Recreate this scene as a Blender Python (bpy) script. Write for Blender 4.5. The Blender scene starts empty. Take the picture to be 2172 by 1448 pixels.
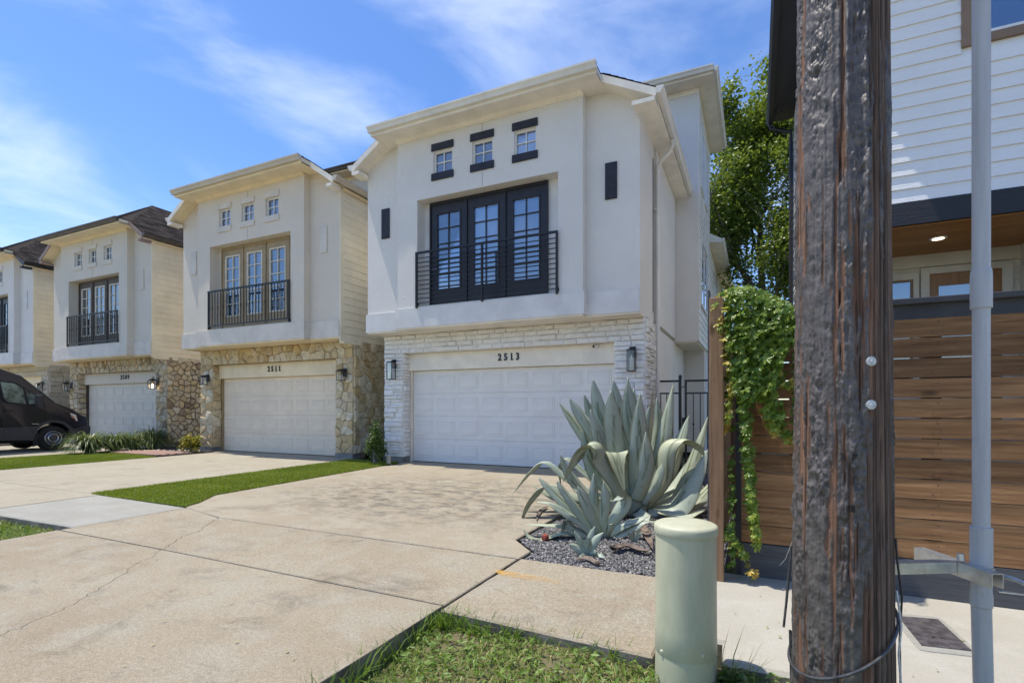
import bpy, bmesh, math, random
import numpy as np
from mathutils import Vector, Matrix

random.seed(7)
rng = np.random.default_rng(11)
SC = bpy.context.scene
COL = SC.collection
PI = math.pi

# ------------------------------------------------------------------ camera
CAM_H = 1.25
FPX, CXP, HOR = 1096.0, 1086.0, 867.0           # focal length, centre column and horizon row of the 2172 px photo
TH = math.atan(516 / 1096)
FW = np.array([-math.sin(TH), math.cos(TH), 0.0])
RT = np.array([math.cos(TH), math.sin(TH), 0.0])
cd = bpy.data.cameras.new('camera')
cam = bpy.data.objects.new('camera', cd)
COL.objects.link(cam)
cam.location = (0, 0, CAM_H)
cam.rotation_euler = (PI / 2, 0, TH)
cd.sensor_width = 36
cd.sensor_fit = 'HORIZONTAL'
cd.lens = FPX / 2172 * 36
cd.shift_y = (HOR - 724) / 2172
cd.clip_start = 0.05
cd.clip_end = 2000
SC.camera = cam
SC.render.resolution_x = 1024
SC.render.resolution_y = 682

# ------------------------------------------------------------------ light
LD = Vector((0.355, 0.068, -1.0)).normalized()     # the way the sunlight travels
SUN_EL = math.asin(-LD.z)
SUN_ROT = math.atan2(-LD.x, -LD.y)
world = bpy.data.worlds.new('World')
SC.world = world
world.use_nodes = True
wn = world.node_tree
wn.nodes.clear()
def wnode(t, **kw):
    n = wn.nodes.new(t)
    for k, v in kw.items():
        setattr(n, k, v)
    return n
w_out = wnode('ShaderNodeOutputWorld')
w_bg = wnode('ShaderNodeBackground')
w_bg.inputs[1].default_value = 0.15
sky = wnode('ShaderNodeTexSky', sky_type='NISHITA', sun_disc=False, sun_elevation=SUN_EL, sun_rotation=SUN_ROT)
sky.air_density = 1.0
sky.dust_density = 0.3
sky.ozone_density = 3.0
w_tc = wnode('ShaderNodeTexCoord')
w_map = wnode('ShaderNodeMapping')
w_map.inputs['Scale'].default_value = (1.0, 2.2, 4.6)
w_map.inputs['Rotation'].default_value = (0.25, 0.2, 0.65)
w_nz = wnode('ShaderNodeTexNoise')
w_nz.inputs['Scale'].default_value = 1.25
w_nz.inputs['Detail'].default_value = 7
w_nz.inputs['Roughness'].default_value = 0.56
w_nz.inputs['Distortion'].default_value = 0.5
w_mr = wnode('ShaderNodeMapRange', interpolation_type='SMOOTHSTEP')
w_mr.inputs[1].default_value = 0.44
w_mr.inputs[2].default_value = 0.80
w_mr.inputs[4].default_value = 0.50
w_mix = wnode('ShaderNodeMix', data_type='RGBA')
w_mix.inputs[7].default_value = (4.3, 4.6, 5.1, 1)
w_hsv = wnode('ShaderNodeHueSaturation')
w_hsv.inputs['Saturation'].default_value = 1.2
w_hsv.inputs['Value'].default_value = 0.69
w_hsv.inputs['Hue'].default_value = 0.508
wl = wn.links.new
wl(w_tc.outputs['Generated'], w_map.inputs['Vector'])
wl(w_map.outputs[0], w_nz.inputs['Vector'])
wl(w_nz.outputs[0], w_mr.inputs[0])
wl(w_mr.outputs[0], w_mix.inputs[0])
wl(sky.outputs[0], w_hsv.inputs['Color'])
wl(w_hsv.outputs[0], w_mix.inputs[6])
wl(w_mix.outputs[2], w_bg.inputs[0])
wl(w_bg.outputs[0], w_out.inputs[0])

sd = bpy.data.lights.new('sun', 'SUN')
sd.energy = 2.5
sd.angle = math.radians(0.53)
sd.color = (1.0, 0.93, 0.82)
sun = bpy.data.objects.new('sun', sd)
COL.objects.link(sun)
sun.location = (-20, -5, 40)
sun.rotation_euler = LD.to_track_quat('-Z', 'Y').to_euler()

SC.view_settings.view_transform = 'Standard'
SC.view_settings.look = 'None'
SC.view_settings.gamma = 1
SC.view_settings.use_curve_mapping = False
SC.view_settings.exposure = 1.06

# ------------------------------------------------------------------ helpers
def ray(px, py):
    u = (px - CXP) / FPX
    d = RT * u + FW
    return np.array([d[0], d[1], (HOR - py) / FPX])
def G(px, py, z=0.0):
    d = ray(px, py)
    k = (z - CAM_H) / d[2]
    return (d[0] * k, d[1] * k)
def PY(px, py, Y):
    d = ray(px, py)
    k = Y / d[1]
    return (d[0] * k, Y, CAM_H + d[2] * k)

def prop(o, label=None, cat=None, group=None, kind=None):
    if label: o['label'] = label
    if cat: o['category'] = cat
    if group: o['group'] = group
    if kind: o['kind'] = kind
    return o

def link(name, me, parent=None, mat=None):
    o = bpy.data.objects.new(name, me)
    COL.objects.link(o)
    if mat is not None and me is not None and len(me.materials) == 0:
        me.materials.append(mat)
    if parent is not None:
        o.parent = parent
        if parent.type == 'EMPTY':
            o.matrix_parent_inverse = Matrix.Translation(parent.location).inverted()
    return o

def empty(name, loc, label, cat, group=None):
    o = bpy.data.objects.new(name, None)
    COL.objects.link(o)
    o.location = loc
    o.empty_display_size = 0.2
    return prop(o, label, cat, group)

class MB:
    def __init__(s):
        s.v = []; s.f = []
    def add(s, vs, fs):
        o = len(s.v)
        s.v += [tuple(map(float, v)) for v in vs]
        s.f += [tuple(i + o for i in f) for f in fs]
        return s
    def hexa(s, a, b):
        return s.add(list(a) + list(b), [(3, 2, 1, 0), (4, 5, 6, 7), (0, 1, 5, 4), (1, 2, 6, 5), (2, 3, 7, 6), (3, 0, 4, 7)])
    def box(s, x0, x1, y0, y1, z0, z1):
        x0, x1 = min(x0, x1), max(x0, x1); y0, y1 = min(y0, y1), max(y0, y1); z0, z1 = min(z0, z1), max(z0, z1)
        return s.hexa([(x0, y0, z0), (x1, y0, z0), (x1, y1, z0), (x0, y1, z0)], [(x0, y0, z1), (x1, y0, z1), (x1, y1, z1), (x0, y1, z1)])
    def prism(s, poly, vec):
        n = len(poly)
        b = [tuple(p) for p in poly]
        t = [(p[0] + vec[0], p[1] + vec[1], p[2] + vec[2]) for p in poly]
        return s.add(b + t, [tuple(range(n - 1, -1, -1)), tuple(range(n, 2 * n))] + [(i, (i + 1) % n, n + (i + 1) % n, n + i) for i in range(n)])
    def tube(s, pts, r, n=8, cap=True):
        pts = [Vector(p) for p in pts]
        if not hasattr(r, '__len__'): r = [r] * len(pts)
        vs, fs = [], []
        ref = None
        for i, p in enumerate(pts):
            t = (pts[min(i + 1, len(pts) - 1)] - pts[max(i - 1, 0)]).normalized()
            if ref is None:
                ref = Vector((0, 0, 1)) if abs(t.z) < 0.9 else Vector((1, 0, 0))
            a = (ref - t * ref.dot(t)).normalized()
            ref = a
            b = t.cross(a)
            for k in range(n):
                th = 2 * PI * k / n
                vs.append(p + (a * math.cos(th) + b * math.sin(th)) * r[i])
        for i in range(len(pts) - 1):
            for k in range(n):
                k2 = (k + 1) % n
                fs.append((i * n + k, i * n + k2, (i + 1) * n + k2, (i + 1) * n + k))
        if cap:
            fs.append(tuple(range(n - 1, -1, -1)))
            m = (len(pts) - 1) * n
            fs.append(tuple(range(m, m + n)))
        return s.add(vs, fs)
    def sweep(s, p0, p1, prof, out):
        # profile points (o, u): o along the horizontal vector out, u straight up
        out = Vector(out)
        up = Vector((0, 0, 1))
        p0 = Vector(p0); p1 = Vector(p1)
        n = len(prof)
        a = [p0 + out * o + up * u for o, u in prof]
        b = [p1 + out * o + up * u for o, u in prof]
        return s.add(a + b, [tuple(range(n)), tuple(range(2 * n - 1, n - 1, -1))] + [(i, n + i, n + (i + 1) % n, (i + 1) % n) for i in range(n)])
    def lathe(s, prof, c, n=24):
        vs, fs = [], []
        for r, z in prof:
            for k in range(n):
                a = 2 * PI * k / n
                vs.append((c[0] + r * math.cos(a), c[1] + r * math.sin(a), c[2] + z))
        for i in range(len(prof) - 1):
            for k in range(n):
                k2 = (k + 1) % n
                fs.append((i * n + k, i * n + k2, (i + 1) * n + k2, (i + 1) * n + k))
        fs.append(tuple(range(n - 1, -1, -1)))
        m = (len(prof) - 1) * n
        fs.append(tuple(range(m, m + n)))
        return s.add(vs, fs)
    def build(s, name, mat, parent=None, smooth=False, bevel=0.0, seg=1):
        me = bpy.data.meshes.new(name)
        me.from_pydata(s.v, [], s.f)
        bm = bmesh.new(); bm.from_mesh(me)
        if bevel > 0:
            bmesh.ops.bevel(bm, geom=list(bm.edges), offset=bevel, segments=seg, affect='EDGES', profile=0.6)
        bmesh.ops.recalc_face_normals(bm, faces=bm.faces)
        bm.to_mesh(me); bm.free()
        if smooth:
            me.polygons.foreach_set('use_smooth', [True] * len(me.polygons))
            me.set_sharp_from_angle(angle=math.radians(42))
        return link(name, me, parent, mat)

def bx(name, mat, parent, x0, x1, y0, y1, z0, z1, bevel=0.0):
    return MB().box(x0, x1, y0, y1, z0, z1).build(name, mat, parent, bevel=bevel)

def np_mesh(name, v, faces_tri=None, faces_quad=None, mat=None, parent=None, attrs=None, smooth=False):
    me = bpy.data.meshes.new(name)
    v = np.asarray(v, dtype=np.float32)
    me.vertices.add(len(v))
    me.vertices.foreach_set('co', v.ravel())
    loops = []; tot = []
    if faces_quad is not None and len(faces_quad):
        loops.append(np.asarray(faces_quad, dtype=np.int32).ravel()); tot.append(np.full(len(faces_quad), 4, np.int32))
    if faces_tri is not None and len(faces_tri):
        loops.append(np.asarray(faces_tri, dtype=np.int32).ravel()); tot.append(np.full(len(faces_tri), 3, np.int32))
    L = np.concatenate(loops); T = np.concatenate(tot)
    me.loops.add(len(L)); me.loops.foreach_set('vertex_index', L)
    me.polygons.add(len(T))
    st = np.concatenate([[0], np.cumsum(T)[:-1]]).astype(np.int32)
    me.polygons.foreach_set('loop_start', st)
    try: me.polygons.foreach_set('loop_total', T)
    except Exception: pass
    if smooth:
        me.polygons.foreach_set('use_smooth', np.ones(len(T), dtype=bool))
    me.update(calc_edges=True)
    for k, a in (attrs or {}).items():
        at = me.attributes.new(k, 'FLOAT', 'POINT')
        at.data.foreach_set('value', np.asarray(a, dtype=np.float32))
    me.validate()
    return link(name, me, parent, mat)

# value noise on arrays
def _h(i, j, k, seed):
    h = (i.astype(np.int64) * 374761393 + j.astype(np.int64) * 668265263 + k.astype(np.int64) * 2147483647 + seed * 1274126177) & 0xFFFFFFFF
    h = ((h ^ (h >> 13)) * 1274126177) & 0xFFFFFFFF
    h = ((h ^ (h >> 15)) * 2246822519) & 0xFFFFFFFF
    return ((h ^ (h >> 16)) & 0xFFFFFF) / float(0xFFFFFF)
def vnoise(x, y, z, seed=0):
    x, y, z = np.broadcast_arrays(np.asarray(x, float), np.asarray(y, float), np.asarray(z, float))
    i, j, k = np.floor(x), np.floor(y), np.floor(z)
    fx, fy, fz = x - i, y - j, z - k
    fx, fy, fz = [t * t * (3 - 2 * t) for t in (fx, fy, fz)]
    r = 0
    for a in (0, 1):
        for b in (0, 1):
            for c in (0, 1):
                wgt = (fx if a else 1 - fx) * (fy if b else 1 - fy) * (fz if c else 1 - fz)
                r = r + wgt * _h(i + a, j + b, k + c, seed)
    return r
def fbm(x, y, z, oct=4, seed=0, gain=0.5):
    s = 0; a = 1; t = 0
    for o in range(oct):
        s = s + a * vnoise(x * 2 ** o, y * 2 ** o, z * 2 ** o, seed + o)
        t += a; a *= gain
    return s / t
def sstep(a, b, x):
    t = np.clip((x - a) / (b - a), 0, 1)
    return t * t * (3 - 2 * t)

# ------------------------------------------------------------------ materials
class NT:
    def __init__(s, name):
        s.m = bpy.data.materials.new(name)
        s.m.use_nodes = True
        s.t = s.m.node_tree
        s.b = s.t.nodes['Principled BSDF']
        s.out = s.t.nodes['Material Output']
        s.tc = s.t.nodes.new('ShaderNodeTexCoord')
    def n(s, t, ins=None, **kw):
        n = s.t.nodes.new(t)
        for k, v in kw.items(): setattr(n, k, v)
        for k, v in (ins or {}).items(): s.put(n.inputs[k], v)
        return n
    def put(s, sock, v):
        if isinstance(v, bpy.types.NodeSocket): s.t.links.new(v, sock)
        elif isinstance(v, bpy.types.Node): s.t.links.new(v.outputs[0], sock)
        else: sock.default_value = v
    def mapped(s, scale=(1, 1, 1), rot=(0, 0, 0)):
        return s.n('ShaderNodeMapping', {'Vector': s.tc.outputs['Object'], 'Scale': scale, 'Rotation': rot})
    def noise(s, scale, detail=4, rough=0.55, vec=None, dist=0.0):
        return s.n('ShaderNodeTexNoise', {'Vector': vec if vec is not None else s.tc.outputs['Object'], 'Scale': scale, 'Detail': detail, 'Roughness': rough, 'Distortion': dist})
    def rng(s, v, a, b, c=0.0, d=1.0, smooth=True):
        return s.n('ShaderNodeMapRange', {0: v, 1: a, 2: b, 3: c, 4: d}, interpolation_type='SMOOTHSTEP' if smooth else 'LINEAR')
    def mix(s, f, a, b, blend='MIX'):
        n = s.n('ShaderNodeMix', data_type='RGBA', blend_type=blend)
        s.put(n.inputs[0], f)
        for k, v in ((6, a), (7, b)):
            if isinstance(v, tuple) and len(v) == 3: v = (*v, 1)
            s.put(n.inputs[k], v)
        return n.outputs[2]
    def math(s, op, a, b=0.0):
        n = s.n('ShaderNodeMath', operation=op)
        s.put(n.inputs[0], a); s.put(n.inputs[1], b)
        return n.outputs[0]
    def attr(s, name):
        return s.n('ShaderNodeAttribute', attribute_name=name).outputs['Fac']
    def rand(s):
        return s.n('ShaderNodeObjectInfo').outputs['Random']
    def bump(s, h, strength=0.3, dist=0.01, normal=None):
        n = s.n('ShaderNodeBump', {'Height': h, 'Strength': strength, 'Distance': dist})
        if normal is not None: s.put(n.inputs['Normal'], normal)
        return n.outputs[0]
    def hsv(s, col, h=0.5, sat=1.0, val=1.0):
        n = s.n('ShaderNodeHueSaturation')
        s.put(n.inputs['Hue'], h); s.put(n.inputs['Saturation'], sat); s.put(n.inputs['Value'], val); s.put(n.inputs['Color'], col)
        return n.outputs[0]
    def done(s, color=None, rough=0.8, normal=None, metal=0.0, spec=0.5):
        if color is not None:
            if isinstance(color, tuple) and len(color) == 3: color = (*color, 1)
            s.put(s.b.inputs['Base Color'], color)
        s.put(s.b.inputs['Roughness'], rough)
        s.put(s.b.inputs['Metallic'], metal)
        s.put(s.b.inputs['Specular IOR Level'], spec)
        if normal is not None: s.put(s.b.inputs['Normal'], normal)
        return s.m

def paint(name, c, var=0.08, scale=3.0, rough=0.6, bump=0.0, bscale=80.0, metal=0.0, spec=0.4, objvar=0.0, dirt=0.0):
    k = NT(name)
    nz = k.noise(scale, 6, 0.6)
    dark = tuple(x * (1 - var * 2.2) for x in c); lite = tuple(min(1, x * (1 + var)) for x in c)
    col = k.mix(k.rng(nz, 0.3, 0.7), dark, lite)
    if dirt > 0:
        dn = k.noise(2.0, 7, 0.7, k.mapped((3.5, 3.5, 0.5)))
        col = k.mix(k.rng(dn, 0.52, 0.78, 0, dirt), col, tuple(x * 0.45 for x in c))
    if objvar > 0:
        col = k.hsv(col, 0.5, 1.0, k.rng(k.rand(), 0, 1, 1 - objvar, 1 + objvar, False))
    nm = None
    if bump > 0:
        nm = k.bump(k.noise(bscale, 5, 0.65), bump, 0.01)
    return k.done(col, rough, nm, metal, spec)

def stucco(name, c):
    k = NT(name)
    big = k.noise(0.9, 5, 0.6)
    col = k.mix(k.rng(big, 0.3, 0.75), tuple(x * 0.93 for x in c), c)
    st = k.noise(1.3, 7, 0.7, k.mapped((4.0, 4.0, 0.35)))
    col = k.mix(k.rng(st, 0.56, 0.8, 0, 0.25), col, tuple(x * 0.72 for x in c))
    f = k.noise(75, 4, 0.7)
    v = k.n('ShaderNodeTexVoronoi', {'Vector': k.tc.outputs['Object'], 'Scale': 55.0})
    h = k.math('ADD', f.outputs[0], k.math('MULTIPLY', v.outputs[0], 0.5))
    return k.done(col, 0.92, k.bump(h, 0.85, 0.014), 0, 0.2)

def concrete(name, c1, c2, c3, stain=0.5, speck=0.5, moss=None):
    k = NT(name)
    n1 = k.noise(0.7, 6, 0.6)
    n2 = k.noise(2.6, 8, 0.68, dist=0.4)
    n3 = k.noise(1.1, 8, 0.72, k.mapped((1, 1.5, 1), (0, 0, 0.4)), 0.6)
    col = k.mix(k.rng(n1, 0.35, 0.68), c1, c2)
    col = k.mix(k.rng(n2, 0.42, 0.66, 0, 0.75), col, tuple(min(1, x * 1.10) for x in c3))
    dk = tuple(x * 0.42 for x in c1)
    col = k.mix(k.rng(n3, 0.53, 0.70, 0, stain), col, dk)
    n4 = k.noise(5.5, 9, 0.75, dist=1.0)
    col = k.mix(k.math('MULTIPLY', k.rng(n4, 0.55, 0.68), k.rng(n1, 0.42, 0.6, 0, stain)), col, tuple(x * 0.55 for x in c1))
    if moss:
        # mildew patch in the middle of the slab, streaked along the row of houses
        sx = k.n('ShaderNodeSeparateXYZ', {0: k.tc.outputs['Object']})
        dx = k.math('DIVIDE', k.math('SUBTRACT', sx.outputs[0], moss[0]), moss[2])
        dy = k.math('DIVIDE', k.math('SUBTRACT', sx.outputs[1], moss[1]), moss[3])
        d2 = k.math('ADD', k.math('MULTIPLY', dx, dx), k.math('MULTIPLY', dy, dy))
        sn = k.noise(3.2, 12, 0.78, k.mapped((1.1, 1.7, 1), (0, 0, 0.3)), 0.25)
        m = k.math('MULTIPLY', k.rng(d2, 0.1, 1.5, 1.0, 0.0), k.rng(sn, 0.44, 0.60))
        col = k.mix(k.math('MULTIPLY', m, 0.75), col, (0.125, 0.115, 0.09))
    fine = k.noise(160, 3, 0.7)
    col = k.mix(k.rng(fine, 0.34, 0.66, 0, 1), k.hsv(col, 0.5, 0.9, 1 - 0.42 * speck), k.hsv(col, 0.5, 0.9, 1 + 0.24 * speck))
    sm = k.noise(2.0, 10, 0.72, k.mapped((1.0, 1.6, 1.0), (0, 0, 0.5)), 0.35)
    col = k.mix(k.math('MULTIPLY', k.rng(sm, 0.54, 0.66), 0.55 * stain), col, (0.16, 0.15, 0.13))
    md = k.noise(46, 5, 0.72)
    col = k.mix(k.rng(md, 0.36, 0.64), k.hsv(col, 0.5, 0.95, 1 - 0.17 * speck), k.hsv(col, 0.5, 0.95, 1 + 0.13 * speck))
    fl = k.n('ShaderNodeTexVoronoi', {'Vector': k.tc.outputs['Object'], 'Scale': 38.0, 'Randomness': 1.0})
    col = k.mix(k.rng(fl.outputs[0], 0.05, 0.16, 0.5 * speck, 0), col, tuple(min(1, x * 1.35) for x in c2))
    sp = k.noise(420, 2, 0.6)
    h = k.math('ADD', k.math('MULTIPLY', fine.outputs[0], 0.6), k.math('ADD', sp.outputs[0], k.math('MULTIPLY', n2.outputs[0], 1.2)))
    return k.done(col, 0.93, k.bump(h, 0.5, 0.006), 0, 0.25)

def stone_mat(name, cols, rough=0.9, bs=22.0, grey=0.0, val=0.3):
    k = NT(name)
    r = k.rand()
    cr = k.n('ShaderNodeValToRGB')
    k.put(cr.inputs[0], r)
    el = cr.color_ramp.elements
    while len(el) < len(cols): el.new(0.5)
    for i, c in enumerate(cols):
        el[i].position = i / (len(cols) - 1) if len(cols) > 1 else 0
        el[i].color = (*c, 1)
    n1 = k.noise(7, 7, 0.65, dist=0.5)
    n2 = k.noise(bs, 8, 0.7)
    col = k.hsv(cr.outputs[0], 0.5, 1.0, k.rng(n1, 0.25, 0.75, 1 - val, 1 + val * 0.6))
    col = k.mix(k.rng(n2, 0.55, 0.75, 0, 0.35), col, tuple(x * 0.45 for x in cols[0]))
    h = k.math('ADD', n2.outputs[0], k.math('MULTIPLY', n1.outputs[0], 1.5))
    return k.done(col, rough, k.bump(h, 0.8, 0.02), 0, 0.2)

def wood(name, c_dark, c_mid, c_lite, axis=0, scale=1.0, rough=0.75, objvar=0.25, knots=True, spec=0.25):
    k = NT(name)
    s = [26, 26, 26]; s[axis] = 1.3
    r = k.rand()
    off = k.n('ShaderNodeCombineXYZ', {0: k.math('MULTIPLY', r, 37.0), 1: k.math('MULTIPLY', r, 17.0), 2: k.math('MULTIPLY', r, 53.0)})
    add = k.n('ShaderNodeVectorMath', {0: k.tc.outputs['Object'], 1: off.outputs[0]}, operation='ADD')
    mp = k.n('ShaderNodeMapping', {'Vector': add.outputs[0], 'Scale': tuple(x * scale for x in s)})
    g = k.noise(1.0, 6, 0.62, mp, 0.9)
    s2 = [7, 7, 7]; s2[axis] = 0.7
    mp2 = k.n('ShaderNodeMapping', {'Vector': add.outputs[0], 'Scale': tuple(x * scale for x in s2)})
    g2 = k.noise(1.0, 4, 0.6, mp2, 1.6)
    rings = k.math('SINE', k.math('MULTIPLY', g2.outputs[0], 42.0))
    col = k.mix(k.rng(g, 0.3, 0.72), c_dark, c_lite)
    col = k.mix(k.rng(rings, -0.6, 1.0, 0, 0.55), col, c_mid)
    big = k.noise(1.6, 5, 0.6, add)
    col = k.mix(k.rng(big, 0.45, 0.75, 0, 0.45), col, c_dark)
    if knots:
        s3 = [6.5, 6.5, 6.5]; s3[axis] = 2.6
        mp3 = k.n('ShaderNodeMapping', {'Vector': add.outputs[0], 'Scale': tuple(x * scale for x in s3)})
        vo = k.n('ShaderNodeTexVoronoi', {'Vector': mp3, 'Scale': 1.0, 'Randomness': 1.0})
        col = k.mix(k.rng(vo.outputs[0], 0.06, 0.2, 0.75, 0), col, tuple(x * 0.4 for x in c_dark))
    col = k.hsv(col, 0.5, 1.0, k.rng(r, 0, 1, 1 - objvar, 1 + objvar, False))
    return k.done(col, rough, k.bump(g.outputs[0], 0.45, 0.004), 0, spec)

def glass(name, tint=(0.6, 0.65, 0.7), refl=1.0, rough=0.02):
    k = NT(name)
    t = k.n('ShaderNodeBsdfTransparent', {'Color': (*tint, 1)})
    g = k.n('ShaderNodeBsdfGlossy', {'Color': (0.95, 0.97, 1, 1), 'Roughness': rough, 'Normal': k.bump(k.noise(0.8, 2, 0.5), 0.05, 0.05)})
    f = k.n('ShaderNodeFresnel', {'IOR': 1.7})
    m = k.n('ShaderNodeMixShader')
    k.put(m.inputs[0], k.math('MINIMUM', k.math('ADD', k.math('MULTIPLY', f, 1.6 * refl), 0.12 * refl), 0.95))
    k.put(m.inputs[1], t); k.put(m.inputs[2], g)
    k.t.links.new(m.outputs[0], k.out.inputs[0])
    k.t.nodes.remove(k.b)
    return k.m

def leaf_mat(name, c1, c2, c3=None, rough=0.45, trans=0.3, attr='tint', spec=0.5):
    k = NT(name)
    a = k.attr(attr)
    if c3 is None:
        col = k.mix(a, c1, c2)
    else:
        cr = k.n('ShaderNodeValToRGB'); k.put(cr.inputs[0], a)
        el = cr.color_ramp.elements; el.new(0.5)
        for i, (p, c) in enumerate(((0, c1), (0.62, c2), (1, c3))):
            el[i].position = p; el[i].color = (*c, 1)
        col = cr.outputs[0]
    k.done(col, rough, None, 0, spec)
    if trans > 0:
        tr = k.n('ShaderNodeBsdfTranslucent'); k.put(tr.inputs[0], k.hsv(col, 0.49, 1.1, 1.5))
        m = k.n('ShaderNodeMixShader', {0: trans}); k.put(m.inputs[1], k.b.outputs[0]); k.put(m.inputs[2], tr.outputs[0])
        k.t.links.new(m.outputs[0], k.out.inputs[0])
    return k.m

M = {}
M['stucco_white'] = stucco('stucco_white', (0.80, 0.77, 0.72))
M['stucco_cream'] = stucco('stucco_cream', (0.78, 0.70, 0.59))
M['stucco_grey'] = stucco('stucco_grey', (0.74, 0.68, 0.58))
M['band_white'] = paint('band_white', (0.72, 0.70, 0.67), 0.05, 2, 0.8, 0.15, 120, dirt=0.2)
M['band_cream'] = paint('band_cream', (0.70, 0.64, 0.56), 0.05, 2, 0.8, 0.15, 120, dirt=0.25)
M['trim_white'] = paint('trim_white', (0.86, 0.80, 0.69), 0.05, 2, 0.55, 0.1, 50, dirt=0.22)
M['trim_cream'] = paint('trim_cream', (0.87, 0.73, 0.50), 0.05, 2, 0.6, 0.1, 50, dirt=0.22)
M['gutter_white'] = paint('gutter_white', (0.76, 0.73, 0.66), 0.04, 2, 0.4, 0, dirt=0.18)
M['gutter_cream'] = paint('gutter_cream', (0.60, 0.53, 0.42), 0.04, 2, 0.4, 0, dirt=0.3)
M['gutter_brown'] = paint('gutter_brown', (0.095, 0.075, 0.065), 0.1, 3, 0.45, 0)
M['gutter_black'] = paint('gutter_black', (0.02, 0.02, 0.024), 0.1, 3, 0.4, 0)
M['fascia_mauve'] = paint('fascia_mauve', (0.30, 0.22, 0.19), 0.08, 3, 0.6, 0)
M['accent'] = paint('accent_navy_black', (0.022, 0.022, 0.032), 0.15, 6, 0.55, 0.3, 90)
M['black_metal'] = paint('black_metal', (0.012, 0.012, 0.015), 0.1, 6, 0.38, 0.1, 100)
M['rail_brown'] = paint('rail_brown', (0.05, 0.042, 0.042), 0.15, 6, 0.5, 0.1, 100)
M['door_black'] = paint('door_black', (0.022, 0.020, 0.026), 0.12, 5, 0.4, 0.1, 60)
M['door_tan'] = paint('door_tan', (0.38, 0.285, 0.165), 0.08, 4, 0.55, 0.1, 60)
M['door_brown'] = paint('door_brown', (0.10, 0.078, 0.062), 0.1, 4, 0.55, 0.1, 60)
M['mull_cream'] = paint('mullion_cream', (0.74, 0.68, 0.55), 0.05, 4, 0.5)
M['win_white'] = paint('window_white', (0.80, 0.80, 0.78), 0.03, 4, 0.45)
M['blind'] = paint('blind_white', (0.78, 0.79, 0.80), 0.05, 3, 0.7)
M['shade'] = paint('roller_shade', (0.50, 0.56, 0.66), 0.06, 0.8, 0.8)
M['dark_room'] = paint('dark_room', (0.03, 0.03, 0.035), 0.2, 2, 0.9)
M['glass'] = glass('window_glass', (0.82, 0.86, 0.9), 0.75)
M['glass_blue'] = glass('window_glass_deep', (0.35, 0.4, 0.5), 1.3)
M['garage_white'] = paint('garage_white', (0.80, 0.78, 0.75), 0.035, 1.2, 0.5, 0.12, 90, dirt=0.12)
M['garage_cream'] = paint('garage_cream', (0.82, 0.71, 0.56), 0.04, 1.2, 0.5, 0.12, 90, dirt=0.15)
M['garage_grey'] = paint('garage_grey', (0.66, 0.63, 0.56), 0.04, 1.2, 0.5, 0.12, 90, dirt=0.15)
M['siding_cream'] = paint('siding_cream', (0.88, 0.80, 0.62), 0.05, 1.5, 0.65, 0.25, 60, objvar=0.03, dirt=0.12)
M['siding_tan'] = paint('siding_tan', (0.84, 0.73, 0.52), 0.05, 1.5, 0.65, 0.25, 60, objvar=0.03, dirt=0.12)
M['siding_white'] = paint('siding_white', (0.80, 0.78, 0.72), 0.04, 1.5, 0.65, 0.25, 60, objvar=0.02, dirt=0.12)
M['stone_white'] = stone_mat('stone_white', [(0.80, 0.78, 0.74), (0.85, 0.84, 0.82), (0.82, 0.80, 0.76), (0.86, 0.85, 0.84)], bs=18, val=0.12)
M['stone_gold'] = stone_mat('stone_gold', [(0.50, 0.36, 0.18), (0.68, 0.58, 0.40), (0.58, 0.43, 0.22), (0.72, 0.64, 0.48), (0.50, 0.38, 0.23)])
M['stone_rubble'] = stone_mat('stone_rubble', [(0.50, 0.39, 0.24), (0.62, 0.53, 0.38), (0.58, 0.45, 0.26), (0.54, 0.46, 0.34), (0.66, 0.58, 0.43), (0.30, 0.22, 0.15)])
M['stone_pale'] = stone_mat('stone_pale', [(0.50, 0.44, 0.33), (0.56, 0.50, 0.39), (0.52, 0.46, 0.35)], val=0.2)
M['mortar_white'] = paint('mortar_white', (0.74, 0.72, 0.68), 0.08, 6, 0.95, 0.6, 40)
M['mortar_gold'] = paint('mortar_gold', (0.30, 0.24, 0.16), 0.2, 6, 0.95, 0.8, 40)
M['mortar_dark'] = paint('mortar_dark', (0.28, 0.22, 0.15), 0.2, 6, 0.95, 0.8, 40)
M['foundation'] = paint('foundation', (0.24, 0.235, 0.22), 0.15, 3, 0.95, 0.4, 60)
M['conc_old'] = concrete('concrete_old', (0.336, 0.270, 0.174), (0.385, 0.324, 0.218), (0.350, 0.320, 0.237), 0.55, 0.8)
M['conc_drive'] = concrete('concrete_drive', (0.354, 0.287, 0.189), (0.395, 0.337, 0.232), (0.368, 0.330, 0.242), 0.45, 0.7, (-4.1, 6.3, 2.6, 1.9))
M['conc_pale'] = concrete('concrete_pale', (0.361, 0.315, 0.221), (0.395, 0.354, 0.254), (0.374, 0.340, 0.254), 0.3, 0.4)
M['conc_new'] = concrete('concrete_new', (0.426, 0.397, 0.320), (0.462, 0.431, 0.352), (0.446, 0.424, 0.352), 0.08, 0.22)
M['conc_grey'] = concrete('concrete_grey', (0.326, 0.314, 0.265), (0.359, 0.346, 0.294), (0.346, 0.339, 0.294), 0.12, 0.25)
M['asphalt'] = paint('asphalt', (0.055, 0.055, 0.056), 0.15, 4, 0.95, 0.6, 150)
M['tyre'] = paint('tyre', (0.018, 0.018, 0.018), 0.15, 10, 0.85, 0.2, 60)
M['chrome'] = paint('chrome', (0.7, 0.7, 0.72), 0.05, 5, 0.2, metal=1.0)
M['steel_wheel'] = paint('wheel_steel', (0.08, 0.08, 0.085), 0.1, 5, 0.45, metal=0.4)
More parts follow.
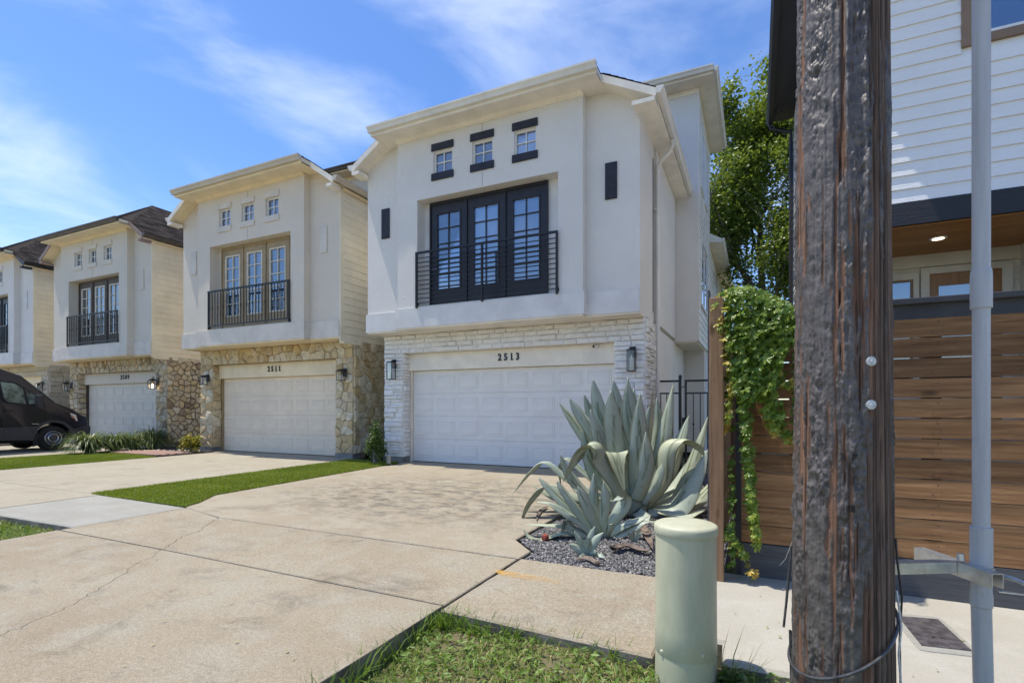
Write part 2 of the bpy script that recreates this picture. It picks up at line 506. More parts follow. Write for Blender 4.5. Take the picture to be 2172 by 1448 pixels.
# ------------------------------------------------------------------ setting: ground, road, slabs
def soil_mat():
    k = NT('soil')
    n1 = k.noise(1.2, 8, 0.65); n2 = k.noise(14, 8, 0.7)
    col = k.mix(k.rng(n1, 0.35, 0.7), (0.13, 0.13, 0.06), (0.22, 0.18, 0.11))
    col = k.mix(k.rng(n2, 0.5, 0.7, 0, 0.7), col, (0.045, 0.04, 0.025))
    return k.done(col, 0.95, k.bump(n2.outputs[0], 0.8, 0.03), 0, 0.1)
M['soil'] = soil_mat()
gnd = MB()
R = 700
gnd.add([(-R, -R, -0.15), (R, -R, -0.15), (R, R, -0.15), (-R, R, -0.15)], [(0, 1, 2, 3)])
prop(gnd.build('ground', M['soil']), kind='structure')
rd = MB().box(-300, 300, -9.0, 0.15, -0.3, -0.14)
prop(rd.build('road', M['conc_pale']), kind='structure')

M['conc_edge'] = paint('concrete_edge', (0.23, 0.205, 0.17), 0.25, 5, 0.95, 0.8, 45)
def inset(poly, d):
    n = len(poly); out = []
    ar = sum(poly[i][0] * poly[(i + 1) % n][1] - poly[(i + 1) % n][0] * poly[i][1] for i in range(n))
    sg = 1 if ar > 0 else -1
    for i in range(n):
        p0 = Vector(poly[i - 1]); p1 = Vector(poly[i]); p2 = Vector(poly[(i + 1) % n])
        a = (p1 - p0); b = (p2 - p1)
        if a.length < 1e-6 or b.length < 1e-6: out.append(tuple(p1)); continue
        a.normalize(); b.normalize()
        na = Vector((-a.y, a.x)) * sg; nb = Vector((-b.y, b.x)) * sg
        m = na + nb
        L = m.length
        if L < 0.3: m = na; L = 1; k = 1
        else:
            m /= L; k = min(2.0, 1 / max(0.3, m.dot(na)))
        out.append((p1.x + m.x * d * k, p1.y + m.y * d * k))
    return out

def jag(poly, step=0.12, amp=0.004, seed=0):
    # subdivide and roughen edges so that slab outlines are not ruler straight
    r = random.Random(seed); out = []
    n = len(poly)
    for i in range(n):
        a = Vector(poly[i]); b = Vector(poly[(i + 1) % n])
        k = max(1, int((b - a).length / step))
        k = min(k, 60)
        for j in range(k):
            p = a.lerp(b, j / k)
            if j: p += Vector((r.uniform(-amp, amp), r.uniform(-amp, amp)))
            out.append((p.x, p.y))
    return out

def slab(name, poly, mat, z=0.0, depth=0.22, bev=0.010, parent=None, rough=True, seed=0):
    if rough: poly = jag(poly, seed=seed)
    p2 = inset(poly, bev)
    n = len(poly)
    vs = [(x, y, z - depth) for x, y in poly] + [(x, y, z - bev) for x, y in poly] + [(x, y, z) for x, y in p2]
    fs = []
    for i in range(n):
        j = (i + 1) % n
        fs.append((i, j, n + j, n + i)); fs.append((n + i, n + j, 2 * n + j, 2 * n + i))
    fs.append(tuple(range(2 * n, 3 * n)))
    mb = MB().add(vs, fs)
    o = mb.build(name, mat, parent)
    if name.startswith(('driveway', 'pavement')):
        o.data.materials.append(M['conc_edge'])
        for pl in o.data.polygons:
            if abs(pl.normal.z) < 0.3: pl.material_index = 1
    if parent is None: prop(o, kind='structure')
    return o

# crack path across the apron and the pavement slab
crack = [(-3.30, 0.2), (-3.52, 0.85), (-3.78, 1.40), (-3.93, 1.74), (-4.2, 2.12), (-4.55, 2.52), (-4.63, 2.68), (-4.80, 2.83)]
crack2 = [(-4.80, 2.857), (-4.93, 3.02), (-5.10, 3.22), (-5.16, 3.42), (-5.37, 3.66), (-5.6, 3.95)]
def fray(pts, seed, amp=0.022, n=9):
    r = random.Random(seed); o = []
    for a, b in zip(pts[:-1], pts[1:]):
        for j in range(n):
            t = j / n
            e = 0 if j == 0 else amp
            o.append((a[0] + (b[0] - a[0]) * t + r.uniform(-e, e), a[1] + (b[1] - a[1]) * t + r.uniform(-e, e) * 0.6))
    o.append(pts[-1]); return o
c1 = fray(crack, 3); c2 = fray(crack2, 5, 0.016)
def off(p, d): return [(x + d, y) for x, y in p]
g1 = 0.0018
slab('driveway_apron', [(-6.42, 0.2), *off(c1, -g1), (-6.52, 2.83)], M['conc_old'], rough=False, bev=0.0025)
slab('driveway_apron', [*off(c1, g1)[::-1], (-1.80, 0.2), (-1.80, 1.2), (-1.803, 1.7), (-1.797, 2.2), (-1.80, 2.785)], M['conc_old'], z=0.0, rough=False, bev=0.0025)
slab('pavement', [(-6.53, 2.857), *off(c2, -0.002), (-6.55, 4.19)][0:1] + off(c2, -0.002) + [(-6.53, 4.18)], M['conc_old'], rough=False, bev=0.004, z=-0.003)
slab('pavement', off(c2, 0.002)[::-1] + [(-1.80, 2.812), (-1.80, 3.922)], M['conc_old'], rough=False, bev=0.006, z=-0.002)
slab('driveway_centre', [(-6.58, 4.20), (-5.6, 3.968), (-1.795, 3.948), (-1.79, 4.19), (-2.08, 4.50), (-2.10, 9.62), (-7.30, 9.62), (-7.38, 9.0), (-7.08, 4.94), (-6.68, 4.42)], M['conc_drive'], bev=0.008, seed=3)
slab('garage_threshold', [(-2.10, 9.635), (-2.10, 10.3), (-7.45, 10.3), (-7.45, 9.635)], M['conc_drive'], z=0.004, seed=4)
slab('pavement_right', [(-1.772, 2.72), (-0.47, 2.66), (-0.455, 2.9), (-0.45, 3.93), (-1.772, 3.935)], M['conc_old'], bev=0.012, z=0.004, seed=5)
slab('pavement_new', [(-0.425, 3.0), (-0.16, 3.0), (-0.15, 2.76), (7.0, 2.86), (7.0, 4.28), (-0.43, 4.28), (-0.43, 3.9)], M['conc_new'], bev=0.02, z=0.0, seed=6, rough=False)
slab('pavement_left', [(-8.62, 2.94), (-6.545, 2.99), (-6.55, 4.18), (-8.64, 4.25)], M['conc_grey'], bev=0.012, z=-0.004, seed=7)
slab('driveway_left', [(-13.95, 4.28), (-8.92, 4.28), (-9.02, 9.4), (-9.2, 9.85), (-14.1, 9.85)], M['conc_pale'], seed=8)
slab('driveway_left', [(-9.2, 9.865), (-9.2, 10.6), (-14.4, 10.6), (-14.4, 9.865)], M['conc_pale'], z=0.004, seed=9)
slab('pavement_far', [(-14.0, 2.95), (-8.64, 2.95), (-8.66, 4.26), (-13.95, 4.26)], M['conc_pale'], seed=10)
slab('driveway_apron_far', [(-13.6, 0.2), (-9.0, 0.2), (-9.0, 2.93), (-13.6, 2.93)], M['conc_old'], seed=11)
slab('driveway_far', [(-23.2, 1.0), (-17.2, 1.0), (-17.25, 7.6), (-17.35, 10.9), (-23.2, 10.9)], M['conc_pale'], z=-0.01, seed=12)
slab('driveway_farthest', [(-31, 1.0), (-24.6, 1.0), (-24.6, 10.9), (-31, 10.9)], M['conc_pale'], z=-0.012, seed=13)

# sprayed yellow mark on the pavement (flat print)
def ymat():
    k = NT('yellow_spray')
    n = k.noise(26, 8, 0.75)
    sx = k.n('ShaderNodeTexCoord')
    gr = k.n('ShaderNodeSeparateXYZ', {0: k.tc.outputs['Generated']})
    edge = k.math('MULTIPLY', k.rng(k.math('ABSOLUTE', k.math('SUBTRACT', gr.outputs[1], 0.5)), 0.1, 0.5, 1, 0), k.rng(gr.outputs[0], 0.02, 0.95, 1.0, 0.25))
    a = k.math('MULTIPLY', edge, k.rng(n, 0.38, 0.62))
    k.done((0.75, 0.42, 0.07), 0.9)
    tr = k.n('ShaderNodeBsdfTransparent')
    m = k.n('ShaderNodeMixShader'); k.put(m.inputs[0], k.math('MULTIPLY', a, 0.75)); k.put(m.inputs[1], tr); k.put(m.inputs[2], k.b.outputs[0])
    k.t.links.new(m.outputs[0], k.out.inputs[0]); return k.m
p = [G(1045, 1205), G(1060, 1224), G(1190, 1243), G(1185, 1232)]
ym = MB().add([(x, y, 0.0075) for x, y in p], [(0, 1, 2, 3)])
prop(ym.build('pavement_marking', ymat()), kind='structure')

# ------------------------------------------------------------------ scattered stuff
def in_poly(poly, n, r):
    poly = np.array(poly); lo, hi = poly.min(0), poly.max(0)
    out = np.zeros((0, 2))
    while len(out) < n:
        q = lo + (hi - lo) * r.random((n * 2, 2))
        x, y = q[:, 0], q[:, 1]; ins = np.zeros(len(q), bool)
        j = len(poly) - 1
        for i in range(len(poly)):
            xi, yi = poly[i]; xj, yj = poly[j]
            c = ((yi > y) != (yj > y)) & (x < (xj - xi) * (y - yi) / (yj - yi + 1e-12) + xi)
            ins ^= c; j = i
        out = np.concatenate([out, q[ins]])
    return out[:n]

def blades(name, pts, z0, hmin, hmax, w, lean, mat, r, parent=None, tint=None, curl=0.5):
    n = len(pts)
    h = hmin + (hmax - hmin) * r.random(n)
    az = r.random(n) * 2 * PI; fa = r.random(n) * 2 * PI
    ln = lean * (0.3 + r.random(n))
    d = np.stack([np.cos(az), np.sin(az)], 1)
    sd_ = np.stack([np.cos(fa), np.sin(fa)], 1) * (w * (0.6 + 0.8 * r.random(n)))[:, None]
    zz = np.full(n, z0) if np.isscalar(z0) else z0
    def P(t):
        xy = pts + d * (h * ln * (t ** (1 + curl)))[:, None]
        z = zz + h * np.sqrt(np.maximum(0.05, 1 - np.minimum(0.95, ln * ln * t * 0.6))) * t
        return np.concatenate([xy, z[:, None]], 1)
    b, m, t = P(0.0), P(0.55), P(1.0)
    s3 = np.concatenate([sd_, np.zeros((n, 1))], 1)
    v = np.stack([b - s3 * 0.8, b + s3 * 0.8, m + s3, m - s3, t], 1).reshape(-1, 3)
    i = np.arange(n) * 5
    q = np.stack([i, i + 1, i + 2, i + 3], 1); tr = np.stack([i + 3, i + 2, i + 4], 1)
    tn = r.random(n) if tint is None else tint
    return np_mesh(name, v, tr, q, mat, parent, {'tint': np.repeat(tn, 5)})

M['turf'] = leaf_mat('turf', (0.13, 0.185, 0.016), (0.25, 0.31, 0.03), (0.36, 0.40, 0.07), 0.5, 0.25)
M['turf_base'] = paint('turf_base', (0.085, 0.12, 0.018), 0.2, 30, 0.95, 0.5, 200)
M['lawn'] = leaf_mat('lawn', (0.11, 0.20, 0.03), (0.235, 0.33, 0.06), (0.50, 0.42, 0.22), 0.5, 0.3)
r1 = np.random.default_rng(3)
turfs = [('near', [(-8.86, 4.26), (-6.62, 4.215), (-6.72, 4.44), (-7.12, 4.96), (-7.42, 9.0), (-7.5, 9.75), (-9.1, 9.8), (-8.98, 9.3)], 70000),
         ('far', [(-17.2, 4.3), (-13.98, 4.3), (-14.1, 8.2), (-16.4, 8.5), (-17.15, 7.4)], 60000)]
for nm, poly, cnt in turfs:
    o = slab('turf_base', poly, M['turf_base'], z=0.004, rough=False)
    edge = inset(poly, -0.012)
    pts = in_poly(edge, cnt, r1)
    tn = np.clip(0.15 + 0.7 * r1.random(cnt) * fbm(pts[:, 0] * 1.3, pts[:, 1] * 1.3, 0, 3, 5) * 1.6, 0, 0.95)
    o = blades('turf', pts, 0.0, 0.022, 0.042, 0.0035, 0.7, M['turf'], r1, None, tn)
    prop(o, 'bright artificial turf strip between the two driveways' if nm == 'near' else 'bright artificial turf patch in front of the black van', 'turf', kind='stuff')

# verge grass beside the camera
verge = [(-1.78, 0.75), (-1.78, 2.70), (-0.45, 2.64), (-0.2, 2.72), (0.5, 2.75), (2.4, 2.8), (2.4, 1.2), (0.6, 0.8)]
def verge_h(x, y):
    return -0.135 + 0.05 * fbm(x * 2.2, y * 2.2, 0, 4, 9) + 0.045 * sstep(2.2, 2.72, y) * sstep(-2.0, -0.9, x)
gx, gy = np.meshgrid(np.linspace(-1.80, 2.6, 90), np.linspace(0.3, 2.80, 70))
gz = verge_h(gx, gy)
gv = np.stack([gx.ravel(), gy.ravel(), gz.ravel()], 1)
ii = (np.arange(69)[:, None] * 90 + np.arange(89)[None]).ravel()
o = np_mesh('verge', gv, None, np.stack([ii, ii + 1, ii + 91, ii + 90], 1), M['soil'], smooth=True)
prop(o, kind='structure')
n = 48000
pts = in_poly(verge, n, r1)
dens = fbm(pts[:, 0] * 3.2, pts[:, 1] * 3.2, 0, 4, 21)
keep = dens > 0.27 + 0.16 * r1.random(n)
pts = pts[keep]; dens = dens[keep]; n = len(pts)
dry = np.clip(fbm(pts[:, 0] * 4.5, pts[:, 1] * 4.5, 3, 3, 31) * 1.3 - 0.15, 0, 1)
tn = np.where(r1.random(n) < dry * 0.75, 0.7 + 0.3 * r1.random(n), 0.5 * r1.random(n))
o = blades('lawn', pts, verge_h(pts[:, 0], pts[:, 1]) - 0.004, 0.02, 0.065, 0.0028, 1.35, M['lawn'], r1, None, tn)
prop(o, 'patchy green and dry grass on the verge beside the pavement', 'grass', kind='stuff')
# broad little weed leaves among the grass
def leaf_cards(name, c, size, mat, r, parent=None, tint=None, nrm=None, spread=0.9, asp=0.5, fold=0.18):
    """leaf-shaped faces: six-point blades folded along the midrib"""
    n = len(c)
    if nrm is None:
        nrm = np.stack([r.normal(0, spread, n), r.normal(0, spread, n), np.ones(n)], 1)
    nrm = nrm / np.linalg.norm(nrm, axis=1)[:, None]
    t = np.cross(nrm, r.normal(0, 1, (n, 3))); t /= np.linalg.norm(t, axis=1)[:, None] + 1e-9
    s = np.cross(nrm, t)
    L = (size * (0.6 + 0.8 * r.random(n)))[:, None]
    W = L * asp
    a = c - t * L * 0.5; b = c + t * L * 0.55
    m1 = c - t * L * 0.12; m2 = c + t * L * 0.2
    l1 = m1 + s * W * 0.5 + nrm * W * fold; l2 = m2 + s * W * 0.42 + nrm * W * fold
    r1_ = m1 - s * W * 0.5 + nrm * W * fold; r2_ = m2 - s * W * 0.42 + nrm * W * fold
    v = np.stack([a, l1, l2, b, r2_, r1_], 1).reshape(-1, 3)
    i = np.arange(n) * 6
    q = np.concatenate([np.stack([i, i + 1, i + 2, i + 3], 1), np.stack([i, i + 3, i + 4, i + 5], 1)])
    tn = r.random(n) if tint is None else tint
    return np_mesh(name, v, None, q, mat, parent, {'tint': np.repeat(tn, 6)})
wp = in_poly(verge, 9000, r1)
kd = fbm(wp[:, 0] * 3.0, wp[:, 1] * 3.0, 0, 3, 21) > 0.42
wp = wp[kd]
wc = np.concatenate([wp, (verge_h(wp[:, 0], wp[:, 1]) + 0.012 + 0.05 * r1.random(len(wp)))[:, None]], 1)
o = leaf_cards('verge_weeds', wc, 0.036, M['lawn'], r1, None, 0.45 * r1.random(len(wc)), spread=0.6, asp=0.38)
prop(o, 'low leafy weeds growing through the verge grass', 'weeds', kind='stuff')
# left verge
lv = [(-8.9, 0.5), (-6.46, 0.5), (-6.54, 2.96), (-8.62, 2.92), (-8.95, 2.9)]
slab('verge_left', lv, M['soil'], z=-0.09, rough=False)
pts = in_poly(lv, 16000, r1)
dry = fbm(pts[:, 0] * 2.5, pts[:, 1] * 2.5, 3, 3, 41)
tn = np.where(r1.random(len(pts)) < dry * 0.6, 0.62 + 0.38 * r1.random(len(pts)), 0.55 * r1.random(len(pts)))
o = blades('lawn', pts, -0.09, 0.03, 0.085, 0.004, 1.0, M['lawn'], r1, None, tn)
prop(o, 'strip of short grass left of the driveway apron', 'grass', kind='stuff')
# grass creeping over the apron edge and tall seed stalks by the pavement corner
wpt = np.array([(-1.79 + 0.02 * random.random(), 1.3 + 1.4 * random.random()) for _ in range(260)] + [(-1.75 + 1.2 * random.random() ** 2, 2.66 + 0.05 * random.random()) for _ in range(420)])
o = blades('edge_grass', wpt, -0.10, 0.09, 0.19, 0.0030, 0.9, M['lawn'], r1, None, 0.5 * r1.random(len(wpt)))
prop(o, 'longer grass leaning over the broken concrete edges', 'grass', kind='stuff')

# gravel bed
def gravel_mat():
    k = NT('gravel'); a = k.attr('tint')
    cr = k.n('ShaderNodeValToRGB'); k.put(cr.inputs[0], a)
    el = cr.color_ramp.elements; el.new(0.5); el.new(0.9)
    for i, (p_, c) in enumerate(((0, (0.06, 0.06, 0.062)), (0.6, (0.18, 0.178, 0.175)), (0.9, (0.32, 0.31, 0.30)), (1, (0.50, 0.47, 0.42)))):
        el[i].position = p_; el[i].color = (*c, 1)
    return k.done(cr.outputs[0], 0.85, None, 0, 0.3)
M['gravel'] = gravel_mat()
M['gravel_base'] = paint('gravel_base', (0.09, 0.09, 0.095), 0.3, 60, 0.95, 1.0, 120)
bed = [(-1.76, 3.95), (-0.46, 3.95), (-0.30, 4.05), (-0.22, 4.3), (-0.22, 10.9), (-1.80, 10.9), (-2.09, 9.9), (-2.07, 4.52), (-1.78, 4.22)]
slab('gravel_base', bed, M['gravel_base'], z=-0.05, rough=False)
def rocks(name, pts, zfun, smin, smax, mat, r, parent=None):
    n = len(pts)
    base = np.array([(1, 0, 0), (-1, 0, 0), (0, 1, 0), (0, -1, 0), (0, 0, 1), (0, 0, -1)], float)
    s = smin + (smax - smin) * r.random(n) ** 1.6
    v = base[None] * (s[:, None, None]) * (0.6 + 0.8 * r.random((n, 6, 1))) + r.normal(0, 0.18, (n, 6, 3)) * s[:, None, None]
    v[:, :, 2] *= 0.65
    v += np.concatenate([pts, zfun(pts)[:, None]], 1)[:, None]
    f = np.array([(0, 2, 4), (2, 1, 4), (1, 3, 4), (3, 0, 4), (2, 0, 5), (1, 2, 5), (3, 1, 5), (0, 3, 5)])
    tr = (np.arange(n)[:, None, None] * 6 + f[None]).reshape(-1, 3)
    return np_mesh(name, v.reshape(-1, 3), tr, None, mat, parent, {'tint': np.repeat(r.random(n) ** 1.2, 6)})
p1 = in_poly([(-1.76, 3.95), (-0.44, 3.95), (-0.25, 4.3), (-0.25, 5.6), (-2.05, 5.6), (-2.05, 4.55), (-1.78, 4.25)], 26000, r1)
p2 = in_poly([(-2.05, 5.6), (-0.25, 5.6), (-0.25, 10.8), (-1.85, 10.8), (-2.05, 9.9)], 20000, r1)
pp = np.concatenate([p1, p2])
o = rocks('gravel', pp, lambda q: -0.045 + 0.03 * fbm(q[:, 0] * 3, q[:, 1] * 3, 0, 3, 8) + 0.008 * r1.random(len(q)), 0.006, 0.016, M['gravel'], r1)
prop(o, 'grey crushed gravel around the agave and up to the gate', 'gravel', kind='stuff')

# mulch bed and paver patch between the left houses
M['mulch'] = paint('mulch', (0.06, 0.045, 0.035), 0.4, 12, 0.95, 1.0, 60)
slab('mulch_bed', [(-17.3, 7.7), (-16.5, 8.6), (-14.2, 8.9), (-14.2, 10.9), (-17.3, 10.9)], M['mulch'], z=0.012, rough=False)
pv = slab('paver_bed', [(-16.6, 8.35), (-14.13, 8.35), (-14.13, 9.3), (-15.6, 9.45), (-16.6, 8.9)], M['mulch'], z=0.02, rough=False)
M['paver'] = stone_mat('paver_red', [(0.36, 0.22, 0.17), (0.42, 0.27, 0.21), (0.33, 0.22, 0.19)], val=0.2)
me = MB().box(-0.098, 0.098, -0.048, 0.048, -0.03, 0.02).build('paver', M['paver'], pv, bevel=0.004)
first = True
for j in range(9):
    for i in range(12):
        x = -16.45 + i * 0.205 + (0.1 if j % 2 else 0); y = 8.42 + j * 0.105
        if x > -14.24 or x + (y - 8.4) * -0.9 < -16.9 + (y - 8.4) * 0.0: continue
        o = me if first else bpy.data.objects.new('paver', me.data)
        if not first: COL.objects.link(o); o.parent = pv
        first = False
        o.location = (x, y, 0.022 + random.uniform(-0.003, 0.004)); o.rotation_euler = (0, 0, random.uniform(-0.02, 0.02))

# scattered leaf bits and grit on the slabs
lp = np.concatenate([in_poly([(-6.4, 0.6), (-1.9, 0.6), (-1.9, 9.5), (-6.9, 9.5)], 120, r1), in_poly([(-1.7, 2.8), (3.0, 2.9), (3.0, 4.2), (-0.4, 4.2)], 50, r1)])
o = leaf_cards('leaf_litter', np.concatenate([lp, np.full((len(lp), 1), 0.010)], 1), 0.022, M['lawn'], r1, None, 0.72 + 0.28 * r1.random(len(lp)), spread=0.12, asp=0.45)
prop(o, 'dry leaf bits scattered over the concrete', 'leaf litter', kind='stuff')
# ------------------------------------------------------------------ house pieces
def wall_holes(x0, x1, z0, z1, y0, y1, holes):
    """wall slab in the XZ plane between y0 (front) and y1 with rectangular holes (hx0,hx1,hz0,hz1)"""
    xs = sorted({x0, x1, *[h[0] for h in holes], *[h[1] for h in holes]})
    zs = sorted({z0, z1, *[h[2] for h in holes], *[h[3] for h in holes]})
    nx, nz = len(xs) - 1, len(zs) - 1
    def solid(i, j):
        if not (0 <= i < nx and 0 <= j < nz): return False
        cx, cz = (xs[i] + xs[i + 1]) / 2, (zs[j] + zs[j + 1]) / 2
        return not any(h[0] < cx < h[1] and h[2] < cz < h[3] for h in holes)
    mb = MB()
    idx = {}
    def V(i, j, k):
        key = (i, j, k)
        if key not in idx:
            idx[key] = len(mb.v); mb.v.append((xs[i], y1 if k else y0, zs[j]))
        return idx[key]
    for i in range(nx):
        for j in range(nz):
            if not solid(i, j): continue
            mb.f.append((V(i, j, 0), V(i + 1, j, 0), V(i + 1, j + 1, 0), V(i, j + 1, 0)))
            mb.f.append((V(i, j, 1), V(i, j + 1, 1), V(i + 1, j + 1, 1), V(i + 1, j, 1)))
            if not solid(i - 1, j): mb.f.append((V(i, j, 0), V(i, j + 1, 0), V(i, j + 1, 1), V(i, j, 1)))
            if not solid(i + 1, j): mb.f.append((V(i + 1, j, 0), V(i + 1, j, 1), V(i + 1, j + 1, 1), V(i + 1, j + 1, 0)))
            if not solid(i, j - 1): mb.f.append((V(i, j, 0), V(i, j, 1), V(i + 1, j, 1), V(i + 1, j, 0)))
            if not solid(i, j + 1): mb.f.append((V(i, j + 1, 0), V(i + 1, j + 1, 0), V(i + 1, j + 1, 1), V(i, j + 1, 1)))
    return mb

def clip_half(poly, p, nrm):
    out = []
    n = len(poly)
    for i in range(n):
        a, b = poly[i], poly[(i + 1) % n]
        da = (a[0] - p[0]) * nrm[0] + (a[1] - p[1]) * nrm[1]
        db = (b[0] - p[0]) * nrm[0] + (b[1] - p[1]) * nrm[1]
        if da <= 0: out.append(a)
        if (da < 0 < db) or (db < 0 < da):
            t = da / (da - db)
            out.append((a[0] + (b[0] - a[0]) * t, a[1] + (b[1] - a[1]) * t))
    return out

def voronoi(w, h, size, r, stretch=(1.0, 1.0), gap=0.012):
    """irregular stone outlines filling a w x h rectangle"""
    pts = []
    nx = max(1, round(w / (size * stretch[0]))); nz = max(1, round(h / (size * stretch[1])))
    for j in range(nz):
        for i in range(nx):
            pts.append(((i + 0.5 + (0.5 if j % 2 else 0) * 0.6 - 0.15 + r.uniform(-.42, .42)) * w / nx, (j + 0.5 + r.uniform(-.42, .42)) * h / nz))
    cells = []
    for i, p in enumerate(pts):
        c = [(0, 0), (w, 0), (w, h), (0, h)]
        for j, q in enumerate(pts):
            if i == j: continue
            dx, dz = q[0] - p[0], q[1] - p[1]
            if abs(dx) > 4 * size * stretch[0] or abs(dz) > 4 * size * stretch[1]: continue
            L = math.hypot(dx, dz)
            if L < 1e-6: continue
            m = ((p[0] + q[0]) / 2 - dx / L * gap / 2, (p[1] + q[1]) / 2 - dz / L * gap / 2)
            c = clip_half(c, m, (dx / L, dz / L))
            if len(c) < 3: break
        if len(c) >= 3:
            a = abs(sum(c[k][0] * c[(k + 1) % len(c)][1] - c[(k + 1) % len(c)][0] * c[k][1] for k in range(len(c)))) / 2
            if a > 0.0012: cells.append(c)
    return cells

def courses(w, h, hmin, hmax, lmin, lmax, r, gap=0.006):
    """coursed stone outlines"""
    out = []; z = 0
    while z < h - 0.02:
        ch = min(r.uniform(hmin, hmax), h - z)
        if h - z - ch < hmin * 0.7: ch = h - z
        x = 0
        while x < w - 0.01:
            L = r.uniform(lmin, lmax)
            if w - x - L < lmin * 0.7: L = w - x
            j = lambda: r.uniform(-.004, .004)
            if ch > hmin * 1.7 and r.random() < 0.35:
                k = ch * r.uniform(0.4, 0.6)
                parts = [(z, z + k), (z + k, z + ch)]
            else: parts = [(z, z + ch)]
            for za, zb in parts:
                out.append([(x + gap / 2, za + gap / 2 + j()), (x + L - gap / 2, za + gap / 2 + j()), (x + L - gap / 2, zb - gap / 2 + j()), (x + gap / 2, zb - gap / 2 + j())])
            x += L
        z += ch
    return out

def lay_stones(cells, origin, ex, en, parent, mat, r, d0=0.02, d1=0.05, inset_=0.012, name='stone', skip=None):
    """each outline becomes one stone standing proud of the wall: origin + ex*u + z*v, outwards along en"""
    ex = Vector(ex); en = Vector(en); o = Vector(origin)
    for c in cells:
        cx = sum(p[0] for p in c) / len(c); cz = sum(p[1] for p in c) / len(c)
        if skip and skip(cx, cz): continue
        d = r.uniform(d0, d1); tx, tz = r.uniform(-.10, .10), r.uniform(-.10, .10)
        n = len(c)
        base = [o + ex * p[0] + Vector((0, 0, p[1])) - en * 0.01 for p in c]
        mid = [o + ex * p[0] + Vector((0, 0, p[1])) + en * (d * 0.6) for p in c]
        sm = max(0.2, 1 - inset_ / max(0.02, min(max(p[0] for p in c) - min(p[0] for p in c), max(p[1] for p in c) - min(p[1] for p in c)) / 2))
        top = []
        for p in c:
            u, v = cx + (p[0] - cx) * sm, cz + (p[1] - cz) * sm
            top.append(o + ex * u + Vector((0, 0, v)) + en * max(d * 0.7, d + (u - cx) * tx + (v - cz) * tz + r.uniform(-.004, .004)))
        ctr = o + ex * (cx + r.uniform(-.01, .01)) + Vector((0, 0, cz)) + en * (d + r.uniform(0.0, 0.012))
        vs = base + mid + top + [ctr]
        fs = []
        for i in range(n):
            k = (i + 1) % n
            fs += [(i, k, n + k, n + i), (n + i, n + k, 2 * n + k, 2 * n + i), (2 * n + i, 2 * n + k, 3 * n)]
        MB().add(vs, fs).build(name, mat, parent)

def k_gutter():
    return [(0, 0), (0.075, 0), (0.085, 0.03), (0.10, 0.06), (0.125, 0.085), (0.125, 0.118), (0, 0.118)]

FONT_CACHE = {}
def digit_mesh(ch, height, depth=0.02, bold=0.006):
    key = (ch, height)
    if key in FONT_CACHE: return FONT_CACHE[key]
    cu = bpy.data.curves.new('digit', 'FONT')
    cu.body = ch; cu.size = height / 0.73; cu.extrude = depth / 2; cu.offset = bold
    cu.align_x = 'CENTER'; cu.resolution_u = 4
    ob = bpy.data.objects.new('digit_tmp', cu); COL.objects.link(ob)
    bpy.context.view_layer.update()
    me = bpy.data.meshes.new_from_object(ob.evaluated_get(bpy.context.evaluated_depsgraph_get()))
    bpy.data.objects.remove(ob)
    # slab serifs on the straight-stemmed figures
    if ch == '1':
        bm = bmesh.new(); bm.from_mesh(me)
        bmesh.ops.create_cube(bm, size=1, matrix=Matrix.Translation((0.012, 0.008, 0)) @ Matrix.Diagonal((height * 0.50, height * 0.12, depth, 1)))
        bm.to_mesh(me); bm.free()
    FONT_CACHE[key] = me
    return me

def text_on_wall(s, x, y, z, height, mat, parent, pitch):
    for i, ch in enumerate(s):
        me = digit_mesh(ch, height)
        o = link('digit', me, parent, mat)
        o.matrix_basis = Matrix.Translation((x + (i - (len(s) - 1) / 2) * pitch, y, z)) @ Matrix.Rotation(PI / 2, 4, 'X') @ Matrix.Diagonal((0.82, 1, 1, 1))

def garage_door(parent, x0, x1, y, z0, z1, mat, cols=8):
    door = bx('garage_door', mat, parent, x0, x1, y, y + 0.05, z0, z1)
    H = (z1 - z0) / 4
    pw = (x1 - x0) / cols
    tmpl = None
    secs = MB()
    for r_ in range(4):
        za = z0 + r_ * H
        secs.box(x0 + 0.003, x1 - 0.003, y - 0.012, y + 0.001, za + 0.005, za + H - 0.004)
    secs.build('door_sections', mat, door, bevel=0.003)
    # one raised panel: moulded ring and field
    a, b = pw * 0.5 - 0.055, H * 0.5 - 0.11
    pr = MB()
    L = [(a, b, 0.0), (a - 0.010, b - 0.010, -0.009), (a - 0.030, b - 0.030, -0.002), (a - 0.055, b - 0.055, -0.012)]
    vs = []; fs = []
    for (u, v, d) in L: vs += [(-u, d, -v), (u, d, -v), (u, d, v), (-u, d, v)]
    for q in range(len(L) - 1):
        for i in range(4):
            k = (i + 1) % 4
            fs.append((q * 4 + i, q * 4 + k, q * 4 + 4 + k, q * 4 + 4 + i))
    q = (len(L) - 1) * 4
    fs.append((q, q + 1, q + 2, q + 3)); fs.append((3, 2, 1, 0))
    pm = pr.add(vs, fs).build('panel', mat, door)
    for r_ in range(4):
        for c in range(cols):
            o = pm if (r_ == 0 and c == 0) else bpy.data.objects.new('panel', pm.data)
            if o is not pm: COL.objects.link(o); o.parent = door
            o.location = (x0 + pw * (c + 0.5), y - 0.0121, z0 + H * (r_ + 0.5))
    return door

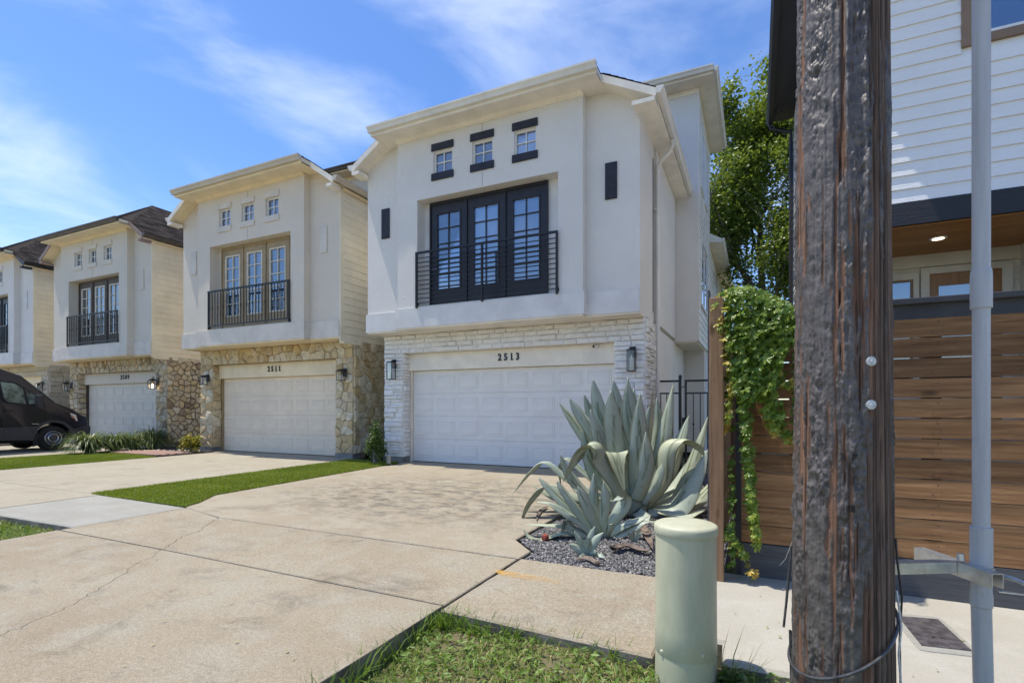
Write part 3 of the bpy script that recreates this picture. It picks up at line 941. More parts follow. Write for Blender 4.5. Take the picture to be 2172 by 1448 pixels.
def small_window(parent, cx, y, cz, w, h, fmat, deep=False):
    """square picture window: frame with two-by-two panes"""
    f = wall_holes(cx - w / 2, cx + w / 2, cz - h / 2, cz + h / 2, y, y + 0.05, [(cx - w / 2 + 0.028, cx + w / 2 - 0.028, cz - h / 2 + 0.028, cz + h / 2 - 0.028)]).build('window', fmat, parent)
    MB().box(cx - 0.008, cx + 0.008, y + 0.008, y + 0.03, cz - h / 2 + 0.028, cz + h / 2 - 0.028).box(cx - w / 2 + 0.028, cx - 0.008, y + 0.008, y + 0.03, cz - 0.008, cz + 0.008).box(cx + 0.008, cx + w / 2 - 0.028, y + 0.008, y + 0.03, cz - 0.008, cz + 0.008).build('muntin', fmat, f)
    for sx in (-1, 1):
        for sz in (-1, 1):
            x0, x1 = sorted((cx + sx * 0.009, cx + sx * (w / 2 - 0.029))); z0, z1 = sorted((cz + sz * 0.009, cz + sz * (h / 2 - 0.029)))
            bx('pane', M['glass'], f, x0, x1, y + 0.032, y + 0.037, z0, z1)
    bx('blind', M['shade'], f, cx - w / 2 + 0.02, cx + w / 2 - 0.02, y + 0.09, y + 0.10, cz - h / 2 + 0.02, cz + h / 2 - 0.02)
    return f

def french_door(parent, x0, x1, y, z0, z1, dmat, mmat, rows=5, blind='shade', lip=None):
    st = 0.145; top = 0.19; bot = 0.33
    gx0, gx1, gz0, gz1 = x0 + st, x1 - st, z0 + bot, z1 - top
    d = wall_holes(x0, x1, z0, z1, y, y + 0.045, [(gx0, gx1, gz0, gz1)]).build('french_door', dmat, parent)
    e = 0.02
    wall_holes(gx0 - e, gx1 + e, gz0 - e, gz1 + e, y - 0.012, y + 0.02, [(gx0 + 0.012, gx1 - 0.012, gz0 + 0.012, gz1 - 0.012)]).build('glazing_bead', mmat, d)
    mb = MB(); xm = (gx0 + gx1) / 2; mw = 0.010
    mb.box(xm - mw, xm + mw, y - 0.004, y + 0.02, gz0 + 0.0125, gz1 - 0.0125)
    dz = (gz1 - gz0) / rows
    for k in range(1, rows):
        z = gz0 + dz * k
        mb.box(gx0 + 0.0125, xm - mw, y - 0.003, y + 0.019, z - mw, z + mw)
        mb.box(xm + mw, gx1 - 0.0125, y - 0.003, y + 0.019, z - mw, z + mw)
    mb.build('muntin', mmat, d)
    for k in range(rows):
        for a, b in ((gx0 + 0.013, xm - mw - 0.001), (xm + mw + 0.001, gx1 - 0.013)):
            bx('pane', M['glass'], d, a, b, y + 0.021, y + 0.026, gz0 + dz * k + (mw if k else 0.013) + 0.001, gz0 + dz * (k + 1) - (mw if k < rows - 1 else 0.013) - 0.001)
    if blind == 'slats':
        bl = MB(); z = gz0
        while z < gz1:
            bl.hexa([(gx0, y + 0.09, z), (gx1, y + 0.09, z), (gx1, y + 0.125, z + 0.022), (gx0, y + 0.125, z + 0.022)], [(gx0, y + 0.09, z + 0.004), (gx1, y + 0.09, z + 0.004), (gx1, y + 0.125, z + 0.026), (gx0, y + 0.125, z + 0.026)])
            z += 0.05
        bl.build('blind', M['blind'], d)
    else:
        bx('blind', M['shade'], d, gx0 - 0.03, gx1 + 0.03, y + 0.11, y + 0.12, gz0 - 0.02, gz1 - 0.03)
    return d

def wall_lantern(loc, style, label, s=1.0, lit=False):
    """loc: point on the wall (front face) where the back plate sits"""
    x, y, z = loc
    L = empty('wall_lantern', loc, label, 'lantern', 'wall lanterns beside the garage doors')
    m = M['black_metal']
    if style == 'box':
        w, h, d = 0.065 * s, 0.40 * s, 0.13 * s
        bx('back_plate', m, L, x - 0.06 * s, x + 0.06 * s, y - 0.02, y, z - 0.05 * s, z + 0.15 * s, 0.003)
        MB().box(x - 0.012, x + 0.012, y - 0.09 * s, y - 0.0205, z + 0.10 * s, z + 0.125 * s).build('arm', m, L)
        cy = y - 0.11 * s; zt = z + 0.08 * s; zb = zt - h; hw = 0.068 * s
        fr = MB(); b = 0.007 * s
        for sx in (-1, 1):
            for sy in (-1, 1):
                fr.box(x + sx * hw - b, x + sx * hw + b, cy + sy * hw - b, cy + sy * hw + b, zb + 2 * b, zt - 2 * b)
        for zz in (zb + b, zt - b):
            for sy in (-1, 1): fr.box(x - hw - b, x + hw + b, cy + sy * hw - b, cy + sy * hw + b, zz - b, zz + b)
            for sx in (-1, 1): fr.box(x + sx * hw - b, x + sx * hw + b, cy - hw + b, cy + hw - b, zz - b, zz + b)
        fr.box(x - hw * 0.9, x + hw * 0.9, cy - hw * 0.9, cy + hw * 0.9, zt - 0.002, zt + 0.012)
        fr.build('lantern_frame', m, L)
        MB().lathe([(0.022 * s, 0), (0.026 * s, -0.05 * s), (0.02 * s, -0.09 * s)], (x, cy, zt - 0.001), 10).build('lamp_socket', m, L)
        MB().lathe([(0.012 * s, 0), (0.02 * s, -0.05 * s), (0.022 * s, -0.11 * s), (0.008 * s, -0.15 * s)], (x, cy, zt - 0.085 * s), 10).build('bulb', M['blind'], L, True)
        gl = MB()
        for sx in (-1, 1): gl.box(x + sx * hw - 0.001, x + sx * hw + 0.001, cy - hw + b, cy + hw - b, zb + 2 * b, zt - 2 * b)
        gl.box(x - hw + b, x + hw - b, cy - hw - 0.001, cy - hw + 0.001, zb + 2 * b, zt - 2 * b)
        gl.build('lantern_glass', M['lantern_glass'], L)
    else:
        cy = y - 0.13 * s
        bx('back_plate', m, L, x - 0.055 * s, x + 0.055 * s, y - 0.02, y, z - 0.02 * s, z + 0.17 * s, 0.004)
        if style == 'scroll':
            MB().tube([(x, y - 0.015, z + 0.02 * s), (x, y - 0.06 * s, z + 0.0 * s), (x, y - 0.12 * s, z + 0.06 * s), (x, y - 0.14 * s, z + 0.16 * s), (x, y - 0.10 * s, z + 0.22 * s), (x, y - 0.07 * s, z + 0.17 * s), (x, cy, z + 0.135 * s)], 0.010 * s, 6).build('arm', m, L, True)
        else:
            MB().box(x - 0.012, x + 0.012, cy, y - 0.0205, z + 0.125 * s, z + 0.148 * s).build('arm', m, L)
        zt = z + 0.10 * s; h = 0.20 * s; a, b_ = 0.085 * s, 0.062 * s
        cap = MB()
        cap.hexa([(x - a, cy - a, zt - 0.01), (x + a, cy - a, zt - 0.01), (x + a, cy + a, zt - 0.01), (x - a, cy + a, zt - 0.01)], [(x - 0.03 * s, cy - 0.03 * s, zt + 0.045 * s), (x + 0.03 * s, cy - 0.03 * s, zt + 0.045 * s), (x + 0.03 * s, cy + 0.03 * s, zt + 0.045 * s), (x - 0.03 * s, cy + 0.03 * s, zt + 0.045 * s)])
        cap.build('cap', m, L)
        fr = MB(); r_ = 0.008 * s
        for sx in (-1, 1):
            for sy in (-1, 1):
                fr.tube([(x + sx * b_, cy + sy * b_, zt - h), (x + sx * (a - 0.01), cy + sy * (a - 0.01), zt - 0.011)], r_, 4)
        fr.box(x - b_ - 0.01, x + b_ + 0.01, cy - b_ - 0.01, cy + b_ + 0.01, zt - h - 0.018, zt - h - 0.001)
        fr.build('lantern_frame', m, L)
        gl = MB()
        gl.add([(x - b_, cy - b_, zt - h), (x + b_, cy - b_, zt - h), (x + a - 0.01, cy - a + 0.01, zt - 0.012), (x - a + 0.01, cy - a + 0.01, zt - 0.012)], [(0, 1, 2, 3)])
        gl.add([(x + b_, cy - b_, zt - h), (x + b_, cy + b_, zt - h), (x + a - 0.01, cy + a - 0.01, zt - 0.012), (x + a - 0.01, cy - a + 0.01, zt - 0.012)], [(0, 1, 2, 3)])
        gl.add([(x - b_, cy - b_, zt - h), (x - b_, cy + b_, zt - h), (x - a + 0.01, cy + a - 0.01, zt - 0.012), (x - a + 0.01, cy - a + 0.01, zt - 0.012)], [(0, 1, 2, 3)])
        gl.build('lantern_glass', M['lantern_glass'], L)
        MB().lathe([(0.012 * s, 0), (0.02 * s, 0.03 * s), (0.022 * s, 0.08 * s), (0.006 * s, 0.12 * s)], (x, cy, zt - h), 10).build('bulb', M['bulb_lit'] if lit else M['blind'], L, True)
    return L
M['lantern_glass'] = glass('lantern_glass', (0.9, 0.9, 0.9), 0.2, 0.05)
kk = NT('bulb_lit'); kk.b.inputs['Emission Color'].default_value = (1, 0.72, 0.38, 1); kk.b.inputs['Emission Strength'].default_value = 6.0
M['bulb_lit'] = kk.done((0.9, 0.8, 0.6), 0.5)

def shingle_mat():
    k = NT('shingle'); a = k.attr('tint')
    n = k.noise(9, 6, 0.65)
    col = k.mix(a, (0.045, 0.036, 0.030), (0.15, 0.115, 0.09))
    col = k.hsv(col, 0.5, 1, k.rng(n, 0.25, 0.75, 0.7, 1.3))
    return k.done(col, 0.95, k.bump(k.noise(180, 3, 0.7).outputs[0], 0.6, 0.01), 0, 0.15)
M['shingle'] = shingle_mat()

def shingled(poly, parent, r, course=0.15, tab=0.26):
    """overlapping shingle tabs on a planar roof polygon, eave edge first (poly[0]->poly[1])"""
    P = [Vector(p) for p in poly]
    e = (P[1] - P[0]).normalized()
    nrm = None
    for q in P[2:]:
        c = e.cross(q - P[0])
        if c.length > 1e-4: nrm = c.normalized(); break
    if nrm.z < 0: nrm = -nrm
    up = nrm.cross(e)
    if up.z < 0: up = -up
    uv = [((p - P[0]).dot(e), (p - P[0]).dot(up)) for p in P]
    vmax = max(v for u, v in uv)
    V, Q, T = [], [], []
    v = 0; row = 0
    while v < vmax:
        vm = v + course * 0.5
        xs = []
        for i in range(len(uv)):
            a, b = uv[i], uv[(i + 1) % len(uv)]
            if (a[1] - vm) * (b[1] - vm) < 0:
                xs.append(a[0] + (b[0] - a[0]) * (vm - a[1]) / (b[1] - a[1]))
        if len(xs) >= 2:
            x0, x1 = min(xs), max(xs)
            u = x0 - (tab * 0.5 if row % 2 else 0)
            while u < x1:
                a, b = max(u, x0), min(u + tab * 0.985, x1)
                if b - a > 0.02:
                    t = 0.010 + r.random() * 0.006
                    i = len(V)
                    V += [P[0] + e * a + up * (v - 0.012) + nrm * t, P[0] + e * b + up * (v - 0.012) + nrm * t, P[0] + e * b + up * (v + course * 1.1) + nrm * 0.003, P[0] + e * a + up * (v + course * 1.1) + nrm * 0.003,
                          P[0] + e * a + up * (v - 0.012) + nrm * 0.001, P[0] + e * b + up * (v - 0.012) + nrm * 0.001]
                    Q += [(i, i + 1, i + 2, i + 3), (i + 4, i + 5, i + 1, i)]
                    T += [r.random()] * 6
                u += tab
        v += course; row += 1
    return V, Q, T

# ------------------------------------------------------------------ townhouse
def townhouse(name, label, cx, yo, s, st):
    r = random.Random(st['seed'])
    X = lambda v: cx + v * s
    Yc, Yw, Ys, Yd, Yb = 9.15 + yo, 9.35 + yo, 9.80 + yo, 10.15 + yo, 13.7 + yo
    H = empty(name, (cx, Ys, 0), label, 'house')
    wm, tm, gm = M[st['wall']], M[st['trim']], M[st['gutter']]
    zt = 7.105
    # upper walls
    op = (X(-1.58), X(1.62), 3.44, 5.71)
    wins = [(X(c) - 0.23, X(c) + 0.23, 6.20, 6.66) for c in (-0.94, 0.0, 0.94)]
    bay = wall_holes(X(-2.1), X(2.1), 3.0, zt, Yc, Yc + 0.30, [op] + wins).build('bay_wall', wm, H)
    for sg in (-1, 1):
        xa, xb = X(sg * 2.1), X(sg * 3.1)
        if sg < 0: xa, xb = xb, xa
        oo = (0.16 if sg < 0 else (0.12 if st.get('siding') else 0.34)) / s
        zw = 7.085 - (7.085 - 6.585) * (3.1 - 2.475) / (3.1 + oo - 2.475) + 0.01
        pf = [(X(sg * 2.1), 3.0), (X(sg * 3.1), 3.0), (X(sg * 3.1), zw), (X(sg * 2.475), 7.095), (X(sg * 2.1), 7.095)]
        MB().prism([(px_, Yw, pz_) for px_, pz_ in pf], (0, Yb - Yw, 0)).build('wing_wall', wm, H)
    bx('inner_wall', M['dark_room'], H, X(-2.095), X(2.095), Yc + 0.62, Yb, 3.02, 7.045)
    # smooth band along the foot of the bay
    bm_ = M[st['band']]
    MB().box(X(-2.1) - 0.03, X(2.1) + 0.03, Yc - 0.03, Yc - 0.001, 2.995, 3.41).box(X(-2.1) - 0.03, X(-2.1) - 0.001, Yc - 0.001, Yw - 0.031, 2.995, 3.41).box(X(2.1) + 0.001, X(2.1) + 0.03, Yc - 0.001, Yw - 0.031, 2.995, 3.41).build('band', bm_, H)
    MB().box(X(-3.1) - 0.03, X(-2.1) - 0.03, Yw - 0.03, Yw - 0.001, 2.994, 3.41).build('band', bm_, H)
    MB().box(X(2.1) + 0.03, X(3.1) - 0.001, Yw - 0.03, Yw - 0.001, 2.994, 3.41).build('band', bm_, H)
    bx('bay_soffit', tm, H, X(-3.1), X(3.1) - 0.002, Yw, Ys + 0.1, 2.965, 2.998)
    bx('bay_soffit', tm, H, X(-2.1), X(2.1), Yc, Yw - 0.001, 2.965, 2.998)
    # control joint lines
    for za, zb in ((5.73, 6.05), (6.80, 7.025)):
        bx('control_joint', M[st['joint']], H, X(0) - 0.004, X(0) + 0.004, Yc - 0.002, Yc + 0.004, za, zb)
    # frieze below the soffit
    bx('frieze', tm, H, X(-2.1) - 0.02, X(2.1) + 0.02, Yc - 0.022, Yc - 0.001, 7.005, 7.075)
    # windows and accents
    for w in wins:
        c = (w[0] + w[1]) / 2
        small_window(H, c, Yc + 0.05, 6.43, 0.46, 0.46, M[st['winframe']])
        for za, zb in ((6.665, 6.815), (6.045, 6.195)):
            bx('window_block', M[st['accent']], H, c - 0.27, c + 0.27, Yc - 0.03, Yc - 0.001, za, zb, 0.004)
    for xx in (-2.58, 2.58):
        bx('wall_plaque', M[st['accent']], H, X(xx) - 0.11, X(xx) + 0.11, Yw - 0.03, Yw - 0.001, 5.09, 5.76, 0.004)
    # french doors
    yd = Yc + 0.27
    fx0, fx1 = X(-1.42), X(1.32)
    dm, mm = M[st['door']], M[st['mull']]
    wall_holes(op[0] + 0.001, op[1] - 0.001, 3.441, 5.709, yd + 0.01, yd + 0.03, [(fx0 + 0.02, fx1 - 0.02, 3.45, 5.67)]).build('recess_wall', M[st['recess']], H)
    dw = (fx1 - fx0 - 0.12) / 3
    fr = MB()
    fr.box(fx0, fx1, yd - 0.04, yd + 0.009, 5.64, 5.70); fr.box(fx0, fx1, yd - 0.04, yd + 0.009, 3.4405, 3.48)
    for i in range(4):
        xx = fx0 + i * (dw + 0.03)
        fr.box(xx, xx + 0.03, yd - 0.05, yd + 0.008, 3.4801, 5.6399)
    fr.build('door_frame', dm, H)
    bx('sill', tm, H, fx0 - 0.03, fx1 + 0.03, Yc + 0.12, yd - 0.042, 3.4402, 3.465)
    for i in range(3):
        a = fx0 + 0.03 + i * (dw + 0.03)
        d = french_door(H, a + 0.002, a + dw - 0.002, yd - 0.02, 3.482, 5.638, dm, mm, 5, st['blind'])
        if i == 0:
            MB().tube([(a + 0.07, yd - 0.03, 4.25), (a + 0.07, yd - 0.07, 4.25), (a + 0.17, yd - 0.07, 4.25)], 0.009, 6).build('handle', M['chrome'], d, True)
    # railing
    yr = Yc - 0.045
    rm = M[st['rail']]
    ra, rb = op[0] - 0.01, op[1] + 0.01
    rl = MB()
    if st['railing'] == 'horizontal':
        rl.box(ra, rb, yr - 0.022, yr + 0.022, 4.545, 4.585)
        for xx in (ra, (ra + rb) / 2 - 0.02, rb - 0.04):
            rl.box(xx, xx + 0.04, yr - 0.02, yr + 0.02, 3.40, 4.5449)
        for xx in (ra, rb - 0.04): rl.box(xx - 0.01, xx + 0.05, yr + 0.021, Yc, 3.46, 3.52)
        R_ = rl.build('railing', rm, H)
        for k in range(11):
            z = 3.50 + k * (1.045 / 11)
            o = MB()
            o.box(ra + 0.0405, (ra + rb) / 2 - 0.0205, yr - 0.008, yr + 0.008, z - 0.008, z + 0.008)
            o.box((ra + rb) / 2 + 0.0205, rb - 0.0405, yr - 0.008, yr + 0.008, z - 0.008, z + 0.008)
            o.build('rail_bar', rm, R_)
    else:
        rl.box(ra, rb, yr - 0.02, yr + 0.02, 4.44, 4.48); rl.box(ra, rb, yr - 0.015, yr + 0.015, 3.50, 3.53)
        for xx in (ra, rb - 0.03): rl.box(xx, xx + 0.03, yr - 0.0149, yr + 0.0149, 3.42, 4.4399)
        for xx in (ra, rb - 0.04): rl.box(xx - 0.005, xx + 0.045, yr + 0.016, Yc, 3.45, 3.50)
        R_ = rl.build('railing', rm, H)
        nb = 27
        t1, t2 = MB(), MB()
        for t in (t1, t2): t.box(-0.008, 0.008, -0.008, 0.008, 3.5305, 4.4395)
        t2.lathe([(0.009, -0.05), (0.017, -0.02), (0.017, 0.02), (0.009, 0.05)], (0, 0, 4.0), 8)
        t2.lathe([(0.009, -0.04), (0.016, 0), (0.009, 0.04)], (0, 0, 3.8), 8)
        o1 = t1.build('baluster', rm, R_); o2 = t2.build('baluster', rm, R_)
        for k in range(nb):
            src = o2 if k % 2 else o1
            o = src if k < 2 else bpy.data.objects.new('baluster', src.data)
            if k >= 2: COL.objects.link(o); o.parent = R_
            o.location = (ra + 0.06 + (rb - ra - 0.12) * k / (nb - 1), yr, 0)
    # ------------- lower storey
    jl, jr = X(-2.47), X(2.52)
    xl, xr = X(-3.0), X(3.1)
    mo = M[st['mortar']]
    lw = wall_holes(xl, xr, 0.0, 2.965, Ys + 0.03, Yd + 0.1, [(jl, jr, -0.0, 2.54)]).build('garage_wall', mo, H)
    bx('ground_floor_wall', M[st['wall']], H, xl, xr, Yd + 0.12, Yb + 2.0, 0, 2.96)
    bx('foundation', M['foundation'], H, xl - 0.015, jl + 0.01, Ys - 0.02, Yd - 0.06, -0.06, 0.13)
    bx('foundation', M['foundation'], H, jr - 0.01, xr + 0.015, Ys - 0.02, Yd - 0.06, -0.06, 0.13)
    bx('header', M[st['header']], H, jl + 0.002, jr - 0.002, Yd - 0.14, Yd + 0.02, 2.15, 2.538)
    jm = M[st['jamb']]
    bx('jamb', jm, H, jl + 0.003, jl + 0.07, Yd - 0.06, Yd + 0.02, 0.005, 2.149)
    bx('jamb', jm, H, jr - 0.07, jr - 0.003, Yd - 0.06, Yd + 0.02, 0.005, 2.149)
    garage_door(H, jl + 0.075, jr - 0.075, Yd, 0.015, 2.145, M[st['garage']])
    bx('weather_strip', M['tyre'], H, jl + 0.075, jr - 0.075, Yd - 0.02, Yd + 0.03, 0.0, 0.0149)
    text_on_wall(st['number'], X(0.18) + st.get('numx', 0), Yd - 0.149, 2.30, 0.15, M['black_metal'], H, 0.142)
    # cladding stones: piers, inner returns, lintel and the side return
    sm = M[st['stone']]
    def cells(w, h):
        if st['bond'] == 'ledge': return courses(w, h, 0.07, 0.15, 0.16, 0.50, r, 0.010)
        if st['bond'] == 'block': return courses(w, h, 0.17, 0.24, 0.3, 0.6, r)
        return voronoi(w, h, st['ssize'], r, st.get('sstretch', (1, 1)), st.get('sgap', 0.014))
    d0, d1 = st.get('sdepth', (0.015, 0.04))
    kw = dict(parent=lw, mat=sm, r=r, d0=d0, d1=d1)
    yf = Ys + 0.03
    lay_stones(cells(jl - xl, 2.41), (xl, yf, 0.13), (1, 0, 0), (0, -1, 0), **kw)
    lay_stones(cells(xr - jr, 2.41), (jr, yf, 0.13), (1, 0, 0), (0, -1, 0), **kw)
    lay_stones(cells(xr - xl, 0.42), (xl, yf, 2.541), (1, 0, 0), (0, -1, 0), **kw)
    lay_stones(cells(Yd - 0.08 - yf, 2.40), (jl, yf, 0.13), (0, 1, 0), (1, 0, 0), **kw)
    side = st.get('side_stone', 0.9)
    bx('side_return', mo, H, xr - 0.2, xr + 0.0, Yd + 0.101, yf + side, 0.0, 2.962)
    lay_stones(cells(side, 2.83), (xr, yf, 0.13), (0, 1, 0), (1, 0, 0), **kw)
    # ------------- roof
    m = st['pitch']
    oL, oR = X(-3.1) - 0.16, X(3.1) + (0.12 if st.get('siding') else 0.34)
    eL, eR = X(-2.475), X(2.475)
    ye, yr_ = Yc - 0.41, Yw - 0.33
    zl = 6.70
    zrake = zl + m * 0.0
    half = (oR - oL) / 2
    mid = (oL + oR) / 2
    za = 7.235 + (mid - eL) * m
    ya = ye + (za - 7.235) / max(m, 0.45)
    yb2 = Yb + 2.5
    FL, FR = (eL, ye, 7.235), (eR, ye, 7.235)
    RL, RR = (oL, yr_, zl + 0.04), (oR, yr_, zl + 0.04)
    RLb, RRb = (eL, yr_, 7.235), (eR, yr_, 7.235)
    BL, BR = (oL, yb2, zl + 0.04), (oR, yb2, zl + 0.04)
    A, B = (mid, ya, za), (mid, yb2, za)
    core = MB().add([FL, FR, RR, BR, B, BL, RL, A, RLb, RRb], [(0, 1, 7), (1, 9, 7), (9, 2, 3, 4, 7), (0, 7, 8), (8, 7, 4, 5, 6)])
    # closed underside so that the roof is solid
    dn = 0.10
    core.add([(p[0], p[1], p[2] - dn) for p in (FL, FR, RR, BR, BL, RL, RLb, RRb)], [(0, 1, 7, 6)])
    rf = core.build('roof', M['shingle'], H)
    V, Q, T = [], [], []
    for poly in ([FL, FR, A], [(oR, yr_, zl + 0.04), BR, B, A, (eR, yr_, 7.235)], [BL, (oL, yr_, zl + 0.04), (eL, yr_, 7.235), A, B]):
        v, q, t = shingled(poly, H, r)
        k0 = len(V)
        V += v; Q += [tuple(i + k0 for i in f) for f in q]; T += t
    o = np_mesh('shingles', [tuple(v) for v in V], None, Q, M['shingle'], rf, {'tint': T}); o['kind'] = 'stuff'
    # soffits
    MB().box(eL, eR, ye, Yc + 0.02, 7.08, 7.105).build('soffit', tm, H)
    for sg in (-1, 1):
        ox, ex_, wx = (oL, eL, X(-3.1)) if sg < 0 else (oR, eR, X(3.1))
        MB().hexa([(ex_, yr_, 7.08), (ox, yr_, zl - 0.12), (ox, Yw + 0.05, zl - 0.12), (ex_, Yw + 0.05, 7.08)], [(ex_, yr_, 7.115), (ox, yr_, zl - 0.09), (ox, Yw + 0.05, zl - 0.09), (ex_, Yw + 0.05, 7.115)]).build('rake_soffit', tm, H)
        MB().box(min(ox, wx - 0.01 * sg), max(ox, wx - 0.01 * sg), Yw + 0.051, Yb - 0.001, zl - 0.125, zl - 0.10).build('side_soffit', tm, H)
        # rake fascia board
        MB().hexa([(ex_, yr_ - 0.025, 7.075), (ox, yr_ - 0.025, zl - 0.125), (ox, yr_ - 0.001, zl - 0.125), (ex_, yr_ - 0.001, 7.075)], [(ex_, yr_ - 0.025, 7.21), (ox, yr_ - 0.025, zl + 0.015), (ox, yr_ - 0.001, zl + 0.015), (ex_, yr_ - 0.001, 7.21)]).build('rake_board', M[st['rake']], H)
        # boxed return at the low end of the rake
        x0, x1 = sorted((ox - sg * 0.02, wx - sg * 0.06))
        MB().box(x0, x1, yr_ - 0.045, yr_ + 0.27, zl - 0.20, zl - 0.127).build('eave_return', M[st['rake']], H)
        xa_, xb_ = sorted((X(sg * 2.1) + sg * 0.001, ex_))
        bx('soffit', tm, H, xa_, xb_, Yc + 0.021, Yw + 0.04, 7.081, 7.103)
        # little end wall of the raised front eave
        MB().hexa([(ex_ - sg * 0.02, ye, 7.075), (ex_, ye, 7.075), (ex_, yr_, 7.075), (ex_ - sg * 0.02, yr_, 7.075)], [(ex_ - sg * 0.02, ye, 7.205), (ex_, ye, 7.205), (ex_, yr_, 7.205), (ex_ - sg * 0.02, yr_, 7.205)]).build('fascia', tm, H)
        # side gutter
        MB().sweep((ox, yr_ - 0.02, zl - 0.075), (ox, Yb - 0.002, zl - 0.075), k_gutter(), (sg, 0, 0)).build('gutter', gm, H)
    # crown moulding and gutter along the front eave
    MB().box(eL, eR, ye - 0.02, ye - 0.001, 7.065, 7.195).build('fascia', tm, H)
    MB().sweep((eL - 0.02, ye - 0.021, 7.12), (eR + 0.02, ye - 0.021, 7.12), k_gutter(), (0, -1, 0)).build('gutter', gm, H)
    MB().sweep((X(-2.1), Yc - 0.0215, 7.03), (X(2.1), Yc - 0.0215, 7.03), [(0, 0), (0.02, 0.0), (0.06, 0.045), (0.06, 0.05), (0, 0.05)], (0, -1, 0)).build('crown_moulding', tm, H)
    # lap siding on the right-hand side
    if st.get('siding'):
        smt = M[st['siding']]
        bx('corner_board', smt, H, X(3.1) + 0.001, X(3.1) + 0.03, Yw - 0.005, Yw + 0.10, 2.9, 6.60)
        sd_len = st.get('sid_len', Yb)
        for k in range(21):
            z0 = 2.92 + k * 0.18
            z1 = min(z0 + 0.19, 6.60)
            if z0 > 6.5: break
            xa = X(3.1)
            MB().hexa([(xa + 0.001, Yw + 0.102, z0), (xa + 0.026, Yw + 0.102, z0), (xa + 0.026, sd_len, z0), (xa + 0.001, sd_len, z0)], [(xa + 0.001, Yw + 0.102, z1), (xa + 0.008, Yw + 0.102, z1), (xa + 0.008, sd_len, z1), (xa + 0.001, sd_len, z1)]).build('siding_board', smt, H)
        bx('skirt_board', smt, H, X(3.0), X(3.1) + 0.028, Yw + 0.1, sd_len, 2.86, 2.919)
    return H, X, (Yc, Yw, Ys, Yd, Yb)

base_style = dict(railing='vertical', rail='black_metal', joint='foundation')
H13, X13, Y13 = townhouse('white_townhouse', 'white stucco townhouse with black french doors and white painted stone, number 2513', -4.97, 0.0, 1.0, dict(base_style,
    seed=1, wall='stucco_white', trim='trim_white', gutter='gutter_white', rake='trim_white', band='band_white', winframe='win_white', accent='accent', door='door_black', mull='door_black',
    recess='band_white', blind='shade', railing='horizontal', mortar='mortar_white', header='trim_white', jamb='trim_white', garage='garage_white', number='2513', stone='stone_white', bond='ledge',
    sdepth=(0.012, 0.058), pitch=0.5, side_stone=0.92))
H11, X11, Y11 = townhouse('cream_townhouse', 'cream stucco townhouse with tan french doors and gold flagstone, number 2511', -12.1, 0.2, 0.963, dict(base_style,
    seed=2, wall='stucco_cream', trim='trim_cream', gutter='gutter_cream', rake='trim_white', band='band_cream', winframe='win_white', accent='band_cream', door='door_tan', mull='mull_cream',
    recess='band_cream', blind='slats', mortar='mortar_gold', header='trim_cream', jamb='door_tan', garage='garage_cream', number='2511', stone='stone_gold', bond='flag', ssize=0.21, sgap=0.008,
    sdepth=(0.02, 0.06), pitch=0.5, siding='siding_cream', side_stone=1.9, numx=-0.2))
H09, X09, Y09 = townhouse('tan_townhouse', 'tan stucco townhouse with brown gutters and rubble stone garage, number 2509', -20.35, 0.65, 0.952, dict(base_style,
    seed=3, wall='stucco_grey', trim='trim_cream', gutter='gutter_brown', rake='fascia_mauve', band='band_cream', winframe='win_white', accent='stucco_grey', door='door_brown', mull='mull_cream', rail='rail_brown',
    recess='stucco_grey', blind='slats', mortar='mortar_dark', header='stucco_grey', jamb='door_brown', garage='garage_grey', number='2509', stone='stone_rubble', bond='rubble', ssize=0.19, sgap=0.022,
    sdepth=(0.02, 0.055), pitch=0.68, siding='siding_tan', side_stone=1.9, numx=0.1))
H07, X07, Y07 = townhouse('leftmost_townhouse', 'pale stucco townhouse with black gutters cut off by the left edge, behind the van', -27.7, 0.63, 0.952, dict(base_style,
    seed=4, wall='stucco_white', trim='trim_cream', gutter='gutter_black', rake='gutter_black', band='band_white', winframe='win_white', accent='band_white', door='door_black', mull='door_black',
    recess='band_white', blind='shade', mortar='mortar_white', header='trim_cream', jamb='trim_cream', garage='garage_grey', number='2507', stone='stone_pale', bond='block', sdepth=(0.02, 0.06), pitch=0.68, siding='siding_tan', side_stone=2.8))

# ------------------------------------------------------------------ rear blocks of the white and the cream house
def lap(parent, x, y0, y1, z0, z1, mat, holes=(), exp=0.18):
    """lap siding boards on a wall facing +X"""
    z = z0
    while z < z1 - 0.02:
        zt = min(z + exp + 0.01, z1)
        segs = [(y0, y1)]
        for (a, b, c, d) in holes:
            if z + 0.09 > c and z + 0.09 < d:
                ns = []
                for (p, q) in segs:
                    if b <= p or a >= q: ns.append((p, q))
                    else:
                        if a > p: ns.append((p, a))
                        if b < q: ns.append((b, q))
                segs = ns
        for p, q in segs:
            MB().hexa([(x + 0.001, p, z), (x + 0.026, p, z), (x + 0.026, q, z), (x + 0.001, q, z)], [(x + 0.001, p, zt), (x + 0.008, p, zt), (x + 0.008, q, zt), (x + 0.001, q, zt)]).build('siding_board', mat, parent)
        z += exp

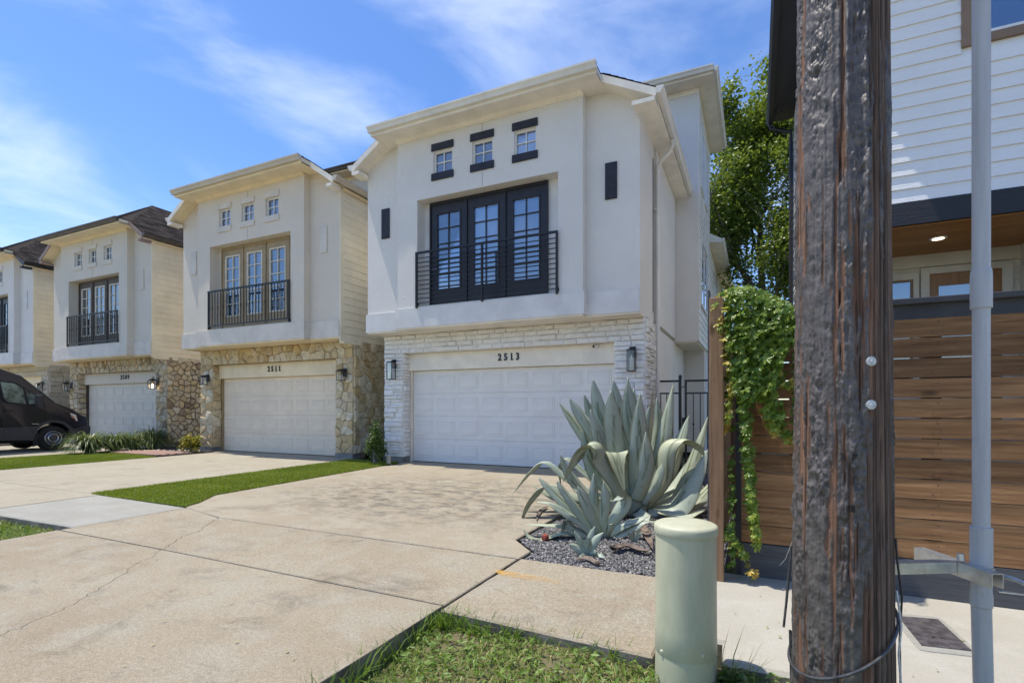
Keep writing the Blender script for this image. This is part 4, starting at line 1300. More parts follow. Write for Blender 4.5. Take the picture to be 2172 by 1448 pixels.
def side_window(parent, x, y0, y1, z0, z1):
    f = MB()
    f.box(x, x + 0.05, y0, y1, z0, z0 + 0.06).box(x, x + 0.05, y0, y1, z1 - 0.06, z1).box(x, x + 0.0501, y0, y0 + 0.06, z0 + 0.06, z1 - 0.06).box(x, x + 0.0501, y1 - 0.06, y1, z0 + 0.06, z1 - 0.06)
    ym = (y0 + y1) / 2
    f.box(x, x + 0.045, ym - 0.03, ym + 0.03, z0 + 0.06, z1 - 0.06)
    w = f.build('window', M['win_white'], parent)
    for a, b in ((y0 + 0.061, ym - 0.031), (ym + 0.031, y1 - 0.061)):
        bx('pane', M['glass_blue'], w, x + 0.02, x + 0.025, a, b, z0 + 0.061, z1 - 0.061)

def rear_block(H, xl, xr, y0, y1, ztop, wall, trim, gutter, sid, low=2.96):
    bx('rear_wall', M[wall], H, xl, xr, y0, y1, low, ztop - 0.12)
    zt = ztop
    MB().box(xl - 0.4, xr + 0.38, y0 - 0.42, y1 + 0.2, zt - 0.17, zt - 0.13).build('soffit', M[trim], H)
    MB().box(xl, xr + 0.02, y0 - 0.02, y0 - 0.001, zt - 0.30, zt - 0.171).build('frieze', M[trim], H)
    MB().box(xl - 0.4, xr + 0.38, y0 - 0.44, y0 - 0.421, zt - 0.17, zt - 0.02).build('fascia', M[trim], H)
    MB().sweep((xl - 0.4, y0 - 0.441, zt - 0.12), (xr + 0.4, y0 - 0.441, zt - 0.12), k_gutter(), (0, -1, 0)).build('gutter', M[gutter], H)
    MB().sweep((xr + 0.381, y0 - 0.45, zt - 0.12), (xr + 0.381, y1 + 0.2, zt - 0.12), k_gutter(), (1, 0, 0)).build('gutter', M[gutter], H)
    ym = (y0 + y1) / 2; xm = (xl + xr) / 2
    a = [(xl - 0.4, y0 - 0.43, zt - 0.129), (xr + 0.38, y0 - 0.43, zt - 0.129), (xr + 0.38, y1 + 0.2, zt - 0.129), (xl - 0.4, y1 + 0.2, zt - 0.129)]
    MB().add(a + [(xm - 1.0, ym, zt + 0.9), (xm + 1.0, ym, zt + 0.9)], [(0, 1, 5, 4), (1, 2, 5), (2, 3, 4, 5), (3, 0, 4), (3, 2, 1, 0)]).build('roof', M['shingle'], H)
    if sid:
        wins = [(y0 + 0.5, y0 + 1.3, 7.0, 8.6), (y0 + 1.7, y0 + 2.5, 7.0, 8.6), (y0 + 0.5, y0 + 2.3, 3.95, 5.7)]
        lap(H, xr, y0 + 0.06, y1, low, zt - 0.18, M[sid], wins)
        bx('corner_board', M[sid], H, xr + 0.001, xr + 0.03, y0 - 0.01, y0 + 0.058, low, zt - 0.18)
        for w in wins: side_window(H, xr + 0.002, *w)

rear_block(H13, -7.9, -1.30, 13.7, 17.2, 9.46, 'stucco_white', 'trim_white', 'gutter_white', 'siding_white')
bx('rear_soffit', M['trim_white'], H13, -1.869, -1.32, 13.75, 17.2, 2.93, 2.958)
bx('rear_ground_wall', M['stucco_white'], H13, -7.5, -1.32, 15.71, 17.2, 0, 2.929)
# narrow rear wing farther back with its own eave
bx('annex_wall', M['stucco_white'], H13, -7.0, -1.32, 17.201, 24.0, 0.0, 6.5)
lap(H13, -1.32, 17.21, 24.0, 3.0, 6.42, M['siding_white'], [(19.6, 20.6, 4.6, 5.6)])
side_window(H13, -1.318, 19.6, 20.6, 4.6, 5.6)
MB().hexa([(-7.3, 17.21, 6.5), (-0.98, 17.21, 6.5), (-0.98, 24.3, 6.5), (-7.3, 24.3, 6.5)], [(-4.2, 17.21, 8.2), (-4.1, 17.21, 8.2), (-4.1, 24.3, 8.2), (-4.2, 24.3, 8.2)]).build('roof', M['shingle'], H13)
bx('soffit', M['trim_white'], H13, -1.32, -0.98, 17.22, 24.3, 6.44, 6.497)
MB().sweep((-0.979, 17.25, 6.42), (-0.979, 24.3, 6.42), k_gutter(), (1, 0, 0)).build('gutter', M['gutter_white'], H13)
MB().hexa([(-1.35, 17.18, 6.46), (-0.95, 17.18, 6.40), (-0.95, 17.205, 6.40), (-1.35, 17.205, 6.46)], [(-1.35, 17.18, 6.75), (-0.95, 17.18, 6.52), (-0.95, 17.205, 6.52), (-1.35, 17.205, 6.75)]).build('rake_board', M['trim_white'], H13)
# side wall dressing: downspout, seam and belt line
dsx = -1.79
MB().tube([(-1.50, 10.70, 6.62), (-1.50, 10.70, 6.50), (-1.56, 10.71, 6.38), (-1.72, 10.74, 6.27), (dsx, 10.75, 6.15), (dsx, 10.75, 5.8), (dsx, 10.75, 0.25), (dsx, 10.75, 0.06)], 0.042, 10).build('downspout', M['gutter_white'], H13, True)
for z in (0.8, 2.95, 5.3): bx('downspout_strap', M['gutter_white'], H13, -1.869, dsx + 0.01, 10.70, 10.80, z - 0.015, z + 0.015)
bx('side_seam', M['accent'], H13, -1.869, -1.861, 10.62, 10.66, 3.2, 6.3)
bx('side_return', M['stucco_white'], H13, -1.869, -1.835, 10.82, 13.69, 3.02, 6.55)
rear_block(H11, X11(-2.8), X11(3.1) + 0.45, 13.9, 17.2, 9.5, 'stucco_cream', 'trim_cream', 'gutter_brown', None)

# security camera and garage sensor on the white house
sc_ = PY(1262, 735, Y13[3] - 0.14)
scam = empty('security_camera', sc_, 'small white security camera on the beam right of the 2513 digits', 'camera')
MB().lathe([(0.035, 0), (0.035, 0.012), (0.02, 0.02)], (sc_[0] + 0.06, sc_[1] - 0.021, sc_[2] - 0.01), 14).build('mount', M['win_white'], scam, True)
MB().tube([(sc_[0] + 0.06, sc_[1] - 0.02, sc_[2] + 0.0), (sc_[0], sc_[1] - 0.06, sc_[2])], 0.03, 12).build('body', M['win_white'], scam, True)
MB().tube([(sc_[0] - 0.0005, sc_[1] - 0.0605, sc_[2]), (sc_[0] - 0.02, sc_[1] - 0.075, sc_[2])], [0.029, 0.027], 12).build('lens', M['black_metal'], scam, True)

# wall lanterns
def at_wall(px, py, Y): return PY(px, py, Y)
yf13 = Y13[2] - 0.016
wall_lantern(at_wall(836, 776, yf13), 'box', 'tall black box lantern on the white stone left of the 2513 garage')
wall_lantern(at_wall(1342, 752, yf13), 'box', 'tall black box lantern on the white stone right of the 2513 garage', 1.0)
yf11 = Y11[2] - 0.02
wall_lantern((X11(-2.62), yf11, 2.08), 'taper', 'black tapered lantern left of the cream 2511 garage door', 1.1)
wall_lantern((X11(2.86), yf11, 2.08), 'taper', 'black tapered lantern right of the cream 2511 garage door', 1.1)
yf09 = Y09[2] - 0.02
wall_lantern((X09(-2.86), yf09, 2.05), 'scroll', 'black scroll lantern left of the 2509 garage door', 1.25)
wall_lantern((X09(2.66), yf09, 2.05), 'scroll', 'lit black scroll lantern right of the 2509 garage door', 1.25, True)
wall_lantern((X07(2.75), Y07[2] - 0.02, 2.15), 'box', 'black box lantern on the leftmost house behind the van', 1.15)
def PX(px, py, Xp):
    d = ray(px, py); k = Xp / d[0]
    return (Xp, d[1] * k, CAM_H + d[2] * k)

# ------------------------------------------------------------------ white neighbour house on the right
def grain_paint(name, c, axis=0, rough=0.6):
    k = NT(name)
    s_ = [30, 30, 30]; s_[axis] = 2.0
    r = k.rand()
    off_ = k.n('ShaderNodeCombineXYZ', {0: k.math('MULTIPLY', r, 31.0), 2: k.math('MULTIPLY', r, 47.0)})
    add = k.n('ShaderNodeVectorMath', {0: k.tc.outputs['Object'], 1: off_.outputs[0]}, operation='ADD')
    g = k.noise(1.0, 5, 0.6, k.n('ShaderNodeMapping', {'Vector': add.outputs[0], 'Scale': tuple(s_)}), 1.2)
    rg = k.math('SINE', k.math('MULTIPLY', g.outputs[0], 24.0))
    n = k.noise(1.0, 4)
    col = k.mix(k.rng(n, 0.3, 0.7), tuple(x * 0.95 for x in c), c)
    return k.done(col, rough, k.bump(rg, 0.35, 0.0022), 0, 0.35)
M['siding_snow'] = grain_paint('siding_snow', (0.86, 0.85, 0.84))
M['fascia_dark'] = grain_paint('fascia_dark', (0.03, 0.032, 0.04))
M['soffit_wood'] = wood('soffit_wood', (0.30, 0.13, 0.03), (0.38, 0.17, 0.045), (0.46, 0.22, 0.065), 0, 0.8, 0.5, 0.12, False, 0.4)
M['door_wood'] = wood('door_wood', (0.24, 0.105, 0.03), (0.32, 0.15, 0.05), (0.38, 0.19, 0.07), 2, 0.8, 0.4, 0.1, False, 0.5)
M['window_brown'] = paint('window_brown', (0.26, 0.17, 0.11), 0.06, 4, 0.5)
M['porch_trim'] = paint('porch_trim', (0.70, 0.66, 0.58), 0.05, 3, 0.6, 0.15, 60)
NX, NY = 0.78, 7.1
HN = empty('white_neighbour_house', (NX + 3, NY, 0), 'white lap sided house with dark fascia and wooden porch ceiling behind the fence', 'house')
bx('upper_wall', M['siding_snow'], HN, NX + 0.02, 8.0, NY + 0.03, 13.1, 3.56, 8.1)
wx0, wx1, wz0, wz1 = 2.01, 3.9, 5.14, 6.6
z = 3.555; k = 0
while z < 8.0:
    z1 = z + 0.162
    segs = [(NX, 8.0)] if not (wz0 - 0.08 < z < wz1) else [(NX, wx0), (wx1, 8.0)]
    for a, b in segs:
        MB().hexa([(a, NY + 0.002, z), (b, NY + 0.002, z), (b, NY + 0.029, z), (a, NY + 0.029, z)], [(a, NY + 0.02, z1), (b, NY + 0.02, z1), (b, NY + 0.029, z1), (a, NY + 0.029, z1)]).build('siding_board', M['siding_snow'], HN)
    MB().hexa([(NX - 0.008, NY + 0.06, z), (NX + 0.018, NY + 0.06, z), (NX + 0.018, 13.1, z), (NX - 0.008, 13.1, z)], [(NX + 0.01, NY + 0.06, z1), (NX + 0.018, NY + 0.06, z1), (NX + 0.018, 13.1, z1), (NX + 0.01, 13.1, z1)]).build('siding_board', M['siding_snow'], HN)
    z += 0.152
bx('corner_board', M['siding_snow'], HN, NX - 0.015, NX + 0.0, NY - 0.0, NY + 0.058, 3.55, 8.0)
W = wall_holes(wx0, wx1, wz0, wz1, NY - 0.012, NY + 0.04, [(wx0 + 0.09, wx1 - 0.09, wz0 + 0.09, wz1 - 0.09)]).build('window', M['window_brown'], HN)
bx('pane', M['glass_blue'], W, wx0 + 0.085, wx1 - 0.085, NY + 0.018, NY + 0.024, wz0 + 0.085, wz1 - 0.085)
bx('sash', M['win_white'], W, wx0 + 0.09, wx1 - 0.09, NY - 0.002, NY + 0.017, wz0 + 0.091, wz0 + 0.125)
bx('window_room', M['dark_room'], W, wx0 + 0.05, wx1 - 0.05, NY + 0.0265, NY + 0.0285, wz0 + 0.05, wz1 - 0.05)
bx('fascia', M['fascia_dark'], HN, NX - 0.03, 8.0, NY - 0.02, NY + 0.03, 3.30, 3.552)
for i in range(10):
    bx('soffit_plank', M['soffit_wood'], HN, NX, 8.0, NY + 0.031 + i * 0.137, NY + 0.031 + i * 0.137 + 0.135, 3.285, 3.31)
bx('ceiling_core', M['fascia_dark'], HN, NX, 8.0, NY + 0.031, 8.5, 3.312, 3.55)
RY = 8.5
bx('porch_wall', M['porch_trim'], HN, NX, 8.0, RY + 0.04, 13.1, 0.0, 3.31)
bx('porch_crown', M['porch_trim'], HN, NX, 2.98, RY - 0.02, RY + 0.039, 3.12, 3.284)
zz = 0.9
while zz < 3.1:
    MB().hexa([(NX, RY + 0.012, zz), (2.98, RY + 0.012, zz), (2.98, RY + 0.039, zz), (NX, RY + 0.039, zz)], [(NX, RY + 0.03, zz + 0.15), (2.98, RY + 0.03, zz + 0.15), (2.98, RY + 0.039, zz + 0.15), (NX, RY + 0.039, zz + 0.15)]).build('siding_board', M['porch_trim'], HN)
    zz += 0.152
bx('porch_side_wall', M['porch_trim'], HN, 2.98, 4.5, NY + 0.3, RY + 0.039, 0.0, 3.284)
dfx0, dfx1 = 2.00, 2.90
fr = wall_holes(dfx0 - 0.02, dfx1, 0.9, 3.10, RY - 0.03, RY + 0.011, [(dfx0 + 0.07, dfx1 - 0.10, 0.9, 3.02)]).build('door_frame', M['porch_trim'], HN)
D = wall_holes(dfx0 + 0.072, dfx1 - 0.102, 0.9, 3.018, RY - 0.012, RY + 0.02, [(dfx0 + 0.17, dfx1 - 0.20, 1.2, 2.86)]).build('door', M['door_wood'], HN)
bx('pane', M['glass_blue'], D, dfx0 + 0.165, dfx1 - 0.195, RY + 0.006, RY + 0.010, 1.19, 2.87)
W2 = wall_holes(1.40, 1.96, 1.5, 3.05, RY - 0.025, RY + 0.011, [(1.46, 1.90, 1.6, 2.97)]).build('window', M['porch_trim'], HN)
wall_holes(1.461, 1.899, 1.6, 2.969, RY - 0.015, RY + 0.010, [(1.49, 1.87, 1.64, 2.94)]).build('sash', M['window_brown'], W2)
bx('pane', M['glass_blue'], W2, 1.488, 1.872, RY - 0.004, RY + 0.0, 1.638, 2.942)
lt = PY(1990, 502, 7.72)
cl = empty('recessed_light', (lt[0], 7.72, 3.284), 'lit round recessed light in the wooden porch ceiling', 'ceiling light')
MB().lathe([(0.085, -0.002), (0.085, -0.012), (0.062, -0.014)], (lt[0], 7.72, 3.285), 24).build('trim_ring', M['win_white'], cl, True)
kk = NT('downlight'); kk.b.inputs['Emission Color'].default_value = (1, 0.86, 0.62, 1); kk.b.inputs['Emission Strength'].default_value = 2.0
M['downlight'] = kk.done((0.9, 0.85, 0.7), 0.5)
MB().lathe([(0.058, -0.013), (0.058, -0.017)], (lt[0], 7.72, 3.285), 20).build('lamp', M['downlight'], cl)
# side eave, gutter and downspout
bx('eave', M['gutter_black'], HN, 0.36, 8.0, 6.65, 13.2, 7.78, 7.98)
bx('side_wall_top', M['siding_snow'], HN, NX + 0.021, 8.0, NY + 0.031, 13.09, 7.6, 7.779)
MB().hexa([(0.34, 6.6, 7.981), (8.2, 6.6, 7.981), (8.2, 13.4, 7.981), (0.34, 13.4, 7.981)], [(3.5, 9.5, 9.3), (5, 9.5, 9.3), (5, 10.5, 9.3), (3.5, 10.5, 9.3)]).build('roof', M['shingle'], HN)
MB().sweep((0.359, 6.6, 7.70), (0.359, 13.2, 7.70), [(0, 0), (0.09, 0), (0.13, 0.08), (0.13, 0.14), (0, 0.14)], (-1, 0, 0)).build('gutter', M['gutter_black'], HN)
MB().tube([(0.30, 13.12, 7.70), (0.32, 13.12, 7.60), (0.72, 13.14, 7.45), (0.73, 13.14, 7.2), (0.73, 13.14, 0.05)], 0.045, 8).build('downspout', M['gutter_black'], HN, True)
sw = MB().box(NX - 0.03, NX - 0.009, 10.0, 11.0, 4.6, 6.2).build('window', M['win_white'], HN)
bx('pane', M['glass_blue'], sw, NX - 0.034, NX - 0.031, 10.08, 10.92, 4.68, 6.12)
sw = MB().box(NX - 0.03, NX - 0.009, 9.0, 9.7, 6.4, 7.3).build('window', M['gutter_black'], HN)
bx('pane', M['glass_blue'], sw, NX - 0.034, NX - 0.031, 9.06, 9.64, 6.46, 7.24)
bx('lower_side_wall', M['siding_snow'], HN, NX + 0.02, NX + 0.3, RY + 0.041, 13.1, 0, 3.3)
bx('porch_floor', M['foundation'], HN, NX, 8.0, NY, RY + 0.0395, 0.0, 0.85)
bx('porch_left_wall', M['siding_snow'], HN, NX, NX + 0.14, NY + 0.04, RY - 0.021, 0.851, 3.28)

# ------------------------------------------------------------------ fences
M['fence_wood'] = wood('fence_wood', (0.155, 0.076, 0.032), (0.25, 0.125, 0.053), (0.37, 0.198, 0.090), 0, 1.0, 0.7, 0.34)
M['fence_dark'] = paint('fence_dark', (0.045, 0.046, 0.052), 0.15, 4, 0.6, 0.2, 60)
M['fence_base'] = wood('fence_base', (0.075, 0.075, 0.08), (0.10, 0.10, 0.105), (0.13, 0.128, 0.128), 0, 1.2, 0.85, 0.1, False)
M['post_wood'] = wood('post_wood', (0.19, 0.105, 0.055), (0.28, 0.165, 0.09), (0.36, 0.225, 0.13), 2, 1.0, 0.8, 0.1)
FY = 4.30
F = empty('plank_fence', (1.5, FY, 0), 'brown horizontal plank fence with dark cap behind the utility pole', 'fence')
bays = [(-0.095, 2.70), (2.703, 5.2), (5.203, 7.6)]
rf_ = random.Random(5)
for bi, (a, b) in enumerate(bays):
    z = 0.25
    for k in range(12):
        h = rf_.uniform(0.1255, 0.1290)
        z1 = z + h; dy_ = rf_.uniform(-0.006, 0.003)
        e = 0.0 if bi else 0.001
        MB().hexa([(a, FY - 0.02 + dy_ - 0.003, z), (b, FY - 0.02 + dy_ - 0.003, z + rf_.uniform(-.002, .002)), (b, FY, z), (a, FY, z)],
                  [(a, FY - 0.02 + dy_, z1), (b, FY - 0.02 + dy_, z1 + rf_.uniform(-.0015, .0015)), (b, FY, z1), (a, FY, z1)]).build('plank', M['fence_wood'], F)
        z += 0.1345
    bx('base_board', M['fence_base'], F, a, b, FY - 0.03, FY + 0.02, -0.05, 0.242)
scr = MB()
for k in range(12):
    for xx in (0.0, 0.03, 1.06, 1.09, 2.62, 2.65):
        scr.lathe([(0.004, 0.0), (0.004, 0.003)], (0, 0, 0), 6)
        for q in range(len(scr.v) - 12, len(scr.v)):
            vx, vy, vz = scr.v[q]; scr.v[q] = (xx + vx, FY - 0.0305 + vz, 0.25 + k * 0.1345 + (0.03 if xx * 100 % 2 < 1 else 0.095) + vy)
o = scr.build('screws', M['fence_dark'], F); o['kind'] = 'stuff'
for xx in (-0.05, 1.03, 2.66, 5.16):
    bx('post', M['fence_dark'], F, xx, xx + 0.09, FY + 0.021, FY + 0.11, 0.0, 1.87)
bx('corner_trim', M['fence_dark'], F, -0.135, -0.097, FY - 0.035, FY + 0.02, 0.0, 1.87)
bx('cap_rail', M['fence_dark'], F, -0.14, 7.6, FY - 0.028, FY + 0.05, 1.850, 1.945)
bx('cap', M['fence_dark'], F, -0.15, 7.6, FY - 0.075, FY + 0.09, 1.946, 1.985, 0.004)
S = empty('side_fence', (-0.22, 4.1, 0), 'weathered cedar post and side fence running back beside the gravel', 'fence')
bx('end_post', M['post_wood'], S, -0.303, -0.207, 4.03, 4.12, -0.05, 2.06, 0.004)
bx('trim_board', M['fence_base'], S, -0.316, -0.304, 4.04, 4.15, -0.05, 2.12)
z = 0.06
while z < 1.95:
    MB().box(-0.27, -0.25, 4.135, 10.9, z, z + 0.13).build('plank', M['fence_wood'], S); z += 0.138
for yy in (6.5, 8.9, 10.8): bx('post', M['post_wood'], S, -0.249, -0.16, yy, yy + 0.09, 0, 2.0)

# iron gate
Gt = empty('iron_gate', (-1.2, 10.8, 0), 'black iron gate with knuckled bars beside the white house', 'gate')
gm_ = M['black_metal']; gy = 10.8
def gate_bar(mb, x, z0, z1, r=0.009): mb.box(x - r, x + r, gy - r, gy + r, z0, z1)
gp = MB().box(-1.39, -1.33, gy - 0.03, gy + 0.03, -0.05, 1.86); gp.lathe([(0.02, 0), (0.035, 0.02), (0.035, 0.05), (0.01, 0.075)], (-1.36, gy, 1.86), 10); gp.build('gate_post', gm_, Gt)
MB().box(-1.84, -1.39, gy - 0.018, gy + 0.018, 1.79, 1.83).box(-1.84, -1.39, gy - 0.014, gy + 0.014, 1.55, 1.58).box(-1.84, -1.39, gy - 0.014, gy + 0.014, 0.12, 0.15).build('side_panel', gm_, Gt)
for x in (-1.74, -1.62, -1.50):
    m_ = MB(); gate_bar(m_, x, 0.151, 1.549); m_.build('bar', gm_, Gt)
MB().box(-1.27, -0.32, gy - 0.018, gy + 0.018, 1.79, 1.83).box(-1.23, -0.32, gy - 0.014, gy + 0.014, 1.55, 1.58).box(-1.23, -0.32, gy - 0.014, gy + 0.014, 0.12, 0.15).box(-1.27, -1.23, gy - 0.017, gy + 0.017, 0.08, 1.789).box(-0.36, -0.32, gy - 0.017, gy + 0.017, 0.08, 1.789).build('gate_leaf', gm_, Gt)
for i, x in enumerate((-1.11, -0.98, -0.85, -0.72, -0.59, -0.46)):
    m_ = MB(); gate_bar(m_, x, 0.151, 1.549)
    if i % 2 == 0: m_.lathe([(0.01, -0.03), (0.022, 0), (0.01, 0.03)], (x, gy, 0.95), 8)
    m_.build('bar', gm_, Gt)
bx('latch', gm_, Gt, -1.32, -1.20, gy - 0.045, gy - 0.019, 0.92, 1.08)
MB().tube([(-1.33, gy, 1.68), (-1.29, gy - 0.01, 1.70), (-1.25, gy, 1.67)], 0.008, 6).build('hinge', gm_, Gt)

# ------------------------------------------------------------------ utility pole
PC = np.array([0.29, 2.24])
vd = -PC / np.linalg.norm(PC)                    # towards the street corner where the camera stands
vs_ = np.array([-vd[1], vd[0]]); 
if vs_ @ RT[:2] < 0: vs_ = -vs_
def pole_r(z): return 0.1585 - 0.0075 * (z - 0.24)
def pole_pt(phi, z, extra=0.0):
    r = pole_r(z) + extra
    d = vd * math.cos(phi) + vs_ * math.sin(phi)
    return (PC[0] + d[0] * r, PC[1] + d[1] * r, z)
NA, NZ = 300, 900
ph = np.linspace(-PI, PI, NA, endpoint=False)
zs = np.concatenate([np.linspace(-0.3, 3.2, NZ - 40), np.linspace(3.2, 8.5, 41)[1:]])
PH, ZZ = np.meshgrid(ph, zs)
cx_, sy_ = np.cos(PH), np.sin(PH)
R0 = pole_r(ZZ)
warp = 0.25 * (fbm(cx_ * 2, sy_ * 2, ZZ * 2.0, 3, 51) - 0.5)
warp2 = 0.6 * (fbm(cx_ * 6, sy_ * 6, ZZ * 7.0, 3, 53) - 0.5)
streak = fbm(cx_ * 7.5 + warp * 1.5, sy_ * 7.5 + warp * 1.5, ZZ * 2.6, 4, 61, 0.62)
patch = fbm(cx_ * 2.4 + 5, sy_ * 2.4, ZZ * 1.3 + warp * 3, 5, 71)
side_bias = sstep(0.22, 0.75, np.sin(PH) + 0.55 * (patch - 0.5) + 0.5 * (streak - 0.5)) * (np.cos(PH) > -0.3)
tarv = 0.62 * streak + 0.38 * patch - 0.17 * side_bias + 0.022 + 0.012 * sstep(0.9, 1.9, ZZ)
tar = sstep(0.445, 0.485, tarv + 0.05 * (fbm(cx_ * 22, sy_ * 22, ZZ * 24, 2, 63) - 0.5))
grain = fbm(cx_ * 26 + warp * 2, sy_ * 26 + warp * 2, ZZ * 1.1, 4, 81)
crackn = fbm(cx_ * 13 + warp, sy_ * 13, ZZ * 0.55, 3, 91)
crk = 1 - sstep(0.0, 0.03, np.abs(crackn - 0.5))
wrk = 1 - 2 * np.abs(fbm(cx_ * 7 + warp2, sy_ * 7 - warp2, ZZ * 15 + warp2 * 2, 4, 101, 0.55) - 0.5)
lump = fbm(cx_ * 10 + warp2, sy_ * 10 + warp2, ZZ * 34, 4, 111, 0.6)
lump2 = fbm(cx_ * 24 - warp2, sy_ * 24 + warp2, ZZ * 80, 2, 113, 0.6)
amp = 0.45 + 1.2 * sstep(0.35, 0.7, fbm(cx_ * 2, sy_ * 2, ZZ * 3, 3, 117))
tcrack = 1 - sstep(0.0, 0.05, np.abs(fbm(cx_ * 4 + warp2, sy_ * 4, ZZ * 5 + warp2, 3, 119) - 0.5))
hole = sstep(0.58, 0.72, fbm(cx_ * 7, sy_ * 7, ZZ * 14, 3, 131))
d = 0.0040 * (grain - 0.5) * 2 - 0.007 * crk * (1 - tar) + tar * (0.0045 + amp * (0.0075 * (wrk - 0.8) + 0.0135 * (lump - 0.5) + 0.0035 * (lump2 - 0.5)) - 0.003 * hole - 0.0035 * tcrack * amp)
d += 0.010 * (fbm(cx_ * 1.2, sy_ * 1.2, ZZ * 0.8, 3, 141) - 0.5)
# glossy runs of tar on the right flank
for (p0, za, zb, wd) in ((0.45, 1.95, 3.3, 0.050), (0.47, 1.62, 2.2, 0.035), (-0.18, 1.55, 2.35, 0.03), (0.50, 1.30, 1.62, 0.03), (0.10, 2.2, 3.3, 0.05)):
    wob = p0 + 0.05 * (vnoise(ZZ * 6, 0, 0, 7) - 0.5)
    m_ = np.exp(-((PH - wob) / wd) ** 2) * sstep(za - 0.02, za + 0.03, ZZ) * (1 - sstep(zb - 0.05, zb, ZZ))
    bead = 0.5 + vnoise(ZZ * 24, p0 * 10, 0, 17)
    d += 0.008 * m_ * bead
    drip = np.exp(-((PH - wob) / (wd * 0.7)) ** 2 - ((ZZ - za) / 0.02) ** 2)
    d += 0.010 * drip
    tar = np.maximum(tar, sstep(0.25, 0.5, m_ + drip))
Rr = R0 + d
DX = vd[0] * cx_ + vs_[0] * sy_; DY = vd[1] * cx_ + vs_[1] * sy_
pv_ = np.stack([PC[0] + DX * Rr, PC[1] + DY * Rr, ZZ], 2).reshape(-1, 3)
ri = np.arange(NZ - 1)[:, None] * NA; ci = np.arange(NA)[None]; cj = (np.arange(NA)[None] + 1) % NA
pq = np.stack([ri + ci, ri + cj, ri + NA + cj, ri + NA + ci], 2).reshape(-1, 4)
def pole_mat():
    k = NT('creosote_pole')
    t = k.attr('tar'); w = k.attr('grey'); g = k.attr('grain'); c = k.attr('crackle')
    fine = k.noise(1.0, 6, 0.7, k.mapped((90, 90, 7)))
    wood_c = k.mix(k.rng(g, 0.28, 0.68), (0.060, 0.035, 0.023), (0.235, 0.122, 0.074))
    grey_c = k.mix(k.rng(g, 0.28, 0.68), (0.045, 0.030, 0.022), (0.165, 0.112, 0.084))
    wc = k.mix(w, wood_c, grey_c)
    wc = k.hsv(wc, 0.5, 1.0, k.rng(fine, 0.25, 0.75, 0.6, 1.4))
    wc = k.mix(k.rng(c, 0.3, 1.0, 0, 0.85), wc, (0.012, 0.009, 0.008))
    n = k.noise(22, 6, 0.7); nb = k.noise(4, 5, 0.65)
    tc_ = k.mix(k.rng(n, 0.3, 0.7), (0.045, 0.039, 0.036), (0.145, 0.126, 0.115))
    tc_ = k.mix(k.rng(nb, 0.5, 0.7, 0, 0.5), tc_, (0.110, 0.092, 0.080))
    spk = k.noise(110, 2, 0.5)
    tc_ = k.mix(k.rng(spk, 0.62, 0.72, 0, 0.4), tc_, (0.20, 0.16, 0.12))
    col = k.mix(t, wc, tc_)
    ro = k.math('ADD', k.n('ShaderNodeMapRange', {0: t, 3: 0.85, 4: 0.36}).outputs[0], k.math('MULTIPLY', nb.outputs[0], 0.22))
    k.done(col, ro, k.bump(k.math('ADD', fine.outputs[0], k.math('MULTIPLY', k.noise(75, 4, 0.7).outputs[0], 0.8)), 0.5, 0.004), 0, 0.5)
    return k.m
M['pole'] = pole_mat()
greyA = np.clip(side_bias * 0.9 + 0.5 * (patch - 0.4), 0, 1)
P_ = empty('utility_pole', (PC[0], PC[1], -0.3), 'thick dark wooden utility pole streaked with tar in the right foreground', 'utility pole')
np_mesh('shaft', pv_, None, pq, M['pole'], P_, {'tar': tar.ravel(), 'grey': greyA.ravel(), 'grain': grain.ravel(), 'crackle': (crk * (1 - tar)).ravel()}, smooth=True)
def on_pole(px, py):
    dd = ray(px, py); a = np.array([dd[0], dd[1]]); z0 = 1.25
    r = pole_r(CAM_H + dd[2] * 2.1) + 0.004
    A_ = a @ a; B_ = -2 * a @ PC; C_ = PC @ PC - r * r
    t = (-B_ - math.sqrt(max(0, B_ * B_ - 4 * A_ * C_))) / (2 * A_)
    return np.array([dd[0] * t, dd[1] * t, CAM_H + dd[2] * t])
M['galv'] = paint('galvanised', (0.62, 0.64, 0.64), 0.12, 12, 0.38, 0.1, 60, metal=0.85)
M['tag'] = paint('pole_tag', (0.62, 0.62, 0.60), 0.15, 60, 0.5)
for py in (766, 858):
    c = on_pole(1847, py); nrm = Vector((c[0] - PC[0], c[1] - PC[1], 0)).normalized()
    mb = MB(); a = Vector(c); mb.tube([a - nrm * 0.006, a + nrm * 0.004, a + nrm * 0.0055], [0.0165, 0.0165, 0.0145], 20); mb.tube([a + nrm * 0.0056, a + nrm * 0.008], [0.006, 0.004], 8)
    mb.build('pole_tag', M['tag'], P_)
